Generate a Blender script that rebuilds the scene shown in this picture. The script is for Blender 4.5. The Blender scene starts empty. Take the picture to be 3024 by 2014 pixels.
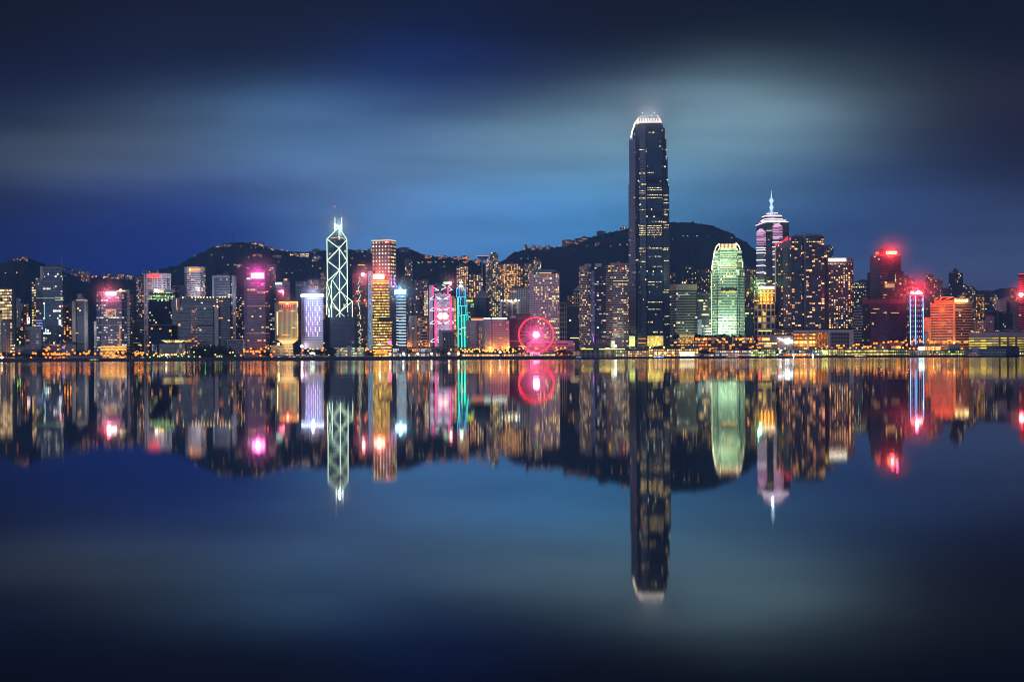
import bpy, bmesh, math, random
from mathutils import Vector, noise as mnoise
random.seed(7)
scn = bpy.context.scene
COL = scn.collection
F, PX0, PY0, ROLL, EYE = 2870.0, 1512.0, 1055.0, 0.0052, 3.0
GZ = 4.0                      # level of the land
def lin(c):
    return tuple(((v/255)/12.92 if v/255 <= .04045 else ((v/255+.055)/1.055)**2.4) for v in c)
# ------------------------------------------------------------------ camera
cam = bpy.data.cameras.new("camera"); camo = bpy.data.objects.new("camera", cam); COL.objects.link(camo)
camo.location = (0, 0, EYE); camo.rotation_euler = (math.pi/2, ROLL, 0)
cam.sensor_width = 36; cam.lens = F/3024*36; cam.shift_y = (PY0-1007)/3024
cam.clip_start = .5; cam.clip_end = 20000
scn.camera = camo
scn.view_settings.view_transform = 'Standard'; scn.view_settings.look = 'None'
scn.view_settings.exposure = 0; scn.view_settings.gamma = 1
scn.cycles.use_denoising = True
scn.cycles.max_bounces = 6; scn.cycles.glossy_bounces = 3; scn.cycles.diffuse_bounces = 2
scn.cycles.volume_bounces = 0; scn.cycles.transmission_bounces = 2; scn.cycles.transparent_max_bounces = 8
scn.cycles.sample_clamp_indirect = 8; scn.cycles.filter_width = 1.0; scn.cycles.caustics_reflective = False; scn.cycles.caustics_refractive = False
# ------------------------------------------------------------------ node helpers
class NT:
    def __init__(s, nt): s.t = nt
    def n(s, typ, **kw):
        nd = s.t.nodes.new(typ)
        for k, v in kw.items(): setattr(nd, k, v)
        return nd
    def l(s, a, b): s.t.links.new(a, b)
    def put(s, sock, v):
        if hasattr(v, 'is_linked') or hasattr(v, 'links'): s.l(v, sock)
        else: sock.default_value = v
    def m(s, op, a, b=None, c=None, clamp=False):
        nd = s.n('ShaderNodeMath', operation=op); nd.use_clamp = clamp
        s.put(nd.inputs[0], a)
        if b is not None: s.put(nd.inputs[1], b)
        if c is not None: s.put(nd.inputs[2], c)
        return nd.outputs[0]
    def mix(s, f, a, b):
        nd = s.n('ShaderNodeMix', data_type='RGBA')
        s.put(nd.inputs[0], f)
        for i, v in ((6, a), (7, b)):
            s.put(nd.inputs[i], v if hasattr(v, 'links') else (v[0], v[1], v[2], 1))
        return nd.outputs[2]
# ------------------------------------------------------------------ sky
SUN_EL, SUN_AZ = 14.0, 205.0
w = bpy.data.worlds.new("World"); scn.world = w; w.use_nodes = True
t = NT(w.node_tree); w.node_tree.nodes.clear()
tc = t.n('ShaderNodeTexCoord'); sx = t.n('ShaderNodeSeparateXYZ'); t.l(tc.outputs['Generated'], sx.inputs[0])
ay = t.m('ADD', t.m('ABSOLUTE', sx.outputs[1]), .03)
U0 = t.m('MULTIPLY', t.m('DIVIDE', sx.outputs[0], ay), F/1000)
V0 = t.m('MULTIPLY', t.m('DIVIDE', sx.outputs[2], ay), F/1000)
def sknoise(su, sv, off, det=3):
    cb = t.n('ShaderNodeCombineXYZ'); t.l(t.m('MULTIPLY', U0, su), cb.inputs[0]); t.l(t.m('MULTIPLY', V0, sv), cb.inputs[1]); cb.inputs[2].default_value = off
    nz = t.n('ShaderNodeTexNoise'); nz.inputs['Scale'].default_value = 1; nz.inputs['Detail'].default_value = det; nz.inputs['Roughness'].default_value = .45
    t.l(cb.outputs[0], nz.inputs['Vector']); return t.m('SUBTRACT', nz.outputs[0], .5)
U = t.m('ADD', U0, t.m('MULTIPLY', sknoise(1.6, 3.2, 1.0), .14))
V = t.m('ADD', t.m('ADD', V0, t.m('MULTIPLY', sknoise(1.3, 3.5, 7.0), .07)), t.m('MULTIPLY', U0, -.02))
U = t.m('MAXIMUM', t.m('MINIMUM', U, 1.9), -1.9); V = t.m('MAXIMUM', t.m('MINIMUM', V, 1.25), 0.0)
SKY = [(-1.4529, 0.9959, 0.0032, 0.0016, 0.0008), (-0.6261, 0.9959, 0.0047, 0.0059, 0.0112), (1.441, 0.9959, 0.0015, 0.0008, 0.0006), (-0.6261, 0.641, 0.1076, 0.2583, 0.5052), (0.6142, 0.6706, 0.3932, 0.6605, 0.7911), (-1.4234, 0.4045, 0.0006, 0.0021, 0.0255), (-0.0946, 0.3453, 0.1767, 0.4715, 1.0494), (0.5551, 0.9959, 0.0021, 0.0014, 0.0012), (-1.2167, 0.7593, 0.0026, 0.0064, 0.0354), (1.1457, 0.6706, 0.0188, 0.014, 0.0152), (1.441, 0.5227, 0.0055, 0.0033, 0.007), (0.9095, 0.3897, 0.0392, 0.1365, 0.4384), (1.2933, 0.2921, 0.0676, 0.1035, 0.2314), (-0.9214, 0.434, 0.0041, 0.0495, 0.3489), (0.1417, 0.3749, 0.0535, 0.4027, 0.9168), (-0.1832, 0.8184, 0.0052, 0.0195, 0.1375), (0.1417, 0.9367, 0.0034, 0.0045, 0.0083), (0.998, 0.8184, 0.0006, 0.001, 0.0029), (0.1417, 0.5819, 0.2334, 0.4304, 0.5645), (0.5551, 0.4932, 0.1147, 0.319, 0.509), (0.998, 0.4932, 0.0169, 0.023, 0.0618), (-1.0691, 0.5819, 0.1213, 0.1626, 0.1904), (-0.3308, 0.4932, 0.1211, 0.2294, 0.4525), (-1.1576, 0.3157, 0.0046, 0.0303, 0.3167), (-0.1241, 0.2803, 0.0766, 0.2563, 0.6436), (0.3779, 0.9367, 0.0039, 0.0031, 0.0028), (0.7913, 0.8776, 0.0006, 0.0007, 0.0012), (0.2598, 0.7593, 0.0109, 0.0143, 0.0425), (-0.9214, 0.8776, 0.0073, 0.0098, 0.0291)]  # cloud cover: broad regions of the sky, U, V, linear colour
num = den = None
for (cu, cv, r_, g_, b_) in SKY:
    du = t.m('DIVIDE', t.m('SUBTRACT', U, cu), .25); dv = t.m('DIVIDE', t.m('SUBTRACT', V, cv), .10)
    g = t.m('POWER', 2.718, t.m('MULTIPLY', t.m('ADD', t.m('MULTIPLY', du, du), t.m('MULTIPLY', dv, dv)), -.5))
    g = t.m('ADD', g, t.m('DIVIDE', .004, t.m('ADD', 1.0, t.m('ADD', t.m('MULTIPLY', du, du), t.m('MULTIPLY', dv, dv)))))
    sc_ = t.n('ShaderNodeVectorMath', operation='SCALE'); sc_.inputs[0].default_value = (r_, g_, b_); t.l(g, sc_.inputs['Scale'])
    if num is None: num, den = sc_.outputs[0], g
    else:
        aa = t.n('ShaderNodeVectorMath', operation='ADD'); t.l(num, aa.inputs[0]); t.l(sc_.outputs[0], aa.inputs[1]); num = aa.outputs[0]; den = t.m('ADD', den, g)
dd = t.n('ShaderNodeVectorMath', operation='SCALE'); t.l(num, dd.inputs[0]); t.l(t.m('DIVIDE', 1.0, den), dd.inputs['Scale']); skyc = dd.outputs[0]
streak = t.m('ADD', 1.0, t.m('MULTIPLY', sknoise(1.4, 10, 3.0, 7), .8))
vm = t.n('ShaderNodeVectorMath', operation='SCALE'); t.l(skyc, vm.inputs[0]); t.l(streak, vm.inputs['Scale'])
bg = t.n('ShaderNodeBackground'); t.l(vm.outputs[0], bg.inputs[0]); bg.inputs[1].default_value = 1.0
sk = t.n('ShaderNodeTexSky', sky_type='NISHITA'); sk.sun_disc = False; sk.sun_elevation = math.radians(2); sk.sun_rotation = math.radians(SUN_AZ)
bg2 = t.n('ShaderNodeBackground'); t.l(sk.outputs[0], bg2.inputs[0]); bg2.inputs[1].default_value = .0015
ad = t.n('ShaderNodeAddShader'); t.l(bg.outputs[0], ad.inputs[0]); t.l(bg2.outputs[0], ad.inputs[1])
wo = t.n('ShaderNodeOutputWorld'); t.l(ad.outputs[0], wo.inputs[0])
# last light of dusk: one very soft lamp from behind the viewer
sl = bpy.data.lights.new("sun", 'SUN'); sl.energy = 1.0; sl.angle = math.radians(35); sl.color = (.66, .76, 1.0)
so = bpy.data.objects.new("sun", sl); COL.objects.link(so)
so.rotation_euler = (math.radians(90-SUN_EL), 0, math.radians(-(SUN_AZ-180)))
# ------------------------------------------------------------------ materials
def facade_group():
    g = bpy.data.node_groups.new("window_grid", 'ShaderNodeTree'); it = g.interface
    for nm, ty, dv in [("Wall", 'Color', (.3, .3, .3, 1)), ("Glass", 'Color', (.05, .06, .08, 1)), ("W", 'Float', .6), ("H", 'Float', .5), ("P", 'Float', .2), ("PF", 'Float', .05),
                       ("ColA", 'Color', (1, .7, .3, 1)), ("ColB", 'Color', (1, .4, .1, 1)), ("S", 'Float', 2), ("Seed", 'Float', 0), ("Clump", 'Float', 4)]:
        so_ = it.new_socket(nm, in_out='INPUT', socket_type='NodeSocket'+ty); so_.default_value = dv
    it.new_socket("BSDF", in_out='OUTPUT', socket_type='NodeSocketShader')
    t = NT(g); gi = t.n('NodeGroupInput'); go = t.n('NodeGroupOutput'); I = gi.outputs
    uv = t.n('ShaderNodeUVMap'); uv.uv_map = "grid"; s = t.n('ShaderNodeSeparateXYZ'); t.l(uv.outputs[0], s.inputs[0])
    u, v = s.outputs[0], s.outputs[1]
    fu, fv = t.m('FLOOR', u), t.m('FLOOR', v)
    ru, rv = t.m('FRACT', u), t.m('FRACT', v)
    mu = t.m('LESS_THAN', t.m('ABSOLUTE', t.m('SUBTRACT', ru, .5)), t.m('MULTIPLY', I['W'], .5))
    mv = t.m('LESS_THAN', t.m('ABSOLUTE', t.m('SUBTRACT', rv, .5)), t.m('MULTIPLY', I['H'], .5))
    mask = t.m('MULTIPLY', mu, mv)
    def wn(a, b, off):
        cb = t.n('ShaderNodeCombineXYZ'); t.l(a, cb.inputs[0]); t.l(b, cb.inputs[1]); t.l(t.m('ADD', I['Seed'], off), cb.inputs[2])
        n_ = t.n('ShaderNodeTexWhiteNoise', noise_dimensions='3D'); t.l(cb.outputs[0], n_.inputs['Vector']); return n_.outputs[0]
    r1 = wn(fu, fv, .3); r2 = wn(t.m('FLOOR', t.m('DIVIDE', u, I['Clump'])), fv, 5.3); r3 = wn(fu, fv, 9.7); r4 = wn(fu, fv, 14.1)
    r5 = wn(fv, fv, 21.7)
    # whole-area variation of how much is lit
    cb = t.n('ShaderNodeCombineXYZ'); t.l(t.m('MULTIPLY', u, .11), cb.inputs[0]); t.l(t.m('MULTIPLY', v, .13), cb.inputs[1]); t.l(I['Seed'], cb.inputs[2])
    nz = t.n('ShaderNodeTexNoise'); nz.inputs['Detail'].default_value = 1; t.l(cb.outputs[0], nz.inputs['Vector'])
    loc = t.m('MULTIPLY', t.m('POWER', nz.outputs[0], 2.0), 4.0)
    a = t.m('LESS_THAN', r1, t.m('MULTIPLY', I['P'], loc))
    b = t.m('MULTIPLY', t.m('LESS_THAN', r2, I['PF']), t.m('LESS_THAN', r1, .8))
    lit = t.m('MAXIMUM', a, b)
    inten = t.m('ADD', .25, t.m('MULTIPLY', t.m('POWER', r4, 2.0), 1.35))
    inner = t.m('ADD', .75, t.m('MULTIPLY', rv, .5))
    em = t.m('MULTIPLY', t.m('MULTIPLY', t.m('MULTIPLY', mask, lit), t.m('MULTIPLY', inten, inner)), I['S'])
    colr = t.mix(r3, I['ColA'], I['ColB'])
    # slight pane-to-pane and weather variation
    gl = t.n('ShaderNodeVectorMath', operation='SCALE'); t.l(I['Glass'], gl.inputs[0]); t.l(t.m('ADD', .45, t.m('MULTIPLY', r3, 1.1)), gl.inputs['Scale'])
    tcn = t.n('ShaderNodeTexCoord'); mp = t.n('ShaderNodeMapping'); mp.inputs['Scale'].default_value = (.09, .09, .02); t.l(tcn.outputs['Object'], mp.inputs[0])
    n2 = t.n('ShaderNodeTexNoise'); n2.inputs['Scale'].default_value = 1; n2.inputs['Detail'].default_value = 5; t.l(mp.outputs[0], n2.inputs['Vector'])
    wl = t.n('ShaderNodeVectorMath', operation='SCALE'); t.l(I['Wall'], wl.inputs[0])
    t.l(t.m('MULTIPLY', t.m('ADD', .55, t.m('MULTIPLY', n2.outputs[0], .9)), t.m('ADD', .92, t.m('MULTIPLY', r5, .16))), wl.inputs['Scale'])
    base = t.mix(mask, wl.outputs[0], gl.outputs[0])
    p = t.n('ShaderNodeBsdfPrincipled'); t.l(base, p.inputs['Base Color'])
    t.l(t.m('SUBTRACT', .8, t.m('MULTIPLY', mask, .58)), p.inputs['Roughness'])
    t.l(colr, p.inputs['Emission Color']); t.l(em, p.inputs['Emission Strength'])
    t.l(p.outputs[0], go.inputs[0]); return g
FG = facade_group()
_mc = {}
def nosample(m):
    try: m.cycles.emission_sampling = 'NONE'
    except Exception: pass
WARM, YEL, WHITE, COOL, ORG, GRN, PINKW = (1, .55, .20), (1, .66, .18), (1, .88, .66), (.62, .85, 1), (1, .36, .05), (.62, 1, .55), (1, .5, .38)
def fac(wall, glass=(.04, .06, .10), w=.6, h=.5, p=.15, pf=.03, a=YEL, b=WARM, s=2.0, clump=4):
    if p < .85: p *= .85
    if pf < .7: pf *= .85
    s *= 1.05
    k_ = .5 if max(wall) < .30 else (.75 if max(wall) < .42 else 1.1)
    wall = tuple(x*k_ for x in wall); glass = tuple(x*(.75 if max(glass) < .2 else 1) for x in glass)
    a, b = tuple(x**1.45 for x in a), tuple(x**1.45 for x in b)
    seed = random.random()*50
    m = bpy.data.materials.new("facade"); m.use_nodes = True; t = NT(m.node_tree); m.node_tree.nodes.clear()
    g = t.n('ShaderNodeGroup'); g.node_tree = FG
    for nm, v in dict(Wall=(*wall, 1), Glass=(*glass, 1), W=w, H=h, P=p, PF=pf, ColA=(*a, 1), ColB=(*b, 1), S=s, Seed=seed, Clump=clump).items(): g.inputs[nm].default_value = v
    o = t.n('ShaderNodeOutputMaterial'); t.l(g.outputs[0], o.inputs[0]); nosample(m); return m
def mat(c, rough=.7, metal=0.0, var=.35, scale=.15):
    k = ('m', c, rough, metal, var, scale)
    if k in _mc: return _mc[k]
    m = bpy.data.materials.new("surface"); m.use_nodes = True; t = NT(m.node_tree); p = m.node_tree.nodes['Principled BSDF']
    tc = t.n('ShaderNodeTexCoord'); nz = t.n('ShaderNodeTexNoise'); nz.inputs['Scale'].default_value = scale; nz.inputs['Detail'].default_value = 5
    t.l(tc.outputs['Object'], nz.inputs['Vector'])
    t.l(t.mix(nz.outputs[0], tuple(x*(1-var) for x in c), tuple(min(1, x*(1+var)) for x in c)), p.inputs['Base Color'])
    p.inputs['Roughness'].default_value = rough; p.inputs['Metallic'].default_value = metal
    _mc[k] = m; return m
def emi(c, s, sample=False):
    c = tuple(x**1.35 for x in c)
    k = ('e', c, s, sample)
    if k in _mc: return _mc[k]
    m = bpy.data.materials.new("lamp_light"); m.use_nodes = True; p = m.node_tree.nodes['Principled BSDF']
    p.inputs['Base Color'].default_value = (.1, .1, .1, 1); p.inputs['Emission Color'].default_value = (*c, 1); p.inputs['Emission Strength'].default_value = s
    if not sample: nosample(m)
    _mc[k] = m; return m
CONC, DARKC, PALE, STEEL, BLACKM, ROOFD = mat((.26, .25, .25)), mat((.08, .08, .09)), mat((.5, .48, .48)), mat((.3, .31, .33), .4, .6), mat((.015, .016, .02), .6), mat((.1, .1, .11))
# ------------------------------------------------------------------ geometry helpers
def Wd(px, py, Y):
    u, v = px-PX0, PY0-py
    return Vector(((u-v*ROLL)/F*Y, Y, EYE+(v+u*ROLL)/F*Y))
def Xat(px, Y, py=1020): return Wd(px, py, Y).x
class MB:
    def __init__(s): s.v = []; s.f = []; s.uv = []; s.smooth = False
    def face(s, idx, uv=None): s.f.append(idx); s.uv.append(uv or [(0.0, 0.0)]*len(idx))
    def prism(s, pts, z0, z1, pitch=3.2, fh=3.4, top=None, cap=True, bottom=False, nu=None):
        n = len(pts); b = len(s.v); top = top or pts
        s.v += [(x, y, z0) for x, y in pts] + [(x, y, z1) for x, y in top]
        off = random.randint(0, 40)*10; voff = random.randint(0, 50)
        nf = max(1, round((z1-z0)/fh))
        for i in range(n):
            j = (i+1) % n; L = math.hypot(pts[j][0]-pts[i][0], pts[j][1]-pts[i][1]); nn = nu if nu else max(1, round(L/pitch))
            s.face([b+i, b+j, b+n+j, b+n+i], [(off, voff), (off+nn, voff), (off+nn, voff+nf), (off, voff+nf)]); off += nn+3
        if cap: s.face([b+n+i for i in range(n)])
        if bottom: s.face([b+i for i in reversed(range(n))])
        return s
    def box(s, x0, y0, z0, x1, y1, z1, pitch=3.2, fh=3.4): return s.prism([(x0, y0), (x1, y0), (x1, y1), (x0, y1)], z0, z1, pitch, fh, bottom=True)
    def cyl(s, x, y, z0, z1, r, r2=None, n=12, pitch=3.2, fh=3.4):
        r2 = r if r2 is None else r2
        a = [(x+r*math.cos(2*math.pi*i/n), y+r*math.sin(2*math.pi*i/n)) for i in range(n)]
        c = [(x+r2*math.cos(2*math.pi*i/n), y+r2*math.sin(2*math.pi*i/n)) for i in range(n)]
        return s.prism(a, z0, z1, pitch, fh, top=c, bottom=True)
    def tube(s, p, q, r, n=6):
        p, q = Vector(p), Vector(q); d = (q-p).normalized(); a = d.cross(Vector((0, 0, 1)));
        if a.length < .01: a = Vector((1, 0, 0))
        a.normalize(); c = d.cross(a); b = len(s.v)
        for e in (p, q):
            for i in range(n):
                t_ = 2*math.pi*i/n; s.v.append(tuple(e+a*(r*math.cos(t_))+c*(r*math.sin(t_))))
        for i in range(n): j = (i+1) % n; s.face([b+i, b+n+i, b+n+j, b+j])
        s.face([b+i for i in range(n)]); s.face([b+n+i for i in reversed(range(n))]); return s
    def plate(s, pts, thick):      # pts: vectors in a plane facing the viewer; extruded back in +Y
        n = len(pts); b = len(s.v); s.v += [tuple(p) for p in pts] + [(p[0], p[1]+thick, p[2]) for p in pts]
        s.face(list(range(b, b+n))); s.face([b+n+i for i in reversed(range(n))])
        for i in range(n): j = (i+1) % n; s.face([b+j, b+i, b+n+i, b+n+j])
        return s
    def sphere(s, c, r, n=10, m=6, sz=1):
        b = len(s.v); s.smooth = True
        for j in range(m+1):
            ph = math.pi*j/m
            for i in range(n): th = 2*math.pi*i/n; s.v.append((c[0]+r*math.sin(ph)*math.cos(th), c[1]+r*math.sin(ph)*math.sin(th), c[2]-r*sz*math.cos(ph)))
        for j in range(m):
            for i in range(n): k = (i+1) % n; s.face([b+j*n+i, b+j*n+k, b+(j+1)*n+k, b+(j+1)*n+i])
        return s
    def build(s, name, material, parent=None, loc=(0, 0, 0)):
        me = bpy.data.meshes.new(name); lx, ly, lz = loc
        me.from_pydata([(a-lx, b-ly, c-lz) for a, b, c in s.v], [], s.f)
        ul = me.uv_layers.new(name="grid"); k = 0; dat = []
        for uv in s.uv:
            for c in uv: dat += [c[0], c[1]]
        ul.data.foreach_set('uv', dat)
        me.materials.append(material); me.validate(clean_customdata=False); me.update()
        if s.smooth:
            for p in me.polygons: p.use_smooth = True
        o = bpy.data.objects.new(name, me); COL.objects.link(o)
        if parent: o.parent = parent
        else: o.location = loc
        return o
def tag(o, label=None, cat=None, group=None, kind=None):
    if label: o['label'] = label
    if cat: o['category'] = cat
    if group: o['group'] = group
    if kind: o['kind'] = kind
    return o
def bays(x0, x1, n, rec=5):
    ch = []; wd = (x1-x0)/n
    for i in range(n):
        d = 0 if i % 2 == 0 else rec
        if n == 2: d = 0 if i == 0 else rec
        ch += [(x0+wd*i, d), (x0+wd*(i+1), d)]
    return ch
SUB = {k: 'facade' for k in 'lit_floor lit_window mechanical_floor light_belt window_strip floor_line seam brown_belt dark_belt parapet_line pale_band red_letter lit_terrace light_line light_strip window_column side_windows dark_recess belt facade_joint louvre lit_atrium orange_floor white_pier pier_strip lit_glass sparkling_wing'.split()}
SUB.update({'roof_plant': 'parapet', 'blue_dash': 'facade', 'crown_column': 'crown', 'gondola': 'rim', 'clock_face': 'shaft', 'clock_hand': 'shaft', 'floor_slab': 'hall', 'colonnade': 'hall', 'bright_arcade': 'hall', 'roof_dome': 'hall', 'cabin_roof': 'hull', 'lobby_fin': 'lobby', 'bright_window': 'hall', 'emblem_notch': 'emblem_border', 'emblem': 'emblem_border', 'bay_gable': 'pink_bay', 'column_glow_wedge': 'crown_block', 'column': 'crown_block'})
class T:
    """one building or other thing: an Empty at its base that parents its parts; px coordinates read the photograph at the thing's own distance"""
    def __init__(s, name, label, cat, x0, x1, Y, group=None, z=GZ):
        s.Y = Y; s.x0, s.x1 = x0, x1; xc = (x0+x1)/2
        s.loc = (Xat(xc, Y), Y, z); s.z0 = z; s.plan0 = None; s.kids = {}
        s.o = bpy.data.objects.new(name, None); s.o.location = s.loc; COL.objects.link(s.o); tag(s.o, label, cat, group)
    def Z(s, py, px=None, d=0): return Wd((s.x0+s.x1)/2 if px is None else px, py, s.Y+d).z
    def plan(s, front, depth, d0=0):
        if not isinstance(front, list): front = [(front[0], 0), (front[1], 0)]
        pts = [(Xat(px, s.Y+d0+d), s.Y+d0+d) for px, d in front]
        a, b = front[0][0], front[-1][0]; yb = s.Y+d0+max(d for _, d in front)+depth; ins = min(1.0, (b-a)*.1)
        return pts + [(Xat(b-ins, yb), yb), (Xat(a+ins, yb), yb)]
    def add(s, mb, part, m, parent=None, label=None):
        if parent is None and part in SUB: parent = s.kids.get(SUB[part])
        o = mb.build(part, m, parent or s.o, s.loc)
        if parent is None: s.kids[part] = o
        if label: o['label'] = label
        return o
    def prism(s, part, front, ytop, depth=30, m=None, ybot=None, pitch=3.2, fh=3.4, d0=0, topfront=None, parent=None, label=None, nu=None):
        pl = s.plan(front, depth, d0)
        if s.plan0 is None: s.plan0 = pl
        z1 = s.Z(ytop); z0 = s.z0 if ybot is None else s.Z(ybot)
        tp = s.plan(topfront, depth, d0) if topfront else None
        return s.add(MB().prism(pl, z0, z1, pitch, fh, top=tp, bottom=True, nu=nu), part, m, parent, label)
    def band(s, part, y0, y1, m, grow=.4, pl=None, pitch=3.2, fh=3.4, parent=None):
        pl = pl or s.plan0; cx = sum(p[0] for p in pl)/len(pl); cy = sum(p[1] for p in pl)/len(pl); q = []
        for x, y in pl:
            L = math.hypot(x-cx, y-cy); q.append((x+(x-cx)/L*grow, y+(y-cy)/L*grow))
        return s.add(MB().prism(q, s.Z(y1), s.Z(y0), pitch, fh, bottom=True), part, m, parent)
    def pbox(s, part, x0, y0, x1, y1, m, d=-.5, th=1.0, pitch=3.2, fh=3.4, parent=None, label=None, ground=False):
        Y = s.Y+d; a = Wd(x0, y0, Y); b = Wd(x1, y1, Y); xm = (x0+x1)/2
        zt, zb = Wd(xm, y0, Y).z, (s.z0 if ground else Wd(xm, y1, Y).z)
        return s.add(MB().box(Xat(x0, Y), Y, zb, Xat(x1, Y), Y+th, zt, pitch, fh), part, m, parent, label)
    def tube(s, part, pts, r, m, parent=None, n=6):
        mb = MB(); P_ = [Wd(p[0], p[1], s.Y+(p[2] if len(p) > 2 else -.5)) for p in pts]
        for a, b in zip(P_, P_[1:]): mb.tube(a, b, r, n)
        return s.add(mb, part, m, parent)
    def plate(s, part, pts, d, th, m, parent=None, label=None):
        P_ = [Wd(x, y, s.Y+d) for x, y in pts]
        ar = sum(P_[i].x*P_[(i+1) % len(P_)].z-P_[(i+1) % len(P_)].x*P_[i].z for i in range(len(P_)))
        if ar < 0: P_.reverse()
        return s.add(MB().plate(P_, th), part, m, parent, label)
    def ball(s, part, px, py, rpx, m, d=-2, parent=None):
        Y = s.Y+d; return s.add(MB().sphere(Wd(px, py, Y), rpx*Y/F), part, m, parent)
    def text(s, part, string, x0, y0, x1, y1, m, d=-1.5, th=.6, parent=None, label=None, bold=0.0, slope=0):
        cu = bpy.data.curves.new(part, 'FONT'); cu.body = string; cu.size = 10; cu.extrude = .01; cu.offset = bold
        to = bpy.data.objects.new(part, cu); COL.objects.link(to); dg = bpy.context.evaluated_depsgraph_get(); dg.update()
        me = bpy.data.meshes.new_from_object(to.evaluated_get(dg)); bpy.data.objects.remove(to)
        if not len(me.vertices): return None
        xs = [v.co.x for v in me.vertices]; ys = [v.co.y for v in me.vertices]; a, b, c, e = min(xs), max(xs), min(ys), max(ys)
        Y = s.Y+d; p0 = Wd(x0, y1, Y); p1 = Wd(x1, y0, Y)
        for v in me.vertices:
            fx = (v.co.x-a)/(b-a)
            v.co = (p0.x+(p1.x-p0.x)*fx-s.loc[0], Y-s.loc[1]+(th if v.co.z < 0 else 0), p0.z+(p1.z-p0.z)*(v.co.y-c)/(e-c)+slope*fx-s.loc[2])
        me.materials.clear(); me.materials.append(m)
        o = bpy.data.objects.new(part, me); COL.objects.link(o); o.parent = parent or s.kids.get('sign_panel') or s.kids.get('sign_wall') or s.kids.get('crown_wall') or s.kids.get('facade') or s.o
        if label: o['label'] = label
        return o
    def lines(s, part, x0, x1, ys, m, th_px=1.0, d=-.6, tk=.5, parent=None):
        for y in ys: s.pbox(part, x0, y-th_px/2, x1, y+th_px/2, m, d, tk, parent=parent)
    def plant(s, x0, x1, ytop, ybase, m=None, part='roof_plant', d=4, depth=14): return s.pbox(part, x0, ytop, x1, ybase, m or ROOFD, d, depth)
    def light(s, px, py, d, energy, color, kind='POINT', r=1.2, aim=None, size=1.2, blend=.6):  # glow of lamps and signs, plus unseen fill lights added before pale facades
        area = kind == 'POINT' and d < -3
        l = bpy.data.lights.new("lamp_and_fill_glow", 'AREA' if area or kind in ('DOWN', 'UP') else kind); l.color = color
        if area or kind in ('DOWN', 'UP'): l.energy = energy*.30; l.size = 5 if area else r*2.5
        else: l.energy = energy; l.shadow_soft_size = r
        o = bpy.data.objects.new("lamp_and_fill_glow", l); COL.objects.link(o); p = Wd(px, py, s.Y+d); o.parent = s.o; o.location = p-Vector(s.loc)
        if kind == 'UP': o.rotation_euler = (math.pi, 0, 0)
        if area: o.rotation_euler = (math.pi/2, 0, 0)
        if aim:
            l.spot_size = size; l.spot_blend = blend; q = Wd(aim[0], aim[1], s.Y+aim[2]); o.rotation_euler = (q-p).to_track_quat('-Z', 'Y').to_euler()
        return o
def tower(name, label, front, ytop, Y, style, depth=30, pitch=3.2, fh=3.4, cat="tower", group=None, plant=None, ybot=None, body='facade', roof=True, mast=None):
    if isinstance(front, tuple): front = [(front[0], 0), (front[1], 0)]
    x0, x1 = front[0][0], front[-1][0]
    s = T(name, label, cat, x0, x1, Y, group)
    s.body = s.prism(body, front, ytop, depth, style, ybot, pitch, fh)
    if roof: s.band('parapet', ytop-1.2, ytop+.6, CONC, .25)
    if plant:
        for (a, b, yt) in plant: s.plant(a, b, yt, ytop+.5)
    if mast:
        for (mx, my) in mast: s.tube('mast', [(mx, ytop+1, 8), (mx, my, 8)], .35, STEEL)
    return s
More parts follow.
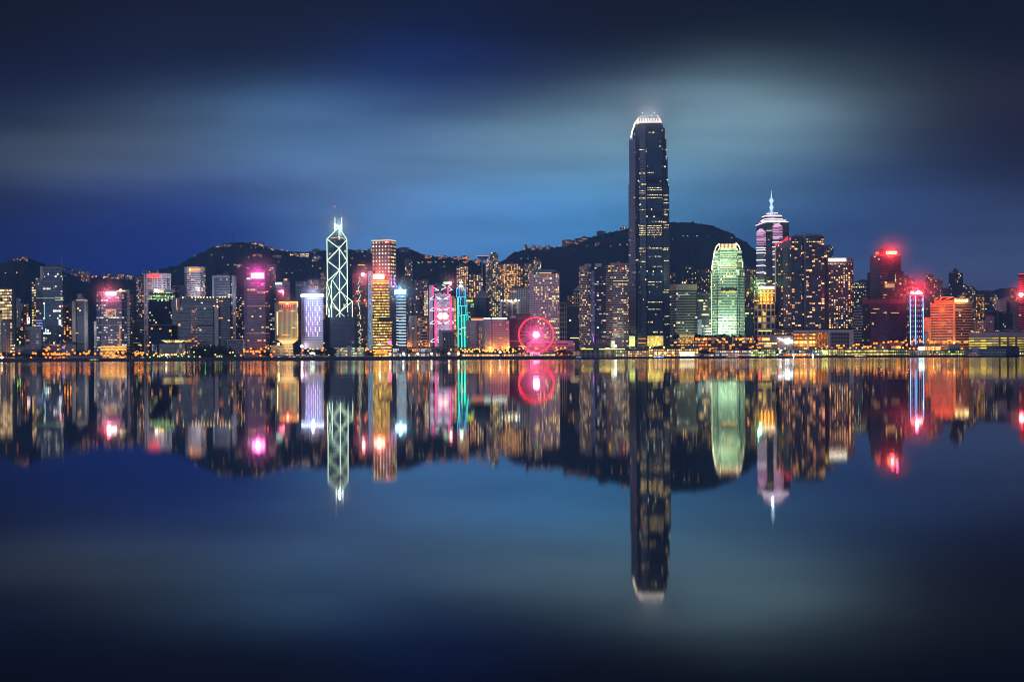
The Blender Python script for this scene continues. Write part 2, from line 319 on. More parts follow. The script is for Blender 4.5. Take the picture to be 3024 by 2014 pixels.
# ------------------------------------------------------------------ water, land, hills
def water():
    mb = MB(); b = [(-6000, -60), (6000, -60), (6000, 1300.5), (-6000, 1300.5)]
    mb.v = [(x, y, 0) for x, y in b]; mb.face([0, 1, 2, 3])
    m = bpy.data.materials.new("water"); m.use_nodes = True; t = NT(m.node_tree); m.node_tree.nodes.clear()
    tc = t.n('ShaderNodeTexCoord'); mp = t.n('ShaderNodeMapping'); mp.inputs['Scale'].default_value = (.010, .035, 1); t.l(tc.outputs['Object'], mp.inputs[0])
    nz = t.n('ShaderNodeTexNoise'); nz.inputs['Scale'].default_value = 1; nz.inputs['Detail'].default_value = 3; t.l(mp.outputs[0], nz.inputs['Vector'])
    bp = t.n('ShaderNodeBump'); bp.inputs['Strength'].default_value = .02; bp.inputs['Distance'].default_value = .2; t.l(nz.outputs[0], bp.inputs['Height'])
    gl = t.n('ShaderNodeBsdfAnisotropic') if hasattr(bpy.types, 'ShaderNodeBsdfAnisotropic') else t.n('ShaderNodeBsdfGlossy')
    gl.distribution = 'BECKMANN'; sy = t.n('ShaderNodeSeparateXYZ'); t.l(tc.outputs['Object'], sy.inputs[0])
    mr = t.n('ShaderNodeMapRange', interpolation_type='SMOOTHSTEP'); t.l(sy.outputs[1], mr.inputs[0]); mr.inputs[1].default_value = 130; mr.inputs[2].default_value = 700; mr.inputs[3].default_value = 0; mr.inputs[4].default_value = .085
    mp2 = t.n('ShaderNodeMapping'); mp2.inputs['Scale'].default_value = (.0022, .05, 1); t.l(tc.outputs['Object'], mp2.inputs[0]); nb = t.n('ShaderNodeTexNoise'); nb.inputs['Scale'].default_value = 1; nb.inputs['Detail'].default_value = 4; t.l(mp2.outputs[0], nb.inputs['Vector'])
    t.l(t.m('ADD', t.m('ADD', .022, mr.outputs[0]), t.m('MULTIPLY', t.m('POWER', nb.outputs[0], 2.0), .085)), gl.inputs['Roughness'])
    gl.inputs['Color'].default_value = (1, 1, 1, 1); t.l(bp.outputs[0], gl.inputs['Normal'])
    df = t.n('ShaderNodeBsdfDiffuse'); df.inputs['Color'].default_value = (.012, .02, .035, 1)
    fr = t.n('ShaderNodeFresnel'); fr.inputs['IOR'].default_value = 2.4
    mx = t.n('ShaderNodeMixShader'); t.l(fr.outputs[0], mx.inputs[0]); t.l(df.outputs[0], mx.inputs[1]); t.l(gl.outputs[0], mx.inputs[2])
    o = t.n('ShaderNodeOutputMaterial'); t.l(mx.outputs[0], o.inputs[0])
    tag(mb.build('water', m), kind='structure')
water()
def ground():
    mb = MB(); mb.v = [(-3500, 1300, GZ), (3500, 1300, GZ), (3500, 9000, GZ), (-3500, 9000, GZ)]; mb.face([0, 1, 2, 3])
    tag(mb.build('ground', mat((.06, .06, .065), .9)), kind='structure')
    mb = MB(); mb.v = [(-1500, 1312, GZ+.05), (1500, 1312, GZ+.05), (1500, 1326, GZ+.05), (-1500, 1326, GZ+.05)]; mb.face([0, 1, 2, 3])
    tag(mb.build('road', mat((.05, .05, .052), .8)), kind='structure')
ground()
RIDGE = [(-700, 800), (-300, 790), (-60, 775), (0, 766), (40, 749), (75, 745), (110, 757), (150, 776), (180, 787), (215, 795), (260, 802), (330, 806), (400, 806), (440, 792), (480, 783), (520, 776), (560, 755), (600, 734), (640, 716), (690, 708),
 (730, 708), (760, 710), (790, 722), (830, 733), (880, 738), (920, 738), (960, 733), (1050, 733), (1100, 738), (1150, 730), (1210, 734), (1260, 752), (1300, 756), (1350, 761), (1400, 769), (1440, 776), (1470, 777),
 (1490, 768), (1520, 745), (1560, 735), (1600, 733), (1655, 731), (1690, 713), (1740, 703), (1800, 690), (1860, 677), (1900, 668), (1960, 662), (2050, 662), (2100, 672), (2150, 690), (2190, 715), (2240, 748), (2290, 780), (2350, 805), (2440, 835),
 (2500, 846), (2550, 838), (2600, 840), (2680, 850), (2760, 862), (2820, 866), (2880, 872), (2930, 874), (2955, 867), (2985, 869), (3024, 874), (3300, 868), (3700, 880)]
def ridge(px):
    for (a, ya), (b, yb) in zip(RIDGE, RIDGE[1:]):
        if a <= px <= b: k = (px-a)/(b-a); k = k*k*(3-2*k)*.5+k*.5; return ya+(yb-ya)*k
    return 880
def yridge(px): return 2750+250*math.sin(px*.0021)+(500 if px > 1500 else 500*max(0, (px-1350)/150) if px > 1350 else 0)
Y0T = 1980
def terr(px, Y):
    Yr = yridge(px); zr = Wd(px, ridge(px), Yr).z; t_ = (Y-Y0T)/(Yr-Y0T)
    if t_ <= 0: return GZ-2
    if t_ <= 1:
        n_ = mnoise.noise(Vector((px*.008, Y*.0022, 3)))+.5*mnoise.noise(Vector((px*.02, Y*.005, 8)))
        return GZ+(zr-GZ)*(t_**1.15)+n_*70*t_*(1-t_)*1.6
    return zr-(Y-Yr)*.55
def hills():
    mb = MB(); pxs = [-700+5.0*i for i in range(880)]; ts = [i/46 for i in range(47)]+[1.04, 1.12, 1.3, 1.6, 2.0]; nr = len(ts)
    for px in pxs:
        Yr = yridge(px)
        for k, t_ in enumerate(ts):
            Y = Y0T+(Yr-Y0T)*t_; z = terr(px, Y)
            z += (mnoise.noise(Vector((px*.11, Y*.03, 1)))*4+mnoise.noise(Vector((px*.33, Y*.1, 4)))*3.5)*min(1, t_*4) if t_ < 1.1 else 0
            mb.v.append((Xat(px, Y, PY0), Y, max(z, GZ-30)))
    for i in range(len(pxs)-1):
        for k in range(nr-1): a = i*nr+k; mb.face([a, a+nr, a+nr+1, a+1])
    m = bpy.data.materials.new("wooded_slope"); m.use_nodes = True; t = NT(m.node_tree); p = m.node_tree.nodes['Principled BSDF']
    tc = t.n('ShaderNodeTexCoord'); nz = t.n('ShaderNodeTexNoise'); nz.inputs['Scale'].default_value = .06; nz.inputs['Detail'].default_value = 8; nz.inputs['Roughness'].default_value = .7; t.l(tc.outputs['Object'], nz.inputs['Vector'])
    t.l(t.mix(nz.outputs[0], (.022, .034, .036), (.105, .135, .125)), p.inputs['Base Color']); p.inputs['Roughness'].default_value = 1; p.inputs['Specular IOR Level'].default_value = 0
    bp = t.n('ShaderNodeBump'); bp.inputs['Distance'].default_value = 14; bp.inputs['Strength'].default_value = .9; t.l(nz.outputs[0], bp.inputs['Height']); t.l(bp.outputs[0], p.inputs['Normal'])
    o = mb.build('hills', m); tag(o, kind='structure')
    for pl in o.data.polygons: pl.use_smooth = True
hills()
def hit(px, py):
    Y = Y0T+5
    while Y < yridge(px)+5:
        if terr(px, Y) >= Wd(px, py, Y).z: return Y
        Y += 8
    return yridge(px)
# ------------------------------------------------------------------ shore
def seawall():
    s = T('seawall', 'long dark concrete seawall along the water', 'wall', 0, 3024, 1300, z=0)
    s.add(MB().box(-1400, 1299.6, -1, 1400, 1301.4, 4.3), 'wall_face', mat((.05, .05, .055), .7)); s.add(MB().box(-1400, 1299.2, 4.3, 1400, 1302, 4.7), 'coping', mat((.16, .16, .16), .8))
    fd = s.add(MB().box(-724.35, 1299.1, .2, -723.65, 1299.58, 4.2), 'fender', BLACKM)
    for i in range(1, 86): o = fd.copy(); COL.objects.link(o); o.parent = s.o; o.location.x = i*17.0
seawall()

s = T('added_light_mast_row', 'row of tall slim lighting masts added to brighten the coastal road', 'light masts', 0, 3024, 1322)  # masts added to carry extra orange light for the waterfront
for i, px in enumerate([20, 145, 175, 330, 350, 410, 440, 560, 735, 760, 860, 960, 1080, 1130, 1390, 1450, 1500, 1640, 1720, 1900, 1960, 2100, 2160, 2300, 2400, 2530, 2600, 2680, 2760, 2800]):
    s.tube('mast', [(px, 1056, 0), (px, 1024, 0)], .18, STEEL); s.light(px+.6, 1026, -1, 7000 if 100 < px < 450 or px > 2400 else 4000, (1, .38, .07), 'DOWN')
# ------------------------------------------------------------------ west side of the skyline (left of the photograph)
NEON_M = emi((1, .10, .62), 14, True)
s = tower('office_tower', 'office block with every floor lit warm yellow at the far left edge', [(0, 4), (36, 0), (44, 12)], 838, 1480, fac((.32, .3, .27), w=.9, h=.62, p=.9, pf=.9, a=(1, .72, .34), b=(1, .8, .5), s=1.5), pitch=4, fh=4.6, plant=[(4, 20, 833)])
s.pbox('dark_side', 36.4, 838, 44, 1000, DARKC, -1, 5)
s = tower('office_block', 'pale gridded office block with an orange uplit corner, in front of the fully lit block', [(2, 4), (19, 0), (31, 3)], 932, 1400, fac((.42, .38, .36), w=.5, h=.55, p=.04, pf=0), pitch=2.6, fh=3.0, plant=[(8, 22, 928)], cat='office block')
s.light(25, 1026, -14, 9000, ORG)
tower('tower_block', 'slim grey tower block behind the fully lit block at far left', (46, 62), 868, 1720, fac((.28, .28, .32), p=.05), plant=[(48, 58, 864)], cat='tower block')
tower('office_block', 'narrow glass slab with dark vertical mullions right of the fully lit block', (44, 55), 897, 1560, fac((.14, .18, .2), w=.5, h=.95, p=.03), pitch=2.4, cat='office block')
s = tower('office_block', 'low office block spotted with yellow-green lit windows, near the left edge', (49, 63), 953, 1440, fac((.2, .22, .18), w=.5, h=.5, p=.75, pf=.2, a=(1, .95, .4), b=(.75, 1, .35), s=3), pitch=4.5, fh=3.8, cat='office block')
s = tower('apartment_tower', 'grey apartment tower with stacked orange windows left of the stepped blue glass tower', bays(62, 86, 3), 884, 1600, fac((.24, .23, .26), w=.5, h=.5, p=.22, pf=0, a=ORG, b=(1, .6, .2), s=3.5), cat='apartment tower', plant=[(66, 76, 880)])
s.pbox('billboard', 80, 922, 88, 941, emi((1, .86, .84), 2.2), -3, 1)
s.pbox('billboard_panel', 83.5, 925, 86.5, 933, emi((1, .15, .15), 2), -3.6, .5)
s = T('glass_tower', 'tall stepped blue glass tower with lattice crown near the left edge', 'tower', 95, 188, 1520)
gm = fac((.09, .13, .20), (.07, .11, .19), w=.85, h=.7, p=.06, pf=.07, a=(1, .85, .5), b=(.9, .95, 1), s=2.2, clump=6)
s.prism('facade', [(128, 0), (186, 3), (188, 8)], 777, 32, gm, pitch=3, fh=3.9)
s.prism('wing_facade', [(107, 5), (128, 4)], 805, 26, gm, pitch=3, fh=3.9, d0=2); s.prism('side_wing', [(95, 5), (107, 4)], 816, 22, fac((.2, .2, .18), w=.9, h=.5, p=.6, pf=.3, a=YEL, b=WHITE, s=1.8), fh=3.9, d0=6)
s.pbox('pale_edge', 120, 772, 128, 812, PALE, 1, 20); s.pbox('crown_slab', 126, 774, 187, 778.5, CONC, -1, 28)
mb = MB()
for i in range(6): c = Wd(141+6*i, 770, 1530); mb.tube((c.x, 1530, c.z-3), (c.x+2.5, 1530, c.z+1.5), .3); mb.tube((c.x+2.5, 1530, c.z+1.5), (c.x+4.5, 1530, c.z-3), .3)
s.add(mb, 'lattice_crown', STEEL); s.plant(137, 173, 769, 774); s.tube('mast', [(186, 776), (186, 748)], .35, STEEL)
for y in (865, 872.5): s.pbox('light_line', 164, y-.8, 188, y+.8, emi(WHITE, 1.1), -1.6, .6)
s.pbox('light_line', 107, 866, 163, 867.2, emi((.6, .9, .7), 1), -1.4, .6)
s.ball('beacon', 179, 891, 3, emi((1, .35, .45), 9), -3); s.pbox('lit_screen', 174, 930, 181, 946, emi((.85, .9, 1), 1.8), -1.4, .6)
s.lines('light_strip', 107, 126, [932, 940, 948], emi((.4, .5, 1), 1.2), 2.4, -2)
s.tube('light_line', [(133, 885, -1.2), (133.5, 930, -1.2)], .5, emi((.4, .85, 1), 1.2)); s.tube('light_line', [(136, 957, -1.2), (136, 972, -1.2)], .8, emi((.4, .9, 1), 2.5))
s = tower('office_block', 'blank pale box-shaped office block below the stepped blue glass tower', (74, 122), 950, 1430, mat((.36, .36, .40), .7), cat='office block')
s.pbox('window_strip', 76, 960, 88, 1003, fac((.3, .3, .33), w=.95, h=.6, p=.15, pf=.1), -.6, .6, 4, 4.5)
s.lines('facade_joint', 89, 121, [962, 975, 988], DARKC, .5, -.4, .3); s.lines('light_strip', 107, 114, [975.5, 981.5, 993, 998.5], emi(WHITE, .8), .8, -.8)
tower('apartment_tower', 'brown apartment tower with orange windows between the blue glass tower and the twin-pillar tower', bays(187, 213, 3, 4), 886, 1620, fac((.16, .12, .11), w=.5, h=.55, p=.28, pf=0, a=ORG, b=(1, .6, .2), s=3.2), cat='apartment tower', pitch=3.6, plant=[(197, 210, 883)])
s = T('office_tower', 'dark glass tower between two pale rounded side pillars with a drum on its roof', 'tower', 213, 261, 1480)
s.prism('facade', [(223, 0), (251, 0)], 874, 22, fac((.12, .13, .16), (.06, .08, .12), w=.95, h=.6, p=.03, pf=.05, s=1.8), d0=5)
for a, b, y in ((213, 224, 876), (250, 261, 877)): s.prism('side_pillar', [(a, 3), ((a+b)/2, 0), (b, 3)], y, 26, mat((.52, .5, .5), .7))
for y in (913, 1001): s.band('dark_belt', y, y+3, BLACKM, .5)
s.pbox('roof_cap', 225, 871, 248, 875, emi((1, .8, .6), .5), 4, 14); s.pbox('roof_drum', 231, 855, 242, 866, PALE, 8, 8); s.pbox('roof_tray', 226, 858, 247, 859.3, CONC, 7, 10); s.pbox('roof_drum', 228, 865, 248, 869, CONC, 7, 10)
s.plate('emblem', [(256, 882), (259, 886), (256, 890), (253.5, 886)], -1, .5, mat((.5, .05, .05)))
s.light(237, 950, -30, 24000, (1, .95, .85))  # added fill light in front, brightens the pale pillars
# low podiums by the water
s = tower('podium_building', 'long low building with pale horizontal parapets behind the waterfront trees at left', (48, 122), 1008, 1375, fac((.3, .25, .25), w=1, h=.35, p=.1, pf=.05), cat='low building', fh=3.6)
s.lines('parapet_line', 48, 122, [1012, 1018], mat((.5, .4, .4)), 1.6, -1, 1)
s = tower('podium_building', 'low pale hall with four thin columns rising above its roof', (120, 215), 1003, 1380, fac((.36, .3, .3), w=.8, h=.3, p=.3, pf=.1, s=1.4), cat='low building', fh=4.5, plant=[(184, 214, 996)])
for x in (146, 163, 178): s.pbox('column', x-1, 992, x+1, 1010, PALE, -2, 2)
s.pbox('lit_gallery', 148, 1003.5, 176, 1006, emi((1, .4, .25), .7), -1.5, .5); s.pbox('screen', 183, 1010, 191, 1014, emi((.85, .4, 1), 1.2), -1.2, .5)
tower('site_office', 'grey two-storey shed among the trees near the left edge', (68, 112), 1017, 1345, fac((.2, .23, .26), w=.2, h=.4, p=.1, pf=.1), cat='shed', fh=4)
# curved-band tower
s = T('office_tower', 'glass office tower crossed by pale bands with a white glowing sign and ribbed right edge', 'tower', 278, 384, 1420)
s.body = s.prism('facade', [(286, 5), (300, 0), (360, 0), (375, 5)], 849, 30, fac((.26, .29, .36), (.12, .15, .22), w=.85, h=.55, p=.22, pf=.12, a=(1, .75, .5), b=(.8, .9, 1), s=1.1, clump=3), fh=3.6)
s.prism('rear_slab', (330, 384), 842, 26, mat((.5, .5, .54), .6), d0=18)
s.pbox('ribbed_edge', 375.6, 856, 384, 1026, fac((.5, .5, .55), (.02, .02, .03), w=1, h=.5, p=.02, pf=0), 6, 14, 3, 4.2)
for y in (851, 878, 901, 923.5, 948, 970.5, 993): s.band('pale_band', y-1, y+1, mat((.62, .62, .68), .5), .8)
s.pbox('lit_atrium', 313, 902, 343, 924, emi((1, .75, .45), .9), -1, .6); s.pbox('atrium_panel', 316, 904, 341, 923, fac((.75, .6, .5), (.2, .15, .12), w=.9, h=.6, p=.8, pf=.5, s=.9), -1.8, .6, 3, 3)
s.pbox('rooftop_sign', 312, 849.5, 343, 858.5, emi((1, .78, .74), 9, True), -3, 1); s.ball('rooftop_sign', 312.5, 854, 6.2, emi((1, .06, .03), 7), -2.2)
s.text('sign_letters', 'CITIC', 347, 846, 371, 851, emi((1, .85, .4), 4), 16, bold=.25); s.plate('sign_emblem', [(354, 842), (362, 842), (360, 846), (353, 846)], 16, .5, emi((1, .9, .6), 4))
s.light(314, 854, -10, 34000, (1, .15, .25))
for y in (1012, 1020): s.pbox('lit_terrace', 297, y-1.6, 373, y+1.6, emi((1, .55, .12), 1.8), -3, 1)
s.prism('podium', (297, 374), 1008, 10, fac((.5, .4, .32), w=.95, h=.5, p=.9, pf=.8, a=(1, .5, .15), b=YEL, s=1.6), d0=-2, fh=3)
s.pbox('orange_edge', 353, 950, 356, 1008, emi((1, .5, .25), .7), -1.5, .6)
s.light(330, 1040, -20, 26000, ORG)
tower('office_block', 'pale gridded block half hidden left of the banded glass tower', (278, 287), 937, 1470, fac((.42, .38, .38), w=.5, h=.5, p=.04), cat='office block', pitch=2.6)
tower('office_block', 'dark block at the foot of the white hotel slab, right of the banded glass tower', (388, 426), 935, 1560, fac((.06, .06, .09), w=.8, h=.3, p=.1, pf=.12, a=(.6, 1, .7), b=YEL, s=1.4), cat='office block')
tower('apartment_tower', 'apartment tower with orange lights behind the white hotel slab with red sign', bays(404, 430, 3, 4), 815, 1760, fac((.22, .22, .27), w=.55, h=.45, p=.35, pf=0, a=ORG, b=WHITE, s=2.6), cat='apartment tower')
# hotel with red letters
s = T('hotel_tower', 'white curved hotel slab with red glowing letters at top left', 'hotel', 426, 506, 1660)
wf = fac((.66, .62, .68), (.12, .12, .16), w=.8, h=.5, p=.2, pf=0, a=(1, .4, .35), b=PINKW, s=1.0)
s.prism('facade', [(432, 4), (452, 0), (480, 0), (506, 7)], 810, 20, wf, pitch=10, fh=3.7); s.prism('crown_wall', [(430, 4), (452, 0), (480, .5), (507, 7)], 796, 22, mat((.72, .66, .72), .6), ybot=810)
s.prism('side_slab', [(426, 2), (437, -2)], 797, 20, fac((.6, .58, .64), w=.35, h=.6, p=.25, a=PINKW, b=WARM, s=.8), pitch=12, fh=3.7)
for x in (457, 477, 492): s.pbox('pier_strip', x-.8, 811, x+.8, 1000, mat((.7, .66, .7)), -1.5, 3)
s.text('sign_letters', 'CONRAD', 437, 799.5, 472.5, 807.5, emi((1, .06, .02), 3.4), -3, bold=.35, slope=-.7)
s.light(454, 803, -12, 3500, (1, .1, .05)); s.light(466, 850, -40, 60000, (1, .88, .95))  # sign glow, then an added fill light for the white slab
# bank block with green-lit floors
s = T('office_tower', 'glass office block with green-lit top floors and a sign before the white hotel slab', 'tower', 438, 519, 1520)
s.prism('facade', [(441, 0), (500, 0), (519, 10)], 851, 26, fac((.08, .10, .15), (.05, .07, .12), w=.9, h=.6, p=.05, pf=.06, a=(.7, 1, .7), b=YEL, s=1.4), fh=3.9)
s.pbox('crown_panel', 458, 843.5, 517, 852, mat((.5, .54, .56), .5), -.8, 20); s.pbox('crown_return', 443, 843.5, 453, 852, mat((.42, .46, .5), .5), 0, 20)
for y in (862.5, 867.5, 872.5): s.pbox('lit_floor', 441.5, y-1.1, 517, y+1.1, fac((.1, .15, .1), w=.75, h=1.2, p=.9, pf=.9, a=(.6, 1, .4), b=(.9, 1, .6), s=2.2), -1, .5, 2.2, 2)
s.pbox('lit_floor', 448, 852.8, 518, 855, fac((.1, .15, .1), w=.75, h=1.2, p=.7, pf=.6, a=(.6, 1, .4), b=(.9, 1, .6), s=1.8), -1.2, .5, 2.5, 2)
s.pbox('serrated_edge', 438, 880, 445, 1005, fac((.5, .48, .5), (.02, .02, .02), w=1, h=.5, p=.03), 3, 10, 3, 4.4)
s.text('sign_letters', 'Sunac', 468.5, 846, 484, 850.5, emi((1, .72, .25), 7), -2.5, bold=.3)
s.plate('sign_emblem', [(457, 843.5), (467, 843.5), (465, 847), (467, 851), (457, 851), (459, 847)], -2.5, .6, emi((1, .85, .8), 7)); s.plate('sign_emblem', [(455.8, 844.5), (458.5, 847.2), (455.8, 850)], -2.2, .5, emi((1, .15, .02), 6))
s = tower('office_block', 'black glass block with a faceted top below the green-lit office block', [(446, 0), (470, -4), (507, 2)], 949, 1420, fac((.02, .025, .04), (.02, .03, .05), w=.95, h=.9, p=.012, pf=.01, s=2.5), cat='office block')
s.lines('lit_window', 454, 463, [960, 966.5], emi(YEL, 1.6), 2.2, -1)
s.pbox('lit_glass', 448, 1005, 464, 1026, fac((.02, .03, .06), (.03, .05, .1), w=.6, h=.5, p=.5, pf=.3, a=(.4, .6, 1), b=(.7, .8, 1), s=1.0), -4.8, .5, 2, 2)
# hotel with curved front
s = T('hotel_tower', 'white curved hotel tower with small orange letters on its blank top band', 'hotel', 546, 610, 1720)
ch = [(546, 8), (554, 2), (565, 0), (578, 0), (592, 2), (604, 7), (610, 12)]
s.prism('facade', ch, 795, 22, fac((.62, .6, .66), (.10, .10, .14), w=1, h=.48, p=.16, pf=.02, a=(1, .5, .5), b=PINKW, s=1.0), pitch=4, fh=3.7)
s.prism('crown_wall', ch, 778, 22, mat((.66, .66, .72), .6), ybot=796); s.pbox('glass_strip', 590, 796, 607, 870, fac((.16, .18, .24), (.08, .1, .15), w=.9, h=.6, p=.3, pf=.1, a=(1, .6, .4), s=1.3), 3, 6, 4, 3.7)
s.text('sign_letters', 'Shangri-La', 567, 782.5, 595, 790.5, emi((1, .38, .02), 3.2), -2.5, bold=.15, slope=.5); s.plate('sign_emblem', [(562, 784), (566, 783), (566, 790), (562, 791)], -2.5, .5, emi((1, .45, .02), 5))
s.light(578, 835, -35, 42000, (1, .92, .95))  # unseen fill light added to lift the pale curved front
# grey tower with louvred front
s = T('office_tower', 'grey louvred tower with chamfered roof and serrated right corner, right of the curved hotel', 'tower', 628, 697, 1650)
s.prism('facade', [(628, 0), (680, 0), (697, 12)], 805, 26, fac((.34, .34, .40), (.05, .06, .09), w=1, h=.5, p=.04, pf=.08, a=(.7, 1, .6), b=YEL, s=1.6), fh=4.4)
s.prism('chamfer_roof', [(631, 1), (680, 1), (696, 13)], 801, 22, mat((.42, .42, .48)), ybot=805.5, topfront=[(645, 5), (672, 5), (684, 14)]); s.pbox('crown_band', 628, 805.5, 680, 811, mat((.5, .5, .56)), -.8, 8)
s.pbox('corner_pier', 628, 811, 633, 1000, mat((.46, .46, .52)), -.8, 6)
s.pbox('serrated_edge', 680.5, 806, 697, 1000, fac((.45, .43, .5), (.06, .06, .08), w=.35, h=.5, p=.02), 4, 8, 5, 4.2); s.plant(660, 678, 797, 802); s.tube('mast', [(668, 800, 8), (668, 792, 8)], .4, STEEL)
s.light(650, 860, -35, 26000, (.85, .88, 1))  # added fill light hanging before the louvred face
# government complex : a gate
s = T('government_offices', 'dark glass government office complex shaped like an open gate with a row of roof lights', 'building', 508, 688, 1440)
dg = fac((.07, .08, .11), (.04, .055, .09), w=.94, h=.75, p=.02, pf=.02, a=YEL, b=(.7, 1, .8), s=1.8, clump=6)
s.prism('bridge_block', (512, 688), 868, 30, dg, ybot=896, d0=4, fh=4); s.prism('bridge_beam', (532, 646), 893.5, 4, mat((.34, .35, .42), .6), ybot=897.5, d0=1)
s.prism('west_block', (508, 565.5), 899, 26, fac((.02, .025, .04), (.02, .03, .055), w=.95, h=.85, p=.015, pf=.025, a=YEL, b=ORG, s=1.8), d0=-4, fh=4)
s.pbox('grey_fins', 506, 873, 532, 899, fac((.26, .27, .33), (.12, .13, .18), w=.5, h=1.2, p=.02), 2, 6, 3, 10)
s.prism('centre_block', (583, 634), 898, 26, fac((.08, .11, .13), (.05, .075, .09), w=.96, h=.8, p=.02, pf=.015, a=(.7, 1, .8), s=1.6), d0=2, fh=4)
s.pbox('pale_frame_column', 634, 896, 645, 1025, mat((.4, .4, .47), .6), -3, 8, ground=True); s.pbox('painted_frame_shadow', 630, 899, 634, 1020, BLACKM, 0, 6)  # black box stands in for shade beside the pale frame
s.prism('east_block', [(646, 0), (680, 0), (688, 6)], 869, 30, fac((.12, .13, .18), (.07, .085, .13), w=.9, h=.5, p=.03, pf=.05, a=ORG, b=YEL, s=2), d0=2, fh=3.6)
s.pbox('belt', 583, 950, 634, 952.5, BLACKM, 1, 1)
for i, x in enumerate([542, 569, 579, 587, 595, 603, 614, 623, 632, 651, 659, 667, 678]): s.ball('roof_lamp', x, 868.5, 1.9, emi((1, .78, .35), 4), 2)
for x, y in ((643, 876), (643, 883), (643, 894), (634, 894), (645, 898), (579, 876)): s.ball('wall_lamp', x, y, 1.6, emi((1, .7, .4), 4), -5)
s = tower('apartment_slab', 'slab of pink-lit open balconies seen through the opening of the gate-shaped offices', (564, 584), 900, 1660, fac((.75, .5, .42), (.06, .05, .06), w=1, h=.5, p=.15, pf=.1, a=(1, .55, .35), b=PINKW, s=1.2), cat='apartment slab', fh=3.9)
tower('apartment_tower', 'blue-grey apartment tower with bright balcony lights left of the curved hotel', bays(508, 546, 3), 835, 1800, fac((.14, .15, .24), w=.6, h=.4, p=.1, pf=.06, a=PINKW, b=WHITE, s=1.2), cat='apartment tower')
# council building
s = T('council_building', 'low glass council chamber with a glowing round canopy on top', 'public building', 470, 572, 1380)
s.prism('glass_hall', (470, 548), 1005, 24, fac((.2, .21, .22), (.1, .1, .1), w=.9, h=.9, p=.15, pf=.1, a=(.7, .8, .6), b=WARM, s=.5), fh=6, pitch=5); s.prism('annex', [(548, 2), (572, 2)], 1007, 20, fac((.2, .23, .22), w=.3, h=.95, p=.05), pitch=2)
c0 = Wd(512, 1000, 1392); s.add(MB().cyl(c0.x, 1394, c0.z-1.0, c0.z+2.6, 10, 17, 28), 'glowing_canopy', fac((.6, .55, .4), w=.9, h=.9, p=1, pf=1, a=(1, .7, .25), b=(1, .95, .6), s=1.8)); s.add(MB().cyl(c0.x, 1394, c0.z+2.6, c0.z+3.6, 19, 19, 28), 'roof_disc', mat((.3, .32, .3)))
s = T('led_screen_building', 'box with pale frame around a large dark screen, beside the waterfront park', 'building', 662, 720, 1370)
s.prism('body', (662, 720), 996, 18, DARKC); s.pbox('screen', 676, 1000, 718, 1036, fac((.03, .02, .05), (.05, .03, .06), w=.8, h=.8, p=.15, a=(.5, .1, .3), b=(.3, .15, .3), s=.35), -.8, .4, 2, 2)
for a in ((672, 994.5, 720, 997), (672, 997, 674.5, 1038), (718, 997, 720.5, 1038)): s.pbox('screen_frame', *a, mat((.5, .5, .6)), -1.4, 1.2)
tower('apartment_tower', 'dark apartment tower with orange windows between the louvred tower and the magenta-sign tower', bays(697, 723, 3, 4), 862, 1620, fac((.07, .08, .12), w=.5, h=.45, p=.3, pf=.04, a=ORG, b=(1, .8, .5), s=3), cat='apartment tower')
tower('service_tower', 'thin white serrated stair tower left of the magenta-sign tower', (722, 731), 868, 1560, fac((.5, .48, .56), (.02, .02, .03), w=.5, h=.55, p=0, pf=0), cat='tower', pitch=5, fh=6)
# magenta sign tower
s = T('office_tower', 'purple-tinted glass tower below a blazing magenta rooftop sign', 'tower', 727, 796, 1460)
s.prism('facade', [(731, 0), (785, 0), (796, 7)], 797, 30, fac((.30, .22, .30), (.12, .08, .13), w=.9, h=.6, p=.05, pf=.06, a=(1, .6, .4), b=YEL, s=1.4, clump=5), fh=4.0); s.pbox('side_wing', 722, 818, 731, 1030, mat((.25, .2, .3)), 5, 20, ground=True)
s.band('light_belt', 895, 898, emi((1, .45, .4), .35), .5); s.band('light_belt', 976, 977.4, emi((1, .6, .5), .6), .5)
s.pbox('rooftop_sign', 744, 799, 780, 814, emi((1, .45, .85), 9, True), -6, 1.2); s.pbox('sign_border_glow', 741, 796, 783, 817, emi((1, .01, .35), 4, True), -4.5, 1); s.pbox('sign_frame', 736, 790, 788, 799, mat((.1, .06, .1)), 2, 4)
s.text('sign_letters', 'OPPO', 731, 813, 741, 817.5, emi((1, 1, 1), 3), -3, bold=.2)
s.light(762, 800, -22, 34000, (1, .06, .45), r=2); s.light(762, 790, -10, 20000, (1, .06, .45), r=2); s.light(762, 1035, -25, 22000, (1, .25, .12)); s.ball('beacon', 791, 854, 2.4, emi((1, .12, .08), 8), -3)
tower('office_tower', 'dark glass octagonal tower right of the magenta-sign tower', [(794, 6), (798, 0), (812, 0), (817, 6)], 848, 1560, fac((.1, .14, .22), (.05, .08, .15), w=.8, h=.6, p=.12, pf=.08, a=(.5, .8, 1), b=WHITE, s=1.0), plant=[(798, 812, 842)])
tower('apartment_tower', 'tall thin block with orange lights right behind the magenta sign', bays(790, 816, 3), 776, 1800, fac((.25, .18, .3), p=.2, a=ORG, b=(1, .8, .5), s=2.4), cat='apartment tower')
s = tower('office_tower', 'pale blue tower with white glowing letters and a red light figure', [(814, 0), (840, 0), (857, 8)], 836, 1600, fac((.34, .40, .52), (.2, .26, .38), w=.8, h=.7, p=.05, pf=.05, a=(.6, .8, 1), s=.8), fh=3.8)
s.plant(838, 851, 816, 836.5, mat((.26, .29, .38)), 'roof_tower'); s.lines('light_strip', 841, 849, [817.5, 820.5], emi(WARM, 2.5), 1.2, 2); s.text('sign_letters', 'LIPPO', 816, 827, 834.5, 833.5, emi((.75, 1, .8), 4), -2.5, bold=.4)
